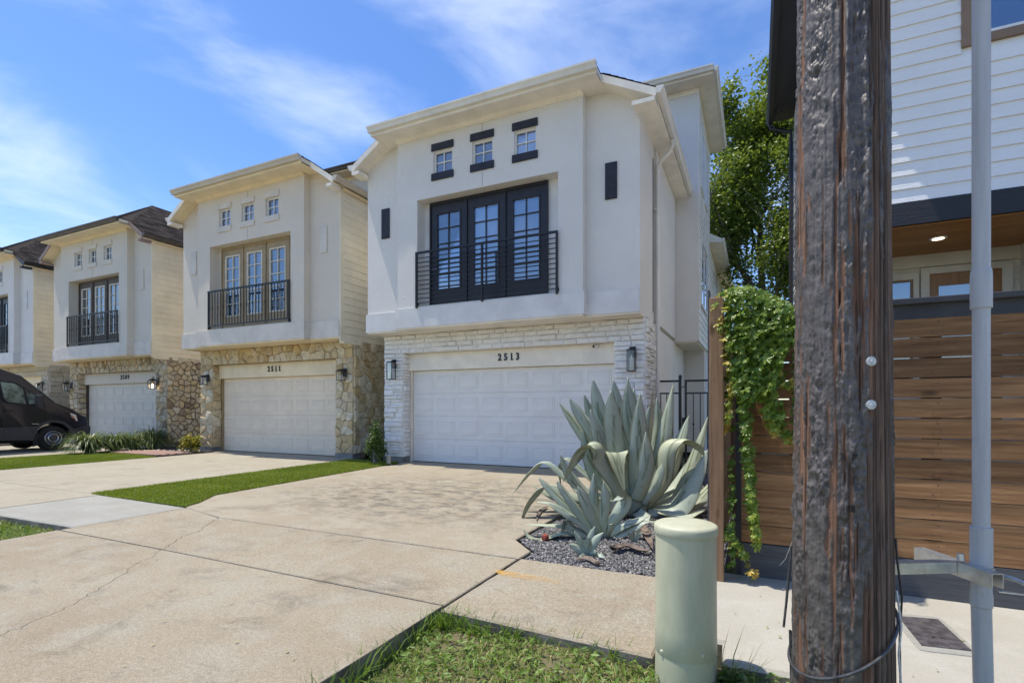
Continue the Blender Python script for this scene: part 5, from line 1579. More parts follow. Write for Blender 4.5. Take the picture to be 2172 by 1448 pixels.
# branded characters
M['brand'] = paint('brand_mark', (0.022, 0.020, 0.020), 0.1, 20, 0.5)
for s_, px, py in (('L', 1790, 975), ('P', 1812, 975), ('J', 1810, 1022), ('1', 1796, 1085), ('8', 1808, 1085)):
    c = on_pole(px, py); n_ = Vector((c[0] - PC[0], c[1] - PC[1], 0)).normalized()
    o = link('brand_mark', digit_mesh(s_, 0.024, 0.006, 0.0006), P_, M['brand'])
    q = n_.to_track_quat('Z', 'Y').to_matrix().to_4x4()
    xa = Vector((0, 0, 1)).cross(n_); q = Matrix((( xa.x, 0, n_.x), (xa.y, 0, n_.y), (xa.z, 1, n_.z))).to_4x4()
    o.matrix_basis = Matrix.Translation(Vector(c) + n_ * 0.004) @ q
M['cable'] = paint('cable_grey', (0.10, 0.10, 0.105), 0.2, 30, 0.35, metal=0.4)
ring = []
for i in range(49):
    a = -PI + 2 * PI * i / 48
    zz = 0.415 + 0.10 * math.sin(a) - 0.075 * math.cos(a)
    ring.append(pole_pt(a, zz, 0.012 + 0.004 * math.sin(3 * a)))
MB().tube(ring, 0.0055, 8, False).build('guy_wire', M['cable'], P_, True)
MB().tube([pole_pt(-1.52, 0.72, 0.010), pole_pt(-1.50, 0.64, 0.016), pole_pt(-1.55, 0.56, 0.022), pole_pt(-1.50, 0.50, 0.026), pole_pt(-1.50, 0.41, 0.034)], [0.003, 0.004, 0.005, 0.0045, 0.0045], 8).build('cable_end', M['cable'], P_, True)
MB().tube([pole_pt(-1.55, 0.74, 0.008), pole_pt(-1.58, 0.67, 0.03), pole_pt(-1.6, 0.64, 0.05)], 0.0012, 5).build('loose_wire', M['galv'], P_)
MB().tube([pole_pt(-1.53, 0.4, 0.012), pole_pt(-1.5, 0.2, 0.006), pole_pt(-1.52, 0.0, 0.008), pole_pt(-1.52, -0.14, 0.008)], 0.005, 6).build('cable', M['cable'], P_, True)
MB().tube([pole_pt(1.42, 0.80, 0.004), pole_pt(1.42, 0.72, 0.008), pole_pt(1.45, 0.6, 0.020), pole_pt(1.47, 0.45, 0.012), pole_pt(1.5, 0.2, 0.014), pole_pt(1.5, -0.14, 0.01)], 0.0035, 6).build('cable', M['gutter_black'], P_, True)
MB().tube([pole_pt(1.40, 0.62, 0.006), pole_pt(1.42, 0.5, 0.018), pole_pt(1.4, 0.40, 0.010), pole_pt(1.46, 0.2, 0.02), pole_pt(1.45, -0.1, 0.014)], 0.0035, 6).build('rope', M['tag'], P_, True)

# ------------------------------------------------------------------ conduit riser and its bracket
def pvc_mat():
    k = NT('pvc_grey')
    n = k.noise(3, 6, 0.6, k.mapped((14, 14, 1.0))); n2 = k.noise(60, 4, 0.7)
    col = k.mix(k.rng(n, 0.3, 0.72), (0.42, 0.42, 0.43), (0.50, 0.50, 0.51))
    col = k.mix(k.rng(n2, 0.6, 0.75, 0, 0.3), col, (0.22, 0.22, 0.23))
    return k.done(col, 0.42, None, 0, 0.45)
M['pvc'] = pvc_mat()
CC = (0.752, 2.455)
cz = lambda py: CAM_H + (HOR - py) / FPX * 1.9
C_ = empty('conduit_riser', (*CC, -0.15), 'grey plastic conduit riser with couplings standing beside the utility pole', 'conduit')
r_ = 0.0268
MB().lathe([(r_, cz(660)), (r_, 8.0)], (*CC, 0), 28).build('upper_pipe', M['pvc'], C_, True)
MB().lathe([(r_ * 0.98, cz(1120)), (r_ * 0.98, cz(658))], (*CC, 0), 28).build('pipe', M['pvc'], C_, True)
MB().lathe([(r_ + 0.001, cz(655)), (r_ + 0.0052, cz(654)), (r_ + 0.0052, cz(588)), (r_ + 0.004, cz(576)), (r_ + 0.001, cz(570))], (*CC, 0), 28).build('coupling', M['pvc'], C_, True)
MB().lathe([(r_ + 0.001, cz(1212)), (r_ + 0.0066, cz(1211)), (r_ + 0.0066, cz(1117)), (r_ - 0.0005, cz(1116))], (*CC, 0), 28).build('coupling', M['pvc'], C_, True)
MB().lathe([(r_ + 0.002, cz(1286)), (r_ + 0.0066, cz(1284)), (r_ + 0.0066, cz(1262)), (r_ + 0.004, cz(1248)), (r_ + 0.002, cz(1212))], (*CC, 0), 28).build('reducer', M['pvc'], C_, True)
MB().tube([(CC[0], CC[1], cz(1284)), (CC[0] + 0.006, CC[1] + 0.004, 0.3), (CC[0] + 0.016, CC[1] + 0.006, -0.15)], r_ + 0.003, 28).build('lower_pipe', M['pvc'], C_, True)
B_ = empty('strut_bracket', (0.6, 2.42, 0.66), 'shiny galvanised strut bracket holding the conduit off the pole', 'bracket')
def channel(p0, p1, w=0.041, h=0.041, t=0.003, name='strut', up=1):
    p0 = Vector(p0); p1 = Vector(p1); dr = (p1 - p0).normalized(); sd = dr.cross(Vector((0, 0, 1))).normalized()
    prof = [(-w / 2, -h / 2), (-w / 2 + t, -h / 2), (-w / 2 + t, h / 2 - t), (w / 2 - t, h / 2 - t), (w / 2 - t, -h / 2), (w / 2, -h / 2), (w / 2, h / 2), (-w / 2, h / 2)]
    n = len(prof)
    a = [p0 + sd * u + Vector((0, 0, v)) for u, v in prof]; b = [p1 + sd * u + Vector((0, 0, v)) for u, v in prof]
    fs = [(i, (i + 1) % n, n + (i + 1) % n, n + i) for i in range(n)]
    for e in (0, n): fs += [(e + 0, e + 1, e + 2, e + 7), (e + 7, e + 2, e + 3, e + 6), (e + 3, e + 4, e + 5, e + 6)]
    return MB().add(a + b, fs).build(name, M['galv'], B_)
channel((0.425, 2.325, 0.66), (0.668, 2.463, 0.66), name='arm')
channel((0.610, 2.640, 0.655), (0.758, 2.330, 0.655), 0.041, 0.052, name='cross_strut')
MB().tube([(0.668 + 0.02, 2.44, 0.69), (0.668 + 0.02, 2.44, 0.715)], 0.012, 6).build('bolt', M['galv'], B_)
st_ = MB()
for i in range(17):
    a0 = -2.2 + 4.4 * i / 16
    p = (CC[0] + 0.0372 * math.cos(a0), CC[1] + 0.0372 * math.sin(a0))
    st_.v += [(p[0], p[1], 0.648), (p[0], p[1], 0.672)]
    st_.v += [(CC[0] + 0.0352 * math.cos(a0), CC[1] + 0.0352 * math.sin(a0), 0.672), (CC[0] + 0.0352 * math.cos(a0), CC[1] + 0.0352 * math.sin(a0), 0.648)]
for i in range(16):
    for k in range(4): st_.f.append((i * 4 + k, i * 4 + (k + 1) % 4, i * 4 + 4 + (k + 1) % 4, i * 4 + 4 + k))
st_.build('strap', M['galv'], B_)
MB().tube([(0.79, 2.40, 0.66), (0.815, 2.36, 0.66), (0.83, 2.335, 0.655)], 0.008, 8).build('clamp_bolt', M['galv'], B_)
MB().box(0.752, 0.835, 2.30, 2.315, 0.625, 0.629).build('strap_tail', M['galv'], B_)

# ------------------------------------------------------------------ pale green pedestal
def ped_mat():
    k = NT('pedestal_green')
    n = k.noise(5, 7, 0.65, k.mapped((3, 3, 1))); n2 = k.noise(45, 5, 0.75)
    col = k.mix(k.rng(n, 0.3, 0.75), (0.47, 0.465, 0.325), (0.55, 0.545, 0.39))
    col = k.mix(k.rng(n2, 0.64, 0.74, 0, 0.55), col, (0.14, 0.16, 0.12))
    sc_ = k.noise(1.0, 5, 0.7, k.mapped((40, 40, 2.2)))
    col = k.mix(k.rng(sc_, 0.60, 0.72, 0, 0.30), col, (0.27, 0.25, 0.17))
    z_ = k.n('ShaderNodeSeparateXYZ', {0: k.tc.outputs['Object']})
    low = k.math('MULTIPLY', k.rng(z_.outputs[2], -0.1, 0.15, 1, 0), k.rng(n, 0.35, 0.6))
    col = k.mix(k.math('MULTIPLY', low, 0.5), col, (0.22, 0.20, 0.14))
    return k.done(col, 0.45, k.bump(n2.outputs[0], 0.06, 0.002), 0, 0.4)
M['pedestal'] = ped_mat()
pc_ = (-0.305, 2.62, 0)
T_ = empty('utility_pedestal', (pc_[0], pc_[1], -0.15), 'pale green round telecom pedestal with domed cap beside the pavement', 'pedestal')
MB().lathe([(0.141, 0.085), (0.1435, 0.09), (0.142, 0.20), (0.140, 0.62), (0.139, 0.665)], pc_, 48).build('cover', M['pedestal'], T_, True)
MB().lathe([(0.146, -0.18), (0.143, 0.0), (0.1402, 0.089)], pc_, 48).build('base', M['pedestal'], T_, True)
MB().lathe([(0.1405, 0.651), (0.1455, 0.652), (0.148, 0.660), (0.148, 0.684), (0.144, 0.694), (0.132, 0.700), (0.08, 0.705), (0.02, 0.707)], pc_, 48).build('cap', M['pedestal'], T_, True)
for a, zz in ((-0.9, 0.12), (-2.3, 0.10)):
    bx('latch', M['pedestal'], T_, pc_[0] + 0.142 * math.cos(a) - 0.008, pc_[0] + 0.142 * math.cos(a) + 0.008, pc_[1] + 0.142 * math.sin(a) - 0.008, pc_[1] + 0.142 * math.sin(a) + 0.008, zz - 0.006, zz + 0.012, 0.003)

# ------------------------------------------------------------------ meter box in the pavement
lid = [G(1905, 1309), G(1955, 1371), G(2062, 1383), G(1990, 1316)]
Lc = np.mean(lid, 0)
MBX = empty('meter_box', (Lc[0], Lc[1], 0.0), 'dark cast iron meter box lid with raised pattern set in the pale pavement', 'meter box')
M['lid'] = paint('lid_iron', (0.11, 0.10, 0.105), 0.25, 20, 0.6, 0.5, 80, metal=0.3)
def grow(poly, k_): return [(Lc[0] + (p[0] - Lc[0]) * k_, Lc[1] + (p[1] - Lc[1]) * k_) for p in poly]
co = grow(lid, 1.28)
col_poly = []
for i in range(4):
    a, b, c = Vector(co[i - 1]), Vector(co[i]), Vector(co[(i + 1) % 4])
    col_poly += [tuple(b.lerp(a, 0.14)), tuple(b.lerp(a, 0.04).lerp(b.lerp(c, 0.04), 0.5)), tuple(b.lerp(c, 0.14))]
slab('collar', col_poly, M['conc_grey'], 0.006, 0.02, 0.003, MBX, rough=False)
slab('lid', lid, M['lid'], 0.012, 0.02, 0.002, MBX, rough=False)
A0, A1, A2, A3 = [Vector((*p, 0.0125)) for p in lid]
def lidpt(u, v): return (A0.lerp(A3, u)).lerp(A1.lerp(A2, u), v)
tread = MB()
for i in range(11):
    for j in range(18):
        u, v = 0.09 + 0.082 * i, 0.07 + 0.05 * j
        if 0.3 < v < 0.42 and 0.2 < u < 0.8: continue
        if 0.68 < v < 0.74 and 0.35 < u < 0.65: continue
        s_ = 0.022
        tread.add([lidpt(u - s_, v), lidpt(u, v - s_ * .6), lidpt(u + s_, v), lidpt(u, v + s_ * .6), lidpt(u, v) + Vector((0, 0, 0.003))], [(0, 1, 4), (1, 2, 4), (2, 3, 4), (3, 0, 4)])
o = tread.build('tread_pattern', M['lid'], MBX); o['kind'] = 'stuff'
for u in (0.42, 0.58):
    q = [lidpt(u - 0.04, 0.70), lidpt(u + 0.04, 0.70), lidpt(u + 0.04, 0.715), lidpt(u - 0.04, 0.715)]
    MB().prism(q, (0, 0, 0.0012)).build('pick_hole', M['gutter_black'], MBX)
# ------------------------------------------------------------------ plants
def agave_mat():
    k = NT('agave')
    t = k.attr('tint'); e = k.attr('edge')
    n = k.noise(4, 6, 0.6, dist=0.3); st = k.noise(1.0, 4, 0.6, k.mapped((22, 22, 5)))
    col = k.mix(k.rng(n, 0.3, 0.72), (0.33, 0.395, 0.325), (0.45, 0.505, 0.405))
    col = k.mix(k.rng(t, 0.2, 1.0, 0, 0.75), col, (0.49, 0.51, 0.30))
    col = k.mix(k.rng(st, 0.56, 0.72, 0, 0.45), col, (0.19, 0.25, 0.15))
    mk = k.attr('mark')
    col = k.mix(k.math('MULTIPLY', mk, k.rng(n, 0.3, 0.6, 0.45, 1.0)), col, (0.075, 0.105, 0.030))
    col = k.mix(k.rng(e, 0.80, 1.0, 0, 0.6), col, (0.13, 0.12, 0.06))
    k.done(col, 0.48, k.bump(st.outputs[0], 0.25, 0.006), 0, 0.35)
    return k.m
M['agave'] = agave_mat()
M['dead_leaf'] = paint('dead_leaf', (0.19, 0.15, 0.12), 0.35, 8, 0.9, 0.5, 40)
AG = np.array([-1.34, 6.45])
AZ = 6.43
def ag(px, py, away=0.0):
    """point near the agave from a pixel, 'away' metres behind the plant's own plane"""
    dd = ray(px, py); k = (AZ + away)
    return Vector((dd[0] * k, dd[1] * k, CAM_H + dd[2] * k))
def catmull(P, n):
    P = [P[0] * 2 - P[1]] + list(P) + [P[-1] * 2 - P[-2]]
    out = []
    segs = len(P) - 3
    for i in range(n + 1):
        t = i / n * segs; k = min(int(t), segs - 1); u = t - k
        a, b, c, d = P[k:k + 4]
        out.append(0.5 * ((2 * b) + (c - a) * u + (2 * a - 5 * b + 4 * c - d) * u * u + (3 * b - a - 3 * c + d) * u ** 3))
    return out
def agave_leaf(parent, ctrl, width, side_deg=0.0, chan=0.30, tint=0.2, name='leaf', mat=None, n=30, twist=0.0, teeth=True, r=random):
    sp = catmull([Vector(c) for c in ctrl], n)
    a0 = math.radians(side_deg)
    NS = 13
    vs, fs, tn, ed, mk = [], [], [], [], []
    marks = [(r.uniform(-.5, .5), r.uniform(0.2, 0.7), r.choice((-1, 1)) * r.uniform(0.9, 1.8), r.uniform(0.25, 0.45)) for _ in range(r.choice((1, 2, 2, 3)))]
    wprof_t = [0, 0.12, 0.38, 0.62, 0.82, 0.94, 1.0]; wprof_w = [0.86, 0.80, 1.0, 0.86, 0.50, 0.18, 0.012]
    rt = Vector(RT); fw = Vector(FW)
    wob = r.uniform(0, 6)
    edges = []
    for i, p in enumerate(sp):
        t = i / n
        tg = (sp[min(i + 1, n)] - sp[max(i - 1, 0)]).normalized()
        a = a0 + twist * t
        sd = rt * math.cos(a) + fw * math.sin(a)
        sd = (sd - tg * sd.dot(tg)).normalized()
        nr = sd.cross(tg)            # points to the lower (outer) side or the upper depending on the way the leaf leans
        if i == 0:
            sgn = 1
        w = width * 0.5 * float(np.interp(t, wprof_t, wprof_w)) * (1 + 0.04 * math.sin(t * 13 + wob))
        ch = chan * (1 - 0.55 * t)
        th = width * 0.055 * (1.5 - t)
        ring = []
        for k in range(NS):
            s = -1 + 2 * k / (NS - 1)
            ring.append(p + sd * (w * s) - nr * (w * ch * (s * s)))
        for k in range(NS):
            s = 1 - 2 * k / (NS - 1)
            ring.append(p + sd * (w * s * 0.985) - nr * (w * ch * (s * s)) + nr * (th * (1.02 - s * s)))
        vs += ring
        tn += [min(1, tint + 0.5 * max(0, t - 0.55) + 0.12 * math.sin(t * 9 + wob))] * (2 * NS)
        ed += [abs(-1 + 2 * k / (NS - 1)) for k in range(NS)] * 2
        def mark(s):
            v = 0
            for (s0, t0, sl, ln) in marks:
                if t0 < t < t0 + ln: v = max(v, math.exp(-((s - s0 - sl * (t - t0)) / 0.10) ** 2))
            return v
        mk += [mark(-1 + 2 * k / (NS - 1)) for k in range(NS)] + [mark(1 - 2 * k / (NS - 1)) for k in range(NS)]
        edges.append((ring[0], ring[NS - 1], sd, tg, w))
    m = 2 * NS
    for i in range(n):
        for k in range(m):
            k2 = (k + 1) % m
            fs.append((i * m + k, i * m + k2, (i + 1) * m + k2, (i + 1) * m + k))
    fs.append(tuple(range(m))); fs.append(tuple(range(n * m, n * m + m)))
    if teeth:
        L = sum((sp[i + 1] - sp[i]).length for i in range(n))
        cnt = int(L / 0.026)
        for q in range(2, cnt - 1):
            t = q / cnt * n; i = int(t); u = t - i
            for si, sg in ((0, -1), (1, 1)):
                e = edges[i][si].lerp(edges[i + 1][si], u); sd, tg = edges[i][2], edges[i][3]
                b = len(vs); h = 0.008 + 0.004 * r.random()
                vs += [e - tg * 0.0055 - sd * sg * 0.002, e + tg * 0.0055 - sd * sg * 0.002, e + sd * sg * h + tg * 0.003, e - sd * sg * 0.002 + nr * 0.003]
                fs += [(b, b + 1, b + 2), (b + 1, b + 3, b + 2), (b + 3, b, b + 2)]
                tn += [tint] * 4; ed += [1.0] * 4; mk += [0] * 4
    me = bpy.data.meshes.new(name)
    me.from_pydata([tuple(v) for v in vs], [], fs)
    for kx, arr in (('tint', tn), ('edge', ed), ('mark', mk)):
        at = me.attributes.new(kx, 'FLOAT', 'POINT'); at.data.foreach_set('value', np.array(arr, np.float32))
    bm = bmesh.new(); bm.from_mesh(me); bmesh.ops.recalc_face_normals(bm, faces=bm.faces); bm.to_mesh(me); bm.free()
    me.polygons.foreach_set('use_smooth', [True] * len(me.polygons))
    return link(name, me, parent, mat or M['agave'])

ra = random.Random(4)
A = empty('giant_agave', (*AG, -0.03), 'giant blue green agave with tall toothed leaves in the gravel bed', 'agave')
Z = lambda pts: [ag(*p) for p in pts]
big = [  # control points (px, py, away), width, side angle, channel, tint
    (([1318, 1045, 0.05], [1262, 955, 0.10], [1215, 890, 0.12], [1186, 854, 0.12]), 0.17, 35, .35, .35),
    (([1322, 1045, 0.00], [1275, 940, 0.02], [1232, 880, 0.0], [1207, 843, 0.0]), 0.19, 25, .35, .30),
    (([1330, 1050, 0.14], [1285, 940, 0.22], [1255, 880, 0.25], [1238, 835, 0.25]), 0.17, 15, .3, .10),
    (([1330, 1050, 0.05], [1298, 950, 0.08], [1272, 870, 0.10], [1257, 801, 0.10]), 0.23, 8, .3, .15),
    (([1338, 1040, 0.22], [1322, 930, 0.30], [1310, 860, 0.32], [1301, 804, 0.30]), 0.20, 0, .3, .0),
    (([1342, 1045, 0.24], [1335, 930, 0.34], [1340, 870, 0.38], [1345, 824, 0.40]), 0.18, -10, .3, .05),
    (([1335, 1055, -0.10], [1313, 960, -0.16], [1300, 890, -0.18], [1295, 828, -0.20]), 0.26, 4, .22, .35),
    (([1345, 1055, 0.02], [1342, 950, 0.02], [1336, 870, 0.0], [1331, 799, 0.0]), 0.22, 0, .25, .12),
    (([1350, 1060, -0.14], [1352, 970, -0.22], [1356, 900, -0.24], [1358, 831, -0.24]), 0.20, -5, .22, .30),
    (([1362, 1050, 0.05], [1378, 950, 0.06], [1383, 880, 0.06], [1385, 815, 0.06]), 0.17, 65, .3, .1),
    (([1366, 1055, 0.12], [1388, 970, 0.18], [1397, 905, 0.2], [1393, 843, 0.2]), 0.17, -20, .3, .45),
    (([1370, 1058, -0.02], [1396, 985, -0.04], [1412, 905, -0.04], [1428, 815, -0.04]), 0.19, -28, .3, .5),
    (([1330, 1062, -0.22], [1285, 990, -0.34], [1262, 953, -0.42], [1228, 962, -0.50], [1194, 1022, -0.56]), 0.24, 38, .25, .55),
    (([1328, 1062, -0.05], [1310, 1000, -0.12], [1306, 962, -0.22], [1308, 972, -0.34], [1326, 1048, -0.42]), 0.30, 6, .2, .70),
    (([1300, 1060, 0.0], [1215, 1020, -0.05], [1160, 980, -0.08], [1125, 1000, -0.10], [1087, 1048, -0.12]), 0.17, 60, .3, .25),
    (([1290, 1075, -0.25], [1215, 1048, -0.35], [1160, 1030, -0.42], [1122, 1065, -0.46], [1100, 1121, -0.50]), 0.18, 55, .3, .45),
    (([1300, 1060, 0.18], [1245, 1005, 0.25], [1205, 972, 0.30], [1186, 990, 0.32], [1190, 1035, 0.30]), 0.16, 60, .3, .2),
    (([1365, 1068, -0.12], [1405, 1020, -0.20], [1414, 955, -0.22], [1442, 932, -0.22], [1478, 945, -0.22], [1496, 968, -0.2]), 0.20, -42, .3, .65),
    (([1380, 1072, 0.05], [1440, 1045, 0.08], [1470, 980, 0.08], [1503, 880, 0.08]), 0.20, -45, .35, .45),
    (([1375, 1085, -0.18], [1430, 1078, -0.26], [1468, 1030, -0.28], [1503, 950, -0.28]), 0.27, -50, .3, .15),
    (([1375, 1075, 0.15], [1430, 1030, 0.22], [1480, 970, 0.25], [1520, 960, 0.25], [1560, 1010, 0.22]), 0.18, -50, .3, .3),
    (([1362, 1068, -0.22], [1388, 1030, -0.34], [1400, 1000, -0.36], [1405, 983, -0.36]), 0.12, -40, .35, .1),
    (([1360, 1070, -0.2], [1378, 1030, -0.3], [1385, 1000, -0.3], [1382, 975, -0.3]), 0.10, -30, .3, .3),
    (([1335, 1075, -0.30], [1290, 1070, -0.50], [1250, 1055, -0.58], [1212, 1035, -0.62]), 0.17, 45, .3, .4),
    (([1320, 1060, 0.10], [1270, 1000, 0.18], [1252, 965, 0.2], [1240, 930, 0.22]), 0.16, 30, .3, .2),
    (([1345, 1040, 0.35], [1322, 950, 0.48], [1315, 880, 0.52], [1312, 845, 0.54]), 0.16, 10, .3, .0),
    (([1352, 1040, 0.32], [1362, 960, 0.46], [1372, 900, 0.5], [1378, 860, 0.5]), 0.16, -10, .3, .05),
    (([1395, 1085, -0.30], [1440, 1095, -0.36], [1475, 1085, -0.36], [1500, 1078, -0.36]), 0.15, -60, .3, .5),
    (([1310, 1068, -0.10], [1250, 1050, -0.20], [1205, 1000, -0.26], [1188, 962, -0.28]), 0.17, 40, .3, .25),
    (([1300, 1072, -0.15], [1235, 1062, -0.26], [1180, 1056, -0.30], [1130, 1030, -0.32]), 0.16, 55, .3, .2),
    (([1318, 1062, 0.02], [1268, 1010, 0.02], [1246, 960, 0.0], [1236, 905, 0.0]), 0.19, 30, .3, .1),
    (([1322, 1055, -0.12], [1290, 985, -0.18], [1268, 920, -0.2], [1252, 868, -0.2]), 0.20, 22, .28, .2),
    (([1372, 1062, -0.06], [1412, 1010, -0.10], [1440, 940, -0.10], [1462, 880, -0.10]), 0.18, -38, .3, .3),
    (([1378, 1078, -0.10], [1432, 1062, -0.14], [1462, 1010, -0.16], [1490, 985, -0.16]), 0.19, -48, .3, .35),
    (([1385, 1088, -0.05], [1445, 1085, -0.06], [1490, 1050, -0.06], [1530, 1000, -0.06]), 0.20, -50, .3, .3),
    (([1330, 1080, -0.30], [1285, 1095, -0.55], [1245, 1090, -0.65], [1200, 1100, -0.75]), 0.15, 50, .3, .3),
    (([1350, 1085, -0.30], [1380, 1105, -0.55], [1420, 1108, -0.65], [1460, 1120, -0.75]), 0.15, -50, .3, .25),
    (([1350, 1062, -0.24], [1368, 1010, -0.40], [1372, 960, -0.44], [1370, 915, -0.45]), 0.17, -12, .25, .2),
]
for c, w, sdg, ch, tt in big:
    agave_leaf(A, Z(c), w * 1.12, sdg, ch, tt, r=ra)
# solid heart
MB().lathe([(0.16, -0.05), (0.17, 0.10), (0.13, 0.30), (0.07, 0.55), (0.02, 0.85)], (AG[0], AG[1] - 0.02, 0.0), 14).build('heart', M['agave'], A, True)
mp = [ # offset plant in front
    (([1268, 1130, -0.9], [1262, 1080, -0.9], [1260, 1040, -0.9], [1259, 1003, -0.88]), 0.12, 10, .35, .0),
    (([1262, 1130, -0.92], [1225, 1080, -1.0], [1195, 1040, -1.02], [1180, 1018, -1.02]), 0.12, 40, .35, .1),
    (([1262, 1132, -0.92], [1210, 1080, -0.95], [1165, 1035, -0.95], [1141, 1012, -0.95]), 0.13, 40, .35, .15),
    (([1262, 1132, -0.95], [1210, 1092, -1.02], [1170, 1068, -1.05], [1138, 1064, -1.05]), 0.13, 50, .35, .3),
    (([1275, 1130, -0.92], [1283, 1080, -0.98], [1284, 1050, -1.0], [1280, 1020, -1.0]), 0.11, 0, .3, .05),
    (([1272, 1132, -0.95], [1250, 1085, -1.05], [1235, 1050, -1.08], [1225, 1030, -1.08]), 0.12, 20, .3, .05),
    (([1285, 1128, -0.92], [1310, 1090, -1.0], [1326, 1062, -1.0], [1318, 1055, -1.02], [1300, 1062, -1.04]), 0.15, -25, .3, .15),
    (([1285, 1135, -0.95], [1320, 1112, -1.02], [1355, 1100, -1.04], [1378, 1092, -1.04]), 0.13, -55, .35, .2),
    (([1288, 1140, -0.95], [1330, 1125, -1.04], [1360, 1108, -1.08], [1388, 1105, -1.08]), 0.11, -55, .35, .15),
    (([1255, 1138, -0.95], [1215, 1120, -1.02], [1200, 1105, -1.04], [1190, 1140, -1.06]), 0.14, 45, .3, .3),
    (([1248, 1140, -0.95], [1200, 1128, -1.02], [1150, 1142, -1.05], [1125, 1138, -1.05], [1108, 1120, -1.05]), 0.12, 60, .35, .55),
    (([1250, 1135, -0.9], [1200, 1115, -0.95], [1150, 1112, -0.98], [1112, 1112, -1.0]), 0.11, 60, .35, .5),
    (([1285, 1140, -1.0], [1290, 1125, -1.08], [1295, 1112, -1.12], [1297, 1112, -1.14]), 0.10, -10, .3, .35),
]
P1 = empty('agave_offset', ag(1268, 1140, -1.28), 'medium agave offset with curling leaves at the left foot of the giant agave', 'agave', 'agave offsets in the gravel')
for c, w, sdg, ch, tt in mp: agave_leaf(P1, Z([(q[0], q[1], q[2] - 0.33) for q in c]), w * 0.98, sdg, ch, tt, n=20, r=ra)
P2 = empty('agave_offset', ag(1248, 1178, -1.88), 'small pale agave pup in front, nearest the pavement', 'agave', 'agave offsets in the gravel')
for (tx, ty, aw, w, sdg) in ((1250, 1138, -1.3, 0.085, 0), (1230, 1140, -1.28, 0.075, 20), (1205, 1152, -1.3, 0.08, 40), (1280, 1128, -1.26, 0.08, -30), (1262, 1115, -1.2, 0.07, -5), (1285, 1182, -1.45, 0.07, -60), (1222, 1190, -1.45, 0.06, 60), (1218, 1125, -1.22, 0.07, 30)):
    m0 = ag(1248, 1178, -1.88); tip = ag(tx, ty, aw - 0.66)
    midp = m0.lerp(tip, 0.5) + (tip - m0).cross(Vector(FW)).normalized() * 0.01 + Vector((0, 0, 0.02))
    agave_leaf(P2, [m0, midp, tip], w, sdg, .35, .1, n=10, teeth=False, r=ra)
P3 = empty('agave_offset', ag(1345, 1150, -1.48), 'tiny narrow leaved agave pup under the right side of the giant agave', 'agave', 'agave offsets in the gravel')
for (tx, ty, w, sdg) in ((1330, 1125, 0.035, 30), (1342, 1120, 0.035, 5), (1358, 1118, 0.035, -20), (1364, 1128, 0.03, -40)):
    m0 = ag(1345, 1152, -1.48); tip = ag(tx, ty, -1.55)
    agave_leaf(P3, [m0, m0.lerp(tip, 0.5) + Vector((0, 0, 0.012)), tip], w, sdg, .4, .1, n=8, teeth=False, r=ra)
# withered leaves lying under the plant
for (pts, w, lab) in (([(1300, 1165, -0.9), (1330, 1158, -0.95), (1365, 1168, -1.0), (1385, 1160, -1.0)], 0.10, 'grey withered agave leaf lying right of the pups on the gravel'), ([(1360, 1110, -0.7), (1372, 1135, -0.8), (1385, 1165, -0.9)], 0.09, 'brown withered agave leaf hanging behind the pedestal'), ([(1160, 1075, -0.5), (1145, 1085, -0.55), (1137, 1105, -0.6)], 0.05, 'thin brown withered agave leaf at the driveway edge'), ([(1270, 1192, -1.3), (1245, 1180, -1.3), (1215, 1186, -1.3)], 0.07, 'dry curled agave leaf lying in front of the small pup')):
    gp_ = [(q[0], q[1], 1.235 * FPX / (q[1] - HOR) - AZ) for q in pts]
    o = agave_leaf(None, Z(gp_), w, 50, 0.5, 0.2, name='withered_leaf', mat=M['dead_leaf'], n=10, teeth=False, r=ra)
    prop(o, lab, 'dead leaf', 'withered agave leaves')
rb = ag(1156, 1139, 1.24 * FPX / (1139 - HOR) - AZ)
MB().lathe([(0.006, -0.032), (0.028, -0.024), (0.036, 0.0), (0.03, 0.02), (0.012, 0.032)], rb, 12).build('tmp', None, None)
o = bpy.data.objects['tmp']; o.name = 'red_rock'
M['redrock'] = stone_mat('red_rock', [(0.36, 0.08, 0.05), (0.42, 0.12, 0.08)], bs=60)
o.data.materials.clear(); o.data.materials.append(M['redrock'])
for v in o.data.vertices: v.co += Vector((random.uniform(-.005, .005), random.uniform(-.005, .005), random.uniform(-.005, .005)))
prop(o, 'small red lump of rock at the edge of the gravel', 'rock')

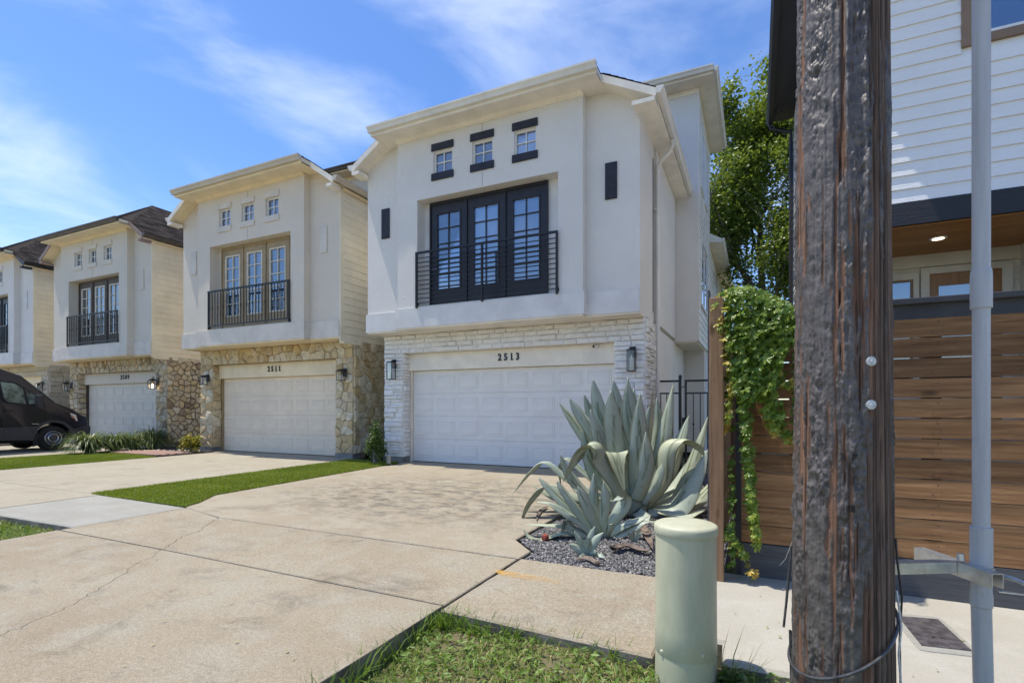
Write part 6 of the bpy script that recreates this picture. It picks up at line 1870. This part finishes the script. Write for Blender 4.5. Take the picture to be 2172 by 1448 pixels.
# ---- creeper on the fence
def vine():
    r = np.random.default_rng(8)
    VY = 4.12
    pts = []; tint = []
    mass = [(1508, 650), (1522, 622), (1545, 608), (1580, 606), (1610, 616), (1640, 628), (1672, 646), (1712, 660), (1712, 712), (1672, 722), (1655, 770), (1640, 815), (1618, 838), (1590, 850), (1566, 846), (1552, 800), (1540, 740), (1522, 705)]
    mp_ = in_poly(mass, 1900, r)
    for p in mp_:
        pts.append((p[0], p[1], r.normal(0, 0.05) - 0.06 * sstep(600, 760, p[1]))); 
        yl = 0.75 if (p[0] < 1540 and r.random() < 0.6) else (0.55 if r.random() < 0.15 else 0.35 * r.random())
        tint.append(yl)
    strands = [([(1575, 830), (1578, 900), (1586, 980), (1592, 1060), (1598, 1110), (1606, 1150)], [18, 12, 10, 8, 6, 3], 420, 0.25, True), ([(1535, 700), (1545, 780), (1545, 850), (1538, 900)], [14, 9, 7, 4], 130, 0.65, True), ([(1622, 800), (1628, 850), (1632, 890), (1645, 915)], [22, 18, 12, 5], 200, 0.35, True),
               ([(1690, 690), (1692, 790), (1690, 870), (1690, 930)], [12, 9, 8, 6], 200, 0.1, False), ([(1650, 860), (1655, 900), (1672, 930), (1688, 935)], [7, 6, 6, 5], 50, 0.5, True), ([(1550, 900), (1548, 1000), (1550, 1100), (1545, 1130), (1550, 1200)], [4, 4, 4, 7, 9], 70, 0.15, False),
               ([(1533, 1130), (1556, 1150), (1575, 1175), (1590, 1205), (1602, 1222)], [12, 9, 5, 5, 4], 55, 0.6, True), ([(1650, 790), (1660, 812), (1690, 815)], [10, 6, 4], 40, 0.7, True)]
    stems = []
    for path, wd, cnt, tb, grad in strands:
        P = [Vector(p) for p in path]
        stems.append(path)
        for i in range(cnt):
            t = r.random() * (len(P) - 1); k = min(int(t), len(P) - 2); u = t - k
            c = P[k].lerp(P[k + 1], u); w = wd[k] + (wd[k + 1] - wd[k]) * u
            pts.append((c.x + r.normal(0, w * 0.5), c.y + r.normal(0, 6), r.normal(0, 0.035) - 0.03))
            tint.append(min(1, tb * r.random() * 1.4 + (0.55 * (t / (len(P) - 1)) ** 2 if grad else 0)))
    V = empty('creeper_vine', (-0.1, 4.2, 0.0), 'green and yellow creeper hanging over the fence corner left of the pole', 'vine')
    C, N, T = [], [], []
    for (px, py, dy), tn in zip(pts, tint):
        x, y, z = PY(px, py, VY + dy)
        nr = np.array([r.normal(0, 0.45) - 0.1, -0.8 + r.normal(0, 0.3), 0.55 + r.normal(0, 0.35)])
        nr /= np.linalg.norm(nr)
        a = np.cross(nr, (0, 0, 1)); a /= np.linalg.norm(a); b = np.cross(nr, a)
        s = 0.021 * (0.6 + 0.7 * r.random())
        for k in range(5):
            an = -1.9 + k * 0.62 + r.normal(0, 0.12) + PI
            dirv = a * math.sin(an) + b * math.cos(an)
            ctr = np.array([x, y, z]) - dirv * s * 0.9
            C.append((ctr, dirv, nr + r.normal(0, 0.2, 3), s * (1.25 - 0.12 * abs(k - 2)))); T.append(min(1, max(0, tn + r.normal(0, 0.06))))
    n = len(C)
    c = np.array([q[0] for q in C]); t = np.array([q[1] for q in C]); nr = np.array([q[2] for q in C]); L = np.array([q[3] for q in C])[:, None] * 1.5
    nr /= np.linalg.norm(nr, axis=1)[:, None]
    t = t - nr * (t * nr).sum(1)[:, None]; t /= np.linalg.norm(t, axis=1)[:, None]
    s = np.cross(nr, t); W = L * 0.42
    v = np.stack([c - t * L * .5, c - t * L * .1 + s * W * .5 + nr * W * .15, c + t * L * .2 + s * W * .4 + nr * W * .12, c + t * L * .55 - nr * W * .2, c + t * L * .2 - s * W * .4 + nr * W * .12, c - t * L * .1 - s * W * .5 + nr * W * .15], 1).reshape(-1, 3)
    i = np.arange(n) * 6
    q = np.concatenate([np.stack([i, i + 1, i + 2, i + 3], 1), np.stack([i, i + 3, i + 4, i + 5], 1)])
    M['vine'] = leaf_mat('vine_leaf', (0.12, 0.21, 0.035), (0.30, 0.39, 0.065), (0.62, 0.44, 0.10), 0.33, 0.42)
    o = np_mesh('foliage', v, None, q, M['vine'], V, {'tint': np.repeat(T, 6)}); o['kind'] = 'stuff'
    M['stem'] = paint('vine_stem', (0.17, 0.09, 0.05), 0.2, 20, 0.8)
    for path in stems:
        MB().tube([PY(p[0], p[1], VY - 0.02) for p in path], 0.0035, 5).build('stem', M['stem'], V)
vine()

# ---- tree behind
M['bark'] = paint('bark', (0.20, 0.17, 0.135), 0.3, 9, 0.95, 0.8, 25)
M['tree_leaf'] = leaf_mat('tree_leaf', (0.08, 0.13, 0.025), (0.17, 0.23, 0.042), (0.28, 0.32, 0.07), 0.38, 0.38)
def tree(name, label, base, height, crown, n, seed, trunk_r=0.2):
    r = np.random.default_rng(seed); rr = random.Random(seed)
    T = empty(name, base, label, 'tree')
    b = Vector(base)
    mb = MB(); tips = []
    def limb(p, d, L, rad, lvl):
        pts = [p]; rs = [rad]; q = p
        for i in range(5):
            d = (d + Vector((rr.gauss(0, .12), rr.gauss(0, .12), 0.10 if lvl else 0.0))).normalized()
            q = q + d * (L / 5); pts.append(q); rs.append(rad * (1 - 0.13 * (i + 1)))
            if lvl >= 1: tips.append(q)
            if lvl < 3 and i >= 1:
                for _ in range(1 if lvl else 2):
                    az = rr.uniform(0, 2 * PI); out = Vector((math.cos(az), math.sin(az), rr.uniform(0.2, 0.9))).normalized()
                    limb(q, (d * 0.45 + out * 0.8).normalized(), L * rr.uniform(0.42, 0.62), rs[-1] * 0.55, lvl + 1)
        mb.tube(pts, rs, 7 if lvl < 2 else 4)
    limb(b, Vector((0.02, 0, 1)), height * 0.62, trunk_r, 0)
    mb.build('trunk', M['bark'], T, True)
    cx, cy, cz_, rx, ry, rz = crown
    tips = [t for t in tips if ((t.x - cx) / rx) ** 2 + ((t.y - cy) / ry) ** 2 + ((t.z - cz_) / rz) ** 2 < 1.3 and t.z > cz_ - rz]
    cl = []
    while len(cl) < 120:
        u = r.normal(0, 1, 3); u /= np.linalg.norm(u); rad = r.random() ** 0.42
        cl.append(np.array([cx + u[0] * rx * rad, cy + u[1] * ry * rad, cz_ + u[2] * rz * rad]))
    cl = np.array(cl + [np.array(t) for t in tips])
    idx = r.integers(0, len(cl), n)
    off_ = r.normal(0, 1, (n, 3)) * np.array([0.27, 0.27, 0.20])
    c = cl[idx] + off_
    tn = np.clip(0.3 + 0.35 * r.random(n) + 0.25 * (_h(idx, idx * 3, idx * 7, 5) - 0.5), 0, 1)
    leaf_o = leaf_cards('crown', c, 0.125, M['tree_leaf'], r, T, tn, spread=0.9, asp=0.62)
    leaf_o['kind'] = 'stuff'
    return T
tree('broadleaf_tree', 'tall leafy green tree standing behind between the two white houses', (0.35, 22.5, -0.15), 14.0, (0.55, 22.5, 9.3, 3.0, 3.0, 4.8), 62000, 6, 0.24)

# ---- strappy clumps, shrubs
M['liriope'] = leaf_mat('liriope', (0.045, 0.085, 0.025), (0.15, 0.20, 0.05), (0.40, 0.42, 0.17), 0.4, 0.2)
def clump(name, label, loc, h, n, seed, cat, group):
    r = np.random.default_rng(seed)
    az = r.random(n) * 2 * PI; L = h * (0.95 + 0.7 * r.random(n)); el = 0.55 + 1.0 * r.random(n) ** 0.7
    d = np.stack([np.cos(az), np.sin(az)], 1)
    base = np.array(loc)[None] + np.concatenate([d * (0.09 * r.random(n))[:, None], np.zeros((n, 1))], 1)
    sd_ = np.stack([-np.sin(az), np.cos(az), np.zeros(n)], 1) * 0.0115
    rings = []
    S = 6
    p = base.copy(); ang = el.copy()
    for k in range(S + 1):
        w = [0.7, 1, 1, 0.95, 0.75, 0.45, 0.05][k]
        rings.append(p - sd_ * w); rings.append(p + sd_ * w)
        st = (L / S)[:, None]
        p = p + np.concatenate([d * np.cos(ang)[:, None], np.sin(ang)[:, None]], 1) * st
        p[:, 2] = np.maximum(p[:, 2], loc[2] + 0.01)
        ang = ang - (0.16 + 0.22 * r.random(n)) * (1 + 0.25 * k)
    v = np.stack(rings, 1).reshape(-1, 3); m = 2 * (S + 1)
    i = np.arange(n) * m
    q = np.concatenate([np.stack([i + 2 * k, i + 2 * k + 1, i + 2 * k + 3, i + 2 * k + 2], 1) for k in range(S)])
    tn = np.repeat(np.clip(r.random(n) * 0.75, 0, 1), m)
    o = np_mesh(name, v, None, q, M['liriope'], None, {'tint': tn})
    return prop(o, label, cat, group)
cg = 'strappy grass clumps in front of the 2509 garage'
clump('lilyturf_clump', 'leftmost and largest strappy grass clump right of the van', (-17.05, 8.15, 0.01), 0.68, 560, 1, 'grass clump', cg)
clump('lilyturf_clump', 'second strappy grass clump from the van', (-17.10, 8.80, 0.01), 0.62, 480, 2, 'grass clump', cg)
clump('lilyturf_clump', 'third strappy grass clump from the van', (-17.27, 9.40, 0.01), 0.60, 480, 3, 'grass clump', cg)
clump('lilyturf_clump', 'rightmost dark strappy grass clump beside the rubble stone pier', (-17.40, 9.98, 0.01), 0.72, 520, 4, 'grass clump', cg)
def shrub(name, label, loc, rad, n, seed, lm, size=0.04, stems=7, cat='shrub'):
    r = np.random.default_rng(seed); rr = random.Random(seed)
    Sx = empty(name, loc, label, cat)
    mb = MB(); cl = []
    for i in range(stems):
        az = rr.uniform(0, 2 * PI); k = rr.uniform(0.2, 0.9)
        tip = Vector((loc[0] + math.cos(az) * rad[0] * k, loc[1] + math.sin(az) * rad[1] * k, loc[2] + rad[2] * rr.uniform(0.9, 2.0)))
        midp = Vector(loc).lerp(tip, 0.5) + Vector((rr.uniform(-.03, .03), rr.uniform(-.03, .03), 0.03))
        mb.tube([Vector(loc), midp, tip], [0.010, 0.007, 0.003], 5)
        cl += [np.array(midp.lerp(tip, t)) for t in (0.3, 0.7, 1.0)]
    mb.build('stem', M['bark'], Sx)
    cl = np.array(cl)
    while len(cl) < 34:
        u = r.normal(0, 1, 3); u /= np.linalg.norm(u)
        cl = np.concatenate([cl, [np.array(loc) + np.array([0, 0, rad[2]]) + u * np.array(rad) * r.random() ** 0.5]])
    c = cl[r.integers(0, len(cl), n)] + r.normal(0, 1, (n, 3)) * np.array(rad) * 0.2
    c[:, 2] = np.maximum(c[:, 2], loc[2] + 0.03)
    o = leaf_cards('foliage', c, size, lm, r, Sx, r.random(n) * 0.9, spread=1.0, asp=0.55); o['kind'] = 'stuff'
M['shrub_leaf'] = leaf_mat('shrub_leaf', (0.035, 0.075, 0.018), (0.085, 0.145, 0.03), (0.19, 0.22, 0.06), 0.4, 0.2)
M['shrub_yellow'] = leaf_mat('shrub_yellow', (0.10, 0.15, 0.02), (0.30, 0.28, 0.03), (0.55, 0.36, 0.04), 0.45, 0.25)
shrub('upright_shrub', 'upright dark green shrub between the white and gold stone piers', (-7.72, 9.22, 0.01), (0.22, 0.20, 0.46), 1500, 12, M['shrub_leaf'], 0.055)
shrub('croton_shrub', 'low yellow and green shrub left of the cream garage', (-14.56, 9.45, 0.01), (0.36, 0.3, 0.24), 800, 13, M['shrub_yellow'], 0.07)
shrub('verge_weed', 'leafy green weed at the right foot of the pedestal', (-0.10, 2.58, -0.12), (0.08, 0.07, 0.07), 150, 14, M['shrub_leaf'], 0.05, 5, 'weed')
# dry stalks beside the pedestal
sp_ = np.array([(-0.12 + random.gauss(0, 0.04), 2.66 + random.gauss(0, 0.03)) for _ in range(60)])
o = blades('grass_tuft', sp_, -0.12, 0.16, 0.34, 0.0018, 0.75, M['lawn'], np.random.default_rng(5), None, np.clip(np.random.default_rng(6).random(60), 0, 1), curl=1.2)
prop(o, 'tuft of long thin grass between the pedestal and the pale pavement', 'grass tuft')

# ---- small things by the gold stone pier
hb = empty('hose_box', (-8.12, 9.62, 0), 'black plastic drain riser with grey pipe at the foot of the gold stone wall', 'drain pipe')
MB().lathe([(0.085, 0.0), (0.085, 0.5), (0.06, 0.62), (0.03, 0.66)], (-8.12, 9.62, 0.0), 16).build('riser', M['gutter_black'], hb, True)
MB().tube([(-8.02, 9.5, 0.0), (-8.03, 9.5, 0.35), (-8.05, 9.53, 0.45)], 0.018, 8).build('pipe', M['pvc'], hb, True)
tl = G(822, 985)
o = bx('paver_marker', M['stone_pale'], None, tl[0] - 0.05, tl[0] + 0.05, tl[1] + 0.02, tl[1] + 0.06, 0.0, 0.19, 0.006)
prop(o, 'small upright beige paver standing at the foot of the upright shrub', 'paver')
for i in range(16):
    x = -17.0 + i * 0.14 + random.uniform(-.03, .03); y = 8.75 + i * 0.055 + random.uniform(-.05, .05)
    s_ = random.uniform(0.035, 0.07)
    mb = MB().lathe([(s_ * 0.4, -s_ * 0.5), (s_, -s_ * 0.15), (s_ * 0.85, s_ * 0.3), (s_ * 0.3, s_ * 0.55)], (0, 0, 0), 7)
    mb.v = [(a * random.uniform(.8, 1.2), b * random.uniform(.8, 1.2), c * random.uniform(.8, 1.2)) for a, b, c in mb.v]
    o = mb.build('edging_rock', M['stone_pale'], None); o.location = (x, y, 0.03)
    prop(o, 'pale fist sized rock edging the bed of strappy grass', 'rock', 'pale rocks edging the bed')
# crumpled dark cloth at the pedestal
def cloth():
    n = 26; u, v = np.meshgrid(np.linspace(-1, 1, n), np.linspace(-1, 1, n))
    x = u * 0.13 + 0.02 * (fbm(u * 2, v * 2, 0, 3, 1) - .5); y = v * 0.07 + 0.03 * (fbm(u * 2, v * 2, 4, 3, 2) - .5)
    z = 0.06 * np.abs(fbm(u * 2.5, v * 2.5, 8, 4, 3) - 0.5) * 2 + 0.035 * (1 - u * u) * (1 - v * v)
    c = G(1515, 1447, -0.1)
    P = np.stack([c[0] + 0.03 + x, c[1] + 0.02 + y, -0.125 + z], 2).reshape(-1, 3)
    i = (np.arange(n - 1)[:, None] * n + np.arange(n - 1)[None]).ravel()
    k = NT('cloth_purple'); nz = k.noise(14, 4, 0.6)
    m = k.done(k.mix(k.rng(nz, 0.46, 0.56), (0.02, 0.017, 0.03), (0.24, 0.15, 0.22)), 0.9)
    o = np_mesh('crumpled_cloth', P, None, np.stack([i, i + 1, i + n + 1, i + n], 1), m, None, None, True)
    prop(o, 'crumpled black and purple cloth lying at the foot of the pedestal', 'cloth')
cloth()

# ------------------------------------------------------------------ black van
def van():
    xs = -19.2; wid = 1.98
    V = empty('cargo_van', (xs - wid / 2, 6.2, 0), 'black high roofed van parked nose in on the left driveway', 'van')
    def carmat(name, c, rough, coat):
        k = NT(name); k.done(c, rough, None, 0.0, 0.5); k.b.inputs['Coat Weight'].default_value = coat; k.b.inputs['Coat Roughness'].default_value = 0.06; return k.m
    paint_m = carmat('van_paint', (0.012, 0.011, 0.020), 0.3, 0.4); clad = paint('van_cladding', (0.045, 0.045, 0.052), 0.1, 6, 0.55, 0.1, 90)
    Q = lambda zx, zy, X=xs: PX(zx / 6.035, 740 + zy / 6.035, X)[1:]
    wc = Q(685, 1150); wr = 0.375
    wy, wz = wc[0], wr
    nose = [Q(a, b, -19.5) for a, b in ((230, 345), (400, 480), (560, 620), (660, 690), (780, 728), (900, 775), (985, 830))]
    top = [(2.9, 2.55), (3.6, 2.66), (5.6, 2.66), (6.3, 2.62), (6.75, 2.52)]
    ny = wy + 0.98
    front = [(ny - 0.06, 1.02), (ny, 0.80), (ny + 0.02, 0.58), (ny - 0.05, 0.42), (ny - 0.25, 0.34)]
    arch = [(wy + math.cos(a) * 0.47, wz + math.sin(a) * 0.47) for a in np.linspace(-0.05, PI + 0.05, 15)]
    wy2 = wy - 3.66
    arch2 = [(wy2 + math.cos(a) * 0.46, wz + math.sin(a) * 0.46) for a in np.linspace(-0.05, PI + 0.05, 13)]
    prof = top + nose + front + arch + arch2 + [(2.9, 0.42), (2.82, 0.6), (2.82, 2.4)]
    ymax = max(p[0] for p in prof)
    def warp(x, y, z):
        c = xs - wid / 2
        f = 1 - 0.085 * max(0, z - 1.15) - 0.16 * max(0, (y - (ny - 1.0))) ** 2
        return (c + (x - c) * f, y, z)
    ins = inset(prof, 0.05); ins2 = inset(prof, 0.015)
    layers = [(xs - wid, ins), (xs - wid + 0.02, ins2), (xs - wid + 0.07, prof), (xs - wid * 0.5, prof), (xs - 0.07, prof), (xs - 0.02, ins2), (xs, ins)]
    vs = []; fs = []; n = len(prof)
    for x, pf in layers: vs += [warp(x, y, z) for y, z in pf]
    for l in range(len(layers) - 1):
        for i in range(n):
            k = (i + 1) % n; fs.append((l * n + i, l * n + k, (l + 1) * n + k, (l + 1) * n + i))
    fs.append(tuple(range(n))); fs.append(tuple(range((len(layers) - 1) * n, len(layers) * n)))
    MB().add(vs, fs).build('body', paint_m, V, True)
    def plate(name, poly, mat, out=0.006, th=0.02, X=xs, parent=V):
        a = [warp(X + out - th, y, z) for y, z in poly]; b = [warp(X + out, y, z) for y, z in poly]
        m = len(poly)
        return MB().add(a + b, [tuple(range(m - 1, -1, -1)), tuple(range(m, 2 * m))] + [(i, (i + 1) % m, m + (i + 1) % m, m + i) for i in range(m)]).build(name, mat, parent)
    k = NT('van_glass'); nz = k.noise(2.2, 5, 0.6)
    gm = k.done(k.mix(k.rng(nz, 0.4, 0.65), (0.05, 0.06, 0.055), (0.26, 0.31, 0.25)), 0.06, None, 0, 0.6)
    plate('window_trim', [Q(*p) for p in ((5, 400), (200, 420), (320, 480), (490, 600), (480, 715), (360, 718), (100, 690), (40, 650))], M['gutter_black'], 0.004)
    plate('window', [Q(*p) for p in ((20, 418), (190, 440), (300, 500), (335, 700), (110, 672), (65, 640))], gm, 0.009)
    plate('quarter_window', [Q(*p) for p in ((335, 500), (470, 605), (462, 700), (378, 702))], gm, 0.009)
    plate('cladding', [Q(*p) for p in ((0, 1005), (500, 985), (470, 1075), (430, 1165), (0, 1170))] , clad, 0.010)
    plate('cladding', [(wy - 2.0, 0.75), Q(0, 1005), Q(0, 1170), (wy - 2.0, 0.42)], clad, 0.010)
    rim_pts = [(wy + math.cos(a) * 0.47, wz + math.sin(a) * 0.47) for a in np.linspace(0.15, PI + 0.1, 14)] + [(wy + math.cos(a) * 0.55, wz + math.sin(a) * 0.55) for a in np.linspace(PI + 0.1, 0.15, 14)]
    plate('wheel_arch', rim_pts, clad, 0.018, 0.05)
    plate('bumper', [(wy + 0.50, 0.62), (ny - 0.10, 0.72), (ny + 0.035, 0.70), (ny + 0.045, 0.52), (ny - 0.03, 0.36), (ny - 0.3, 0.28), (wy + 0.46, 0.30)], clad, 0.012, 0.03)
    bx('front_bumper', clad, V, xs - wid + 0.15, xs - 0.12, ny - 0.2, ny + 0.05, 0.32, 0.72, 0.03)
    hl = plate('headlight', [Q(*p) for p in ((905, 818), (985, 840), (1010, 920), (990, 918), (930, 870))], paint('headlight_lens', (0.75, 0.72, 0.68), 0.05, 20, 0.1), 0.004)
    plate('indicator', [Q(*p) for p in ((915, 840), (945, 860), (985, 912), (960, 900))], paint('indicator_amber', (0.55, 0.12, 0.03), 0.05, 20, 0.2), 0.012, 0.02, xs, hl)
    plate('door_handle', [Q(*p) for p in ((90, 775), (150, 778), (185, 788), (150, 802), (90, 800), (50, 790))], paint_m, 0.03, 0.03)
    for i in range(9):
        plate('badge_letter', [Q(406 + i * 10.5, 952), Q(413 + i * 10.5, 952), Q(413 + i * 10.5, 962), Q(406 + i * 10.5, 962)], M['chrome'], 0.008, 0.006)
    plate('door_seam', [Q(575, 700), Q(580, 700), Q(585, 900), Q(580, 900)], M['gutter_black'], 0.0045)
    plate('door_seam', [Q(0, 820), Q(4, 820), Q(75, 1150), Q(70, 1150)], M['gutter_black'], 0.0125)
    mf = [Q(*p) for p in ((432, 1090), (500, 1070), (490, 1230), (420, 1250))]
    plate('mud_flap', mf, M['tyre'], 0.015, 0.04)
    my, mz = Q(515, 660, xs + 0.2)
    MB().box(xs + 0.06, xs + 0.26, my - 0.08, my + 0.07, mz - 0.17, mz + 0.17).build('mirror', clad, V, bevel=0.03, seg=2)
    bx('mirror_arm', clad, V, xs - 0.05, xs + 0.061, my - 0.03, my + 0.03, mz - 0.12, mz - 0.04)
    # windscreen across the nose slope
    a, b = nose[0], nose[3]
    ws = [warp(xs - 0.10, a[0] - 0.02, a[1] + 0.02), warp(xs - wid + 0.10, a[0] - 0.02, a[1] + 0.02), warp(xs - wid + 0.10, b[0], b[1] + 0.025), warp(xs - 0.10, b[0], b[1] + 0.025)]
    MB().prism(ws, (0, 0.01, 0.012)).build('windscreen', gm, V)
    for yy in (wy, wy2):
        for side in (0, 1):
            x1 = xs - 0.02 if side == 0 else xs - wid + 0.26
            W = MB()
            N = 36
            pr = [(0.20, 0.0), (0.27, 0.012), (wr - 0.03, 0.006), (wr, -0.03), (wr, -0.20), (wr - 0.03, -0.235), (0.22, -0.24)]
            for rr_, dx in pr:
                for k_ in range(N):
                    a_ = 2 * PI * k_ / N; W.v.append((x1 + dx, yy + rr_ * math.cos(a_), wz + rr_ * math.sin(a_)))
            for i in range(len(pr) - 1):
                for k_ in range(N): W.f.append((i * N + k_, i * N + (k_ + 1) % N, (i + 1) * N + (k_ + 1) % N, (i + 1) * N + k_))
            wh = W.build('wheel', M['tyre'], V, True)
            Rm = MB()
            pr = [(0.215, -0.002), (0.200, 0.006), (0.190, -0.01), (0.135, 0.004), (0.128, 0.012), (0.112, 0.010), (0.108, -0.01), (0.06, 0.0), (0.05, 0.02), (0.001, 0.022)]
            for rr_, dx in pr:
                for k_ in range(N):
                    a_ = 2 * PI * k_ / N; Rm.v.append((x1 + dx, yy + rr_ * math.cos(a_), wz + rr_ * math.sin(a_)))
            for i in range(len(pr) - 1):
                for k_ in range(N): Rm.f.append((i * N + k_, i * N + (k_ + 1) % N, (i + 1) * N + (k_ + 1) % N, (i + 1) * N + k_))
            rim = Rm.build('rim', M['steel_wheel'], wh, True)
            if side == 0:
                for rad_, wdt in ((0.205, 0.006), (0.120, 0.010)):
                    MB().tube([(x1 + 0.012, yy + rad_ * math.cos(2 * PI * k_ / 40), wz + rad_ * math.sin(2 * PI * k_ / 40)) for k_ in range(41)], wdt, 6, False).build('trim_ring', M['chrome'], wh, True)
    MB().box(xs - wid + 0.3, xs - 0.3, wy - 3.9, wy + 0.5, 0.25, 0.45).build('underbody', M['tyre'], V)
    MB().tube([warp(xs - 0.3, 6.6, 2.53), (xs - 0.34, 6.55, 2.85)], 0.004, 5).build('antenna', M['gutter_black'], V)
van()
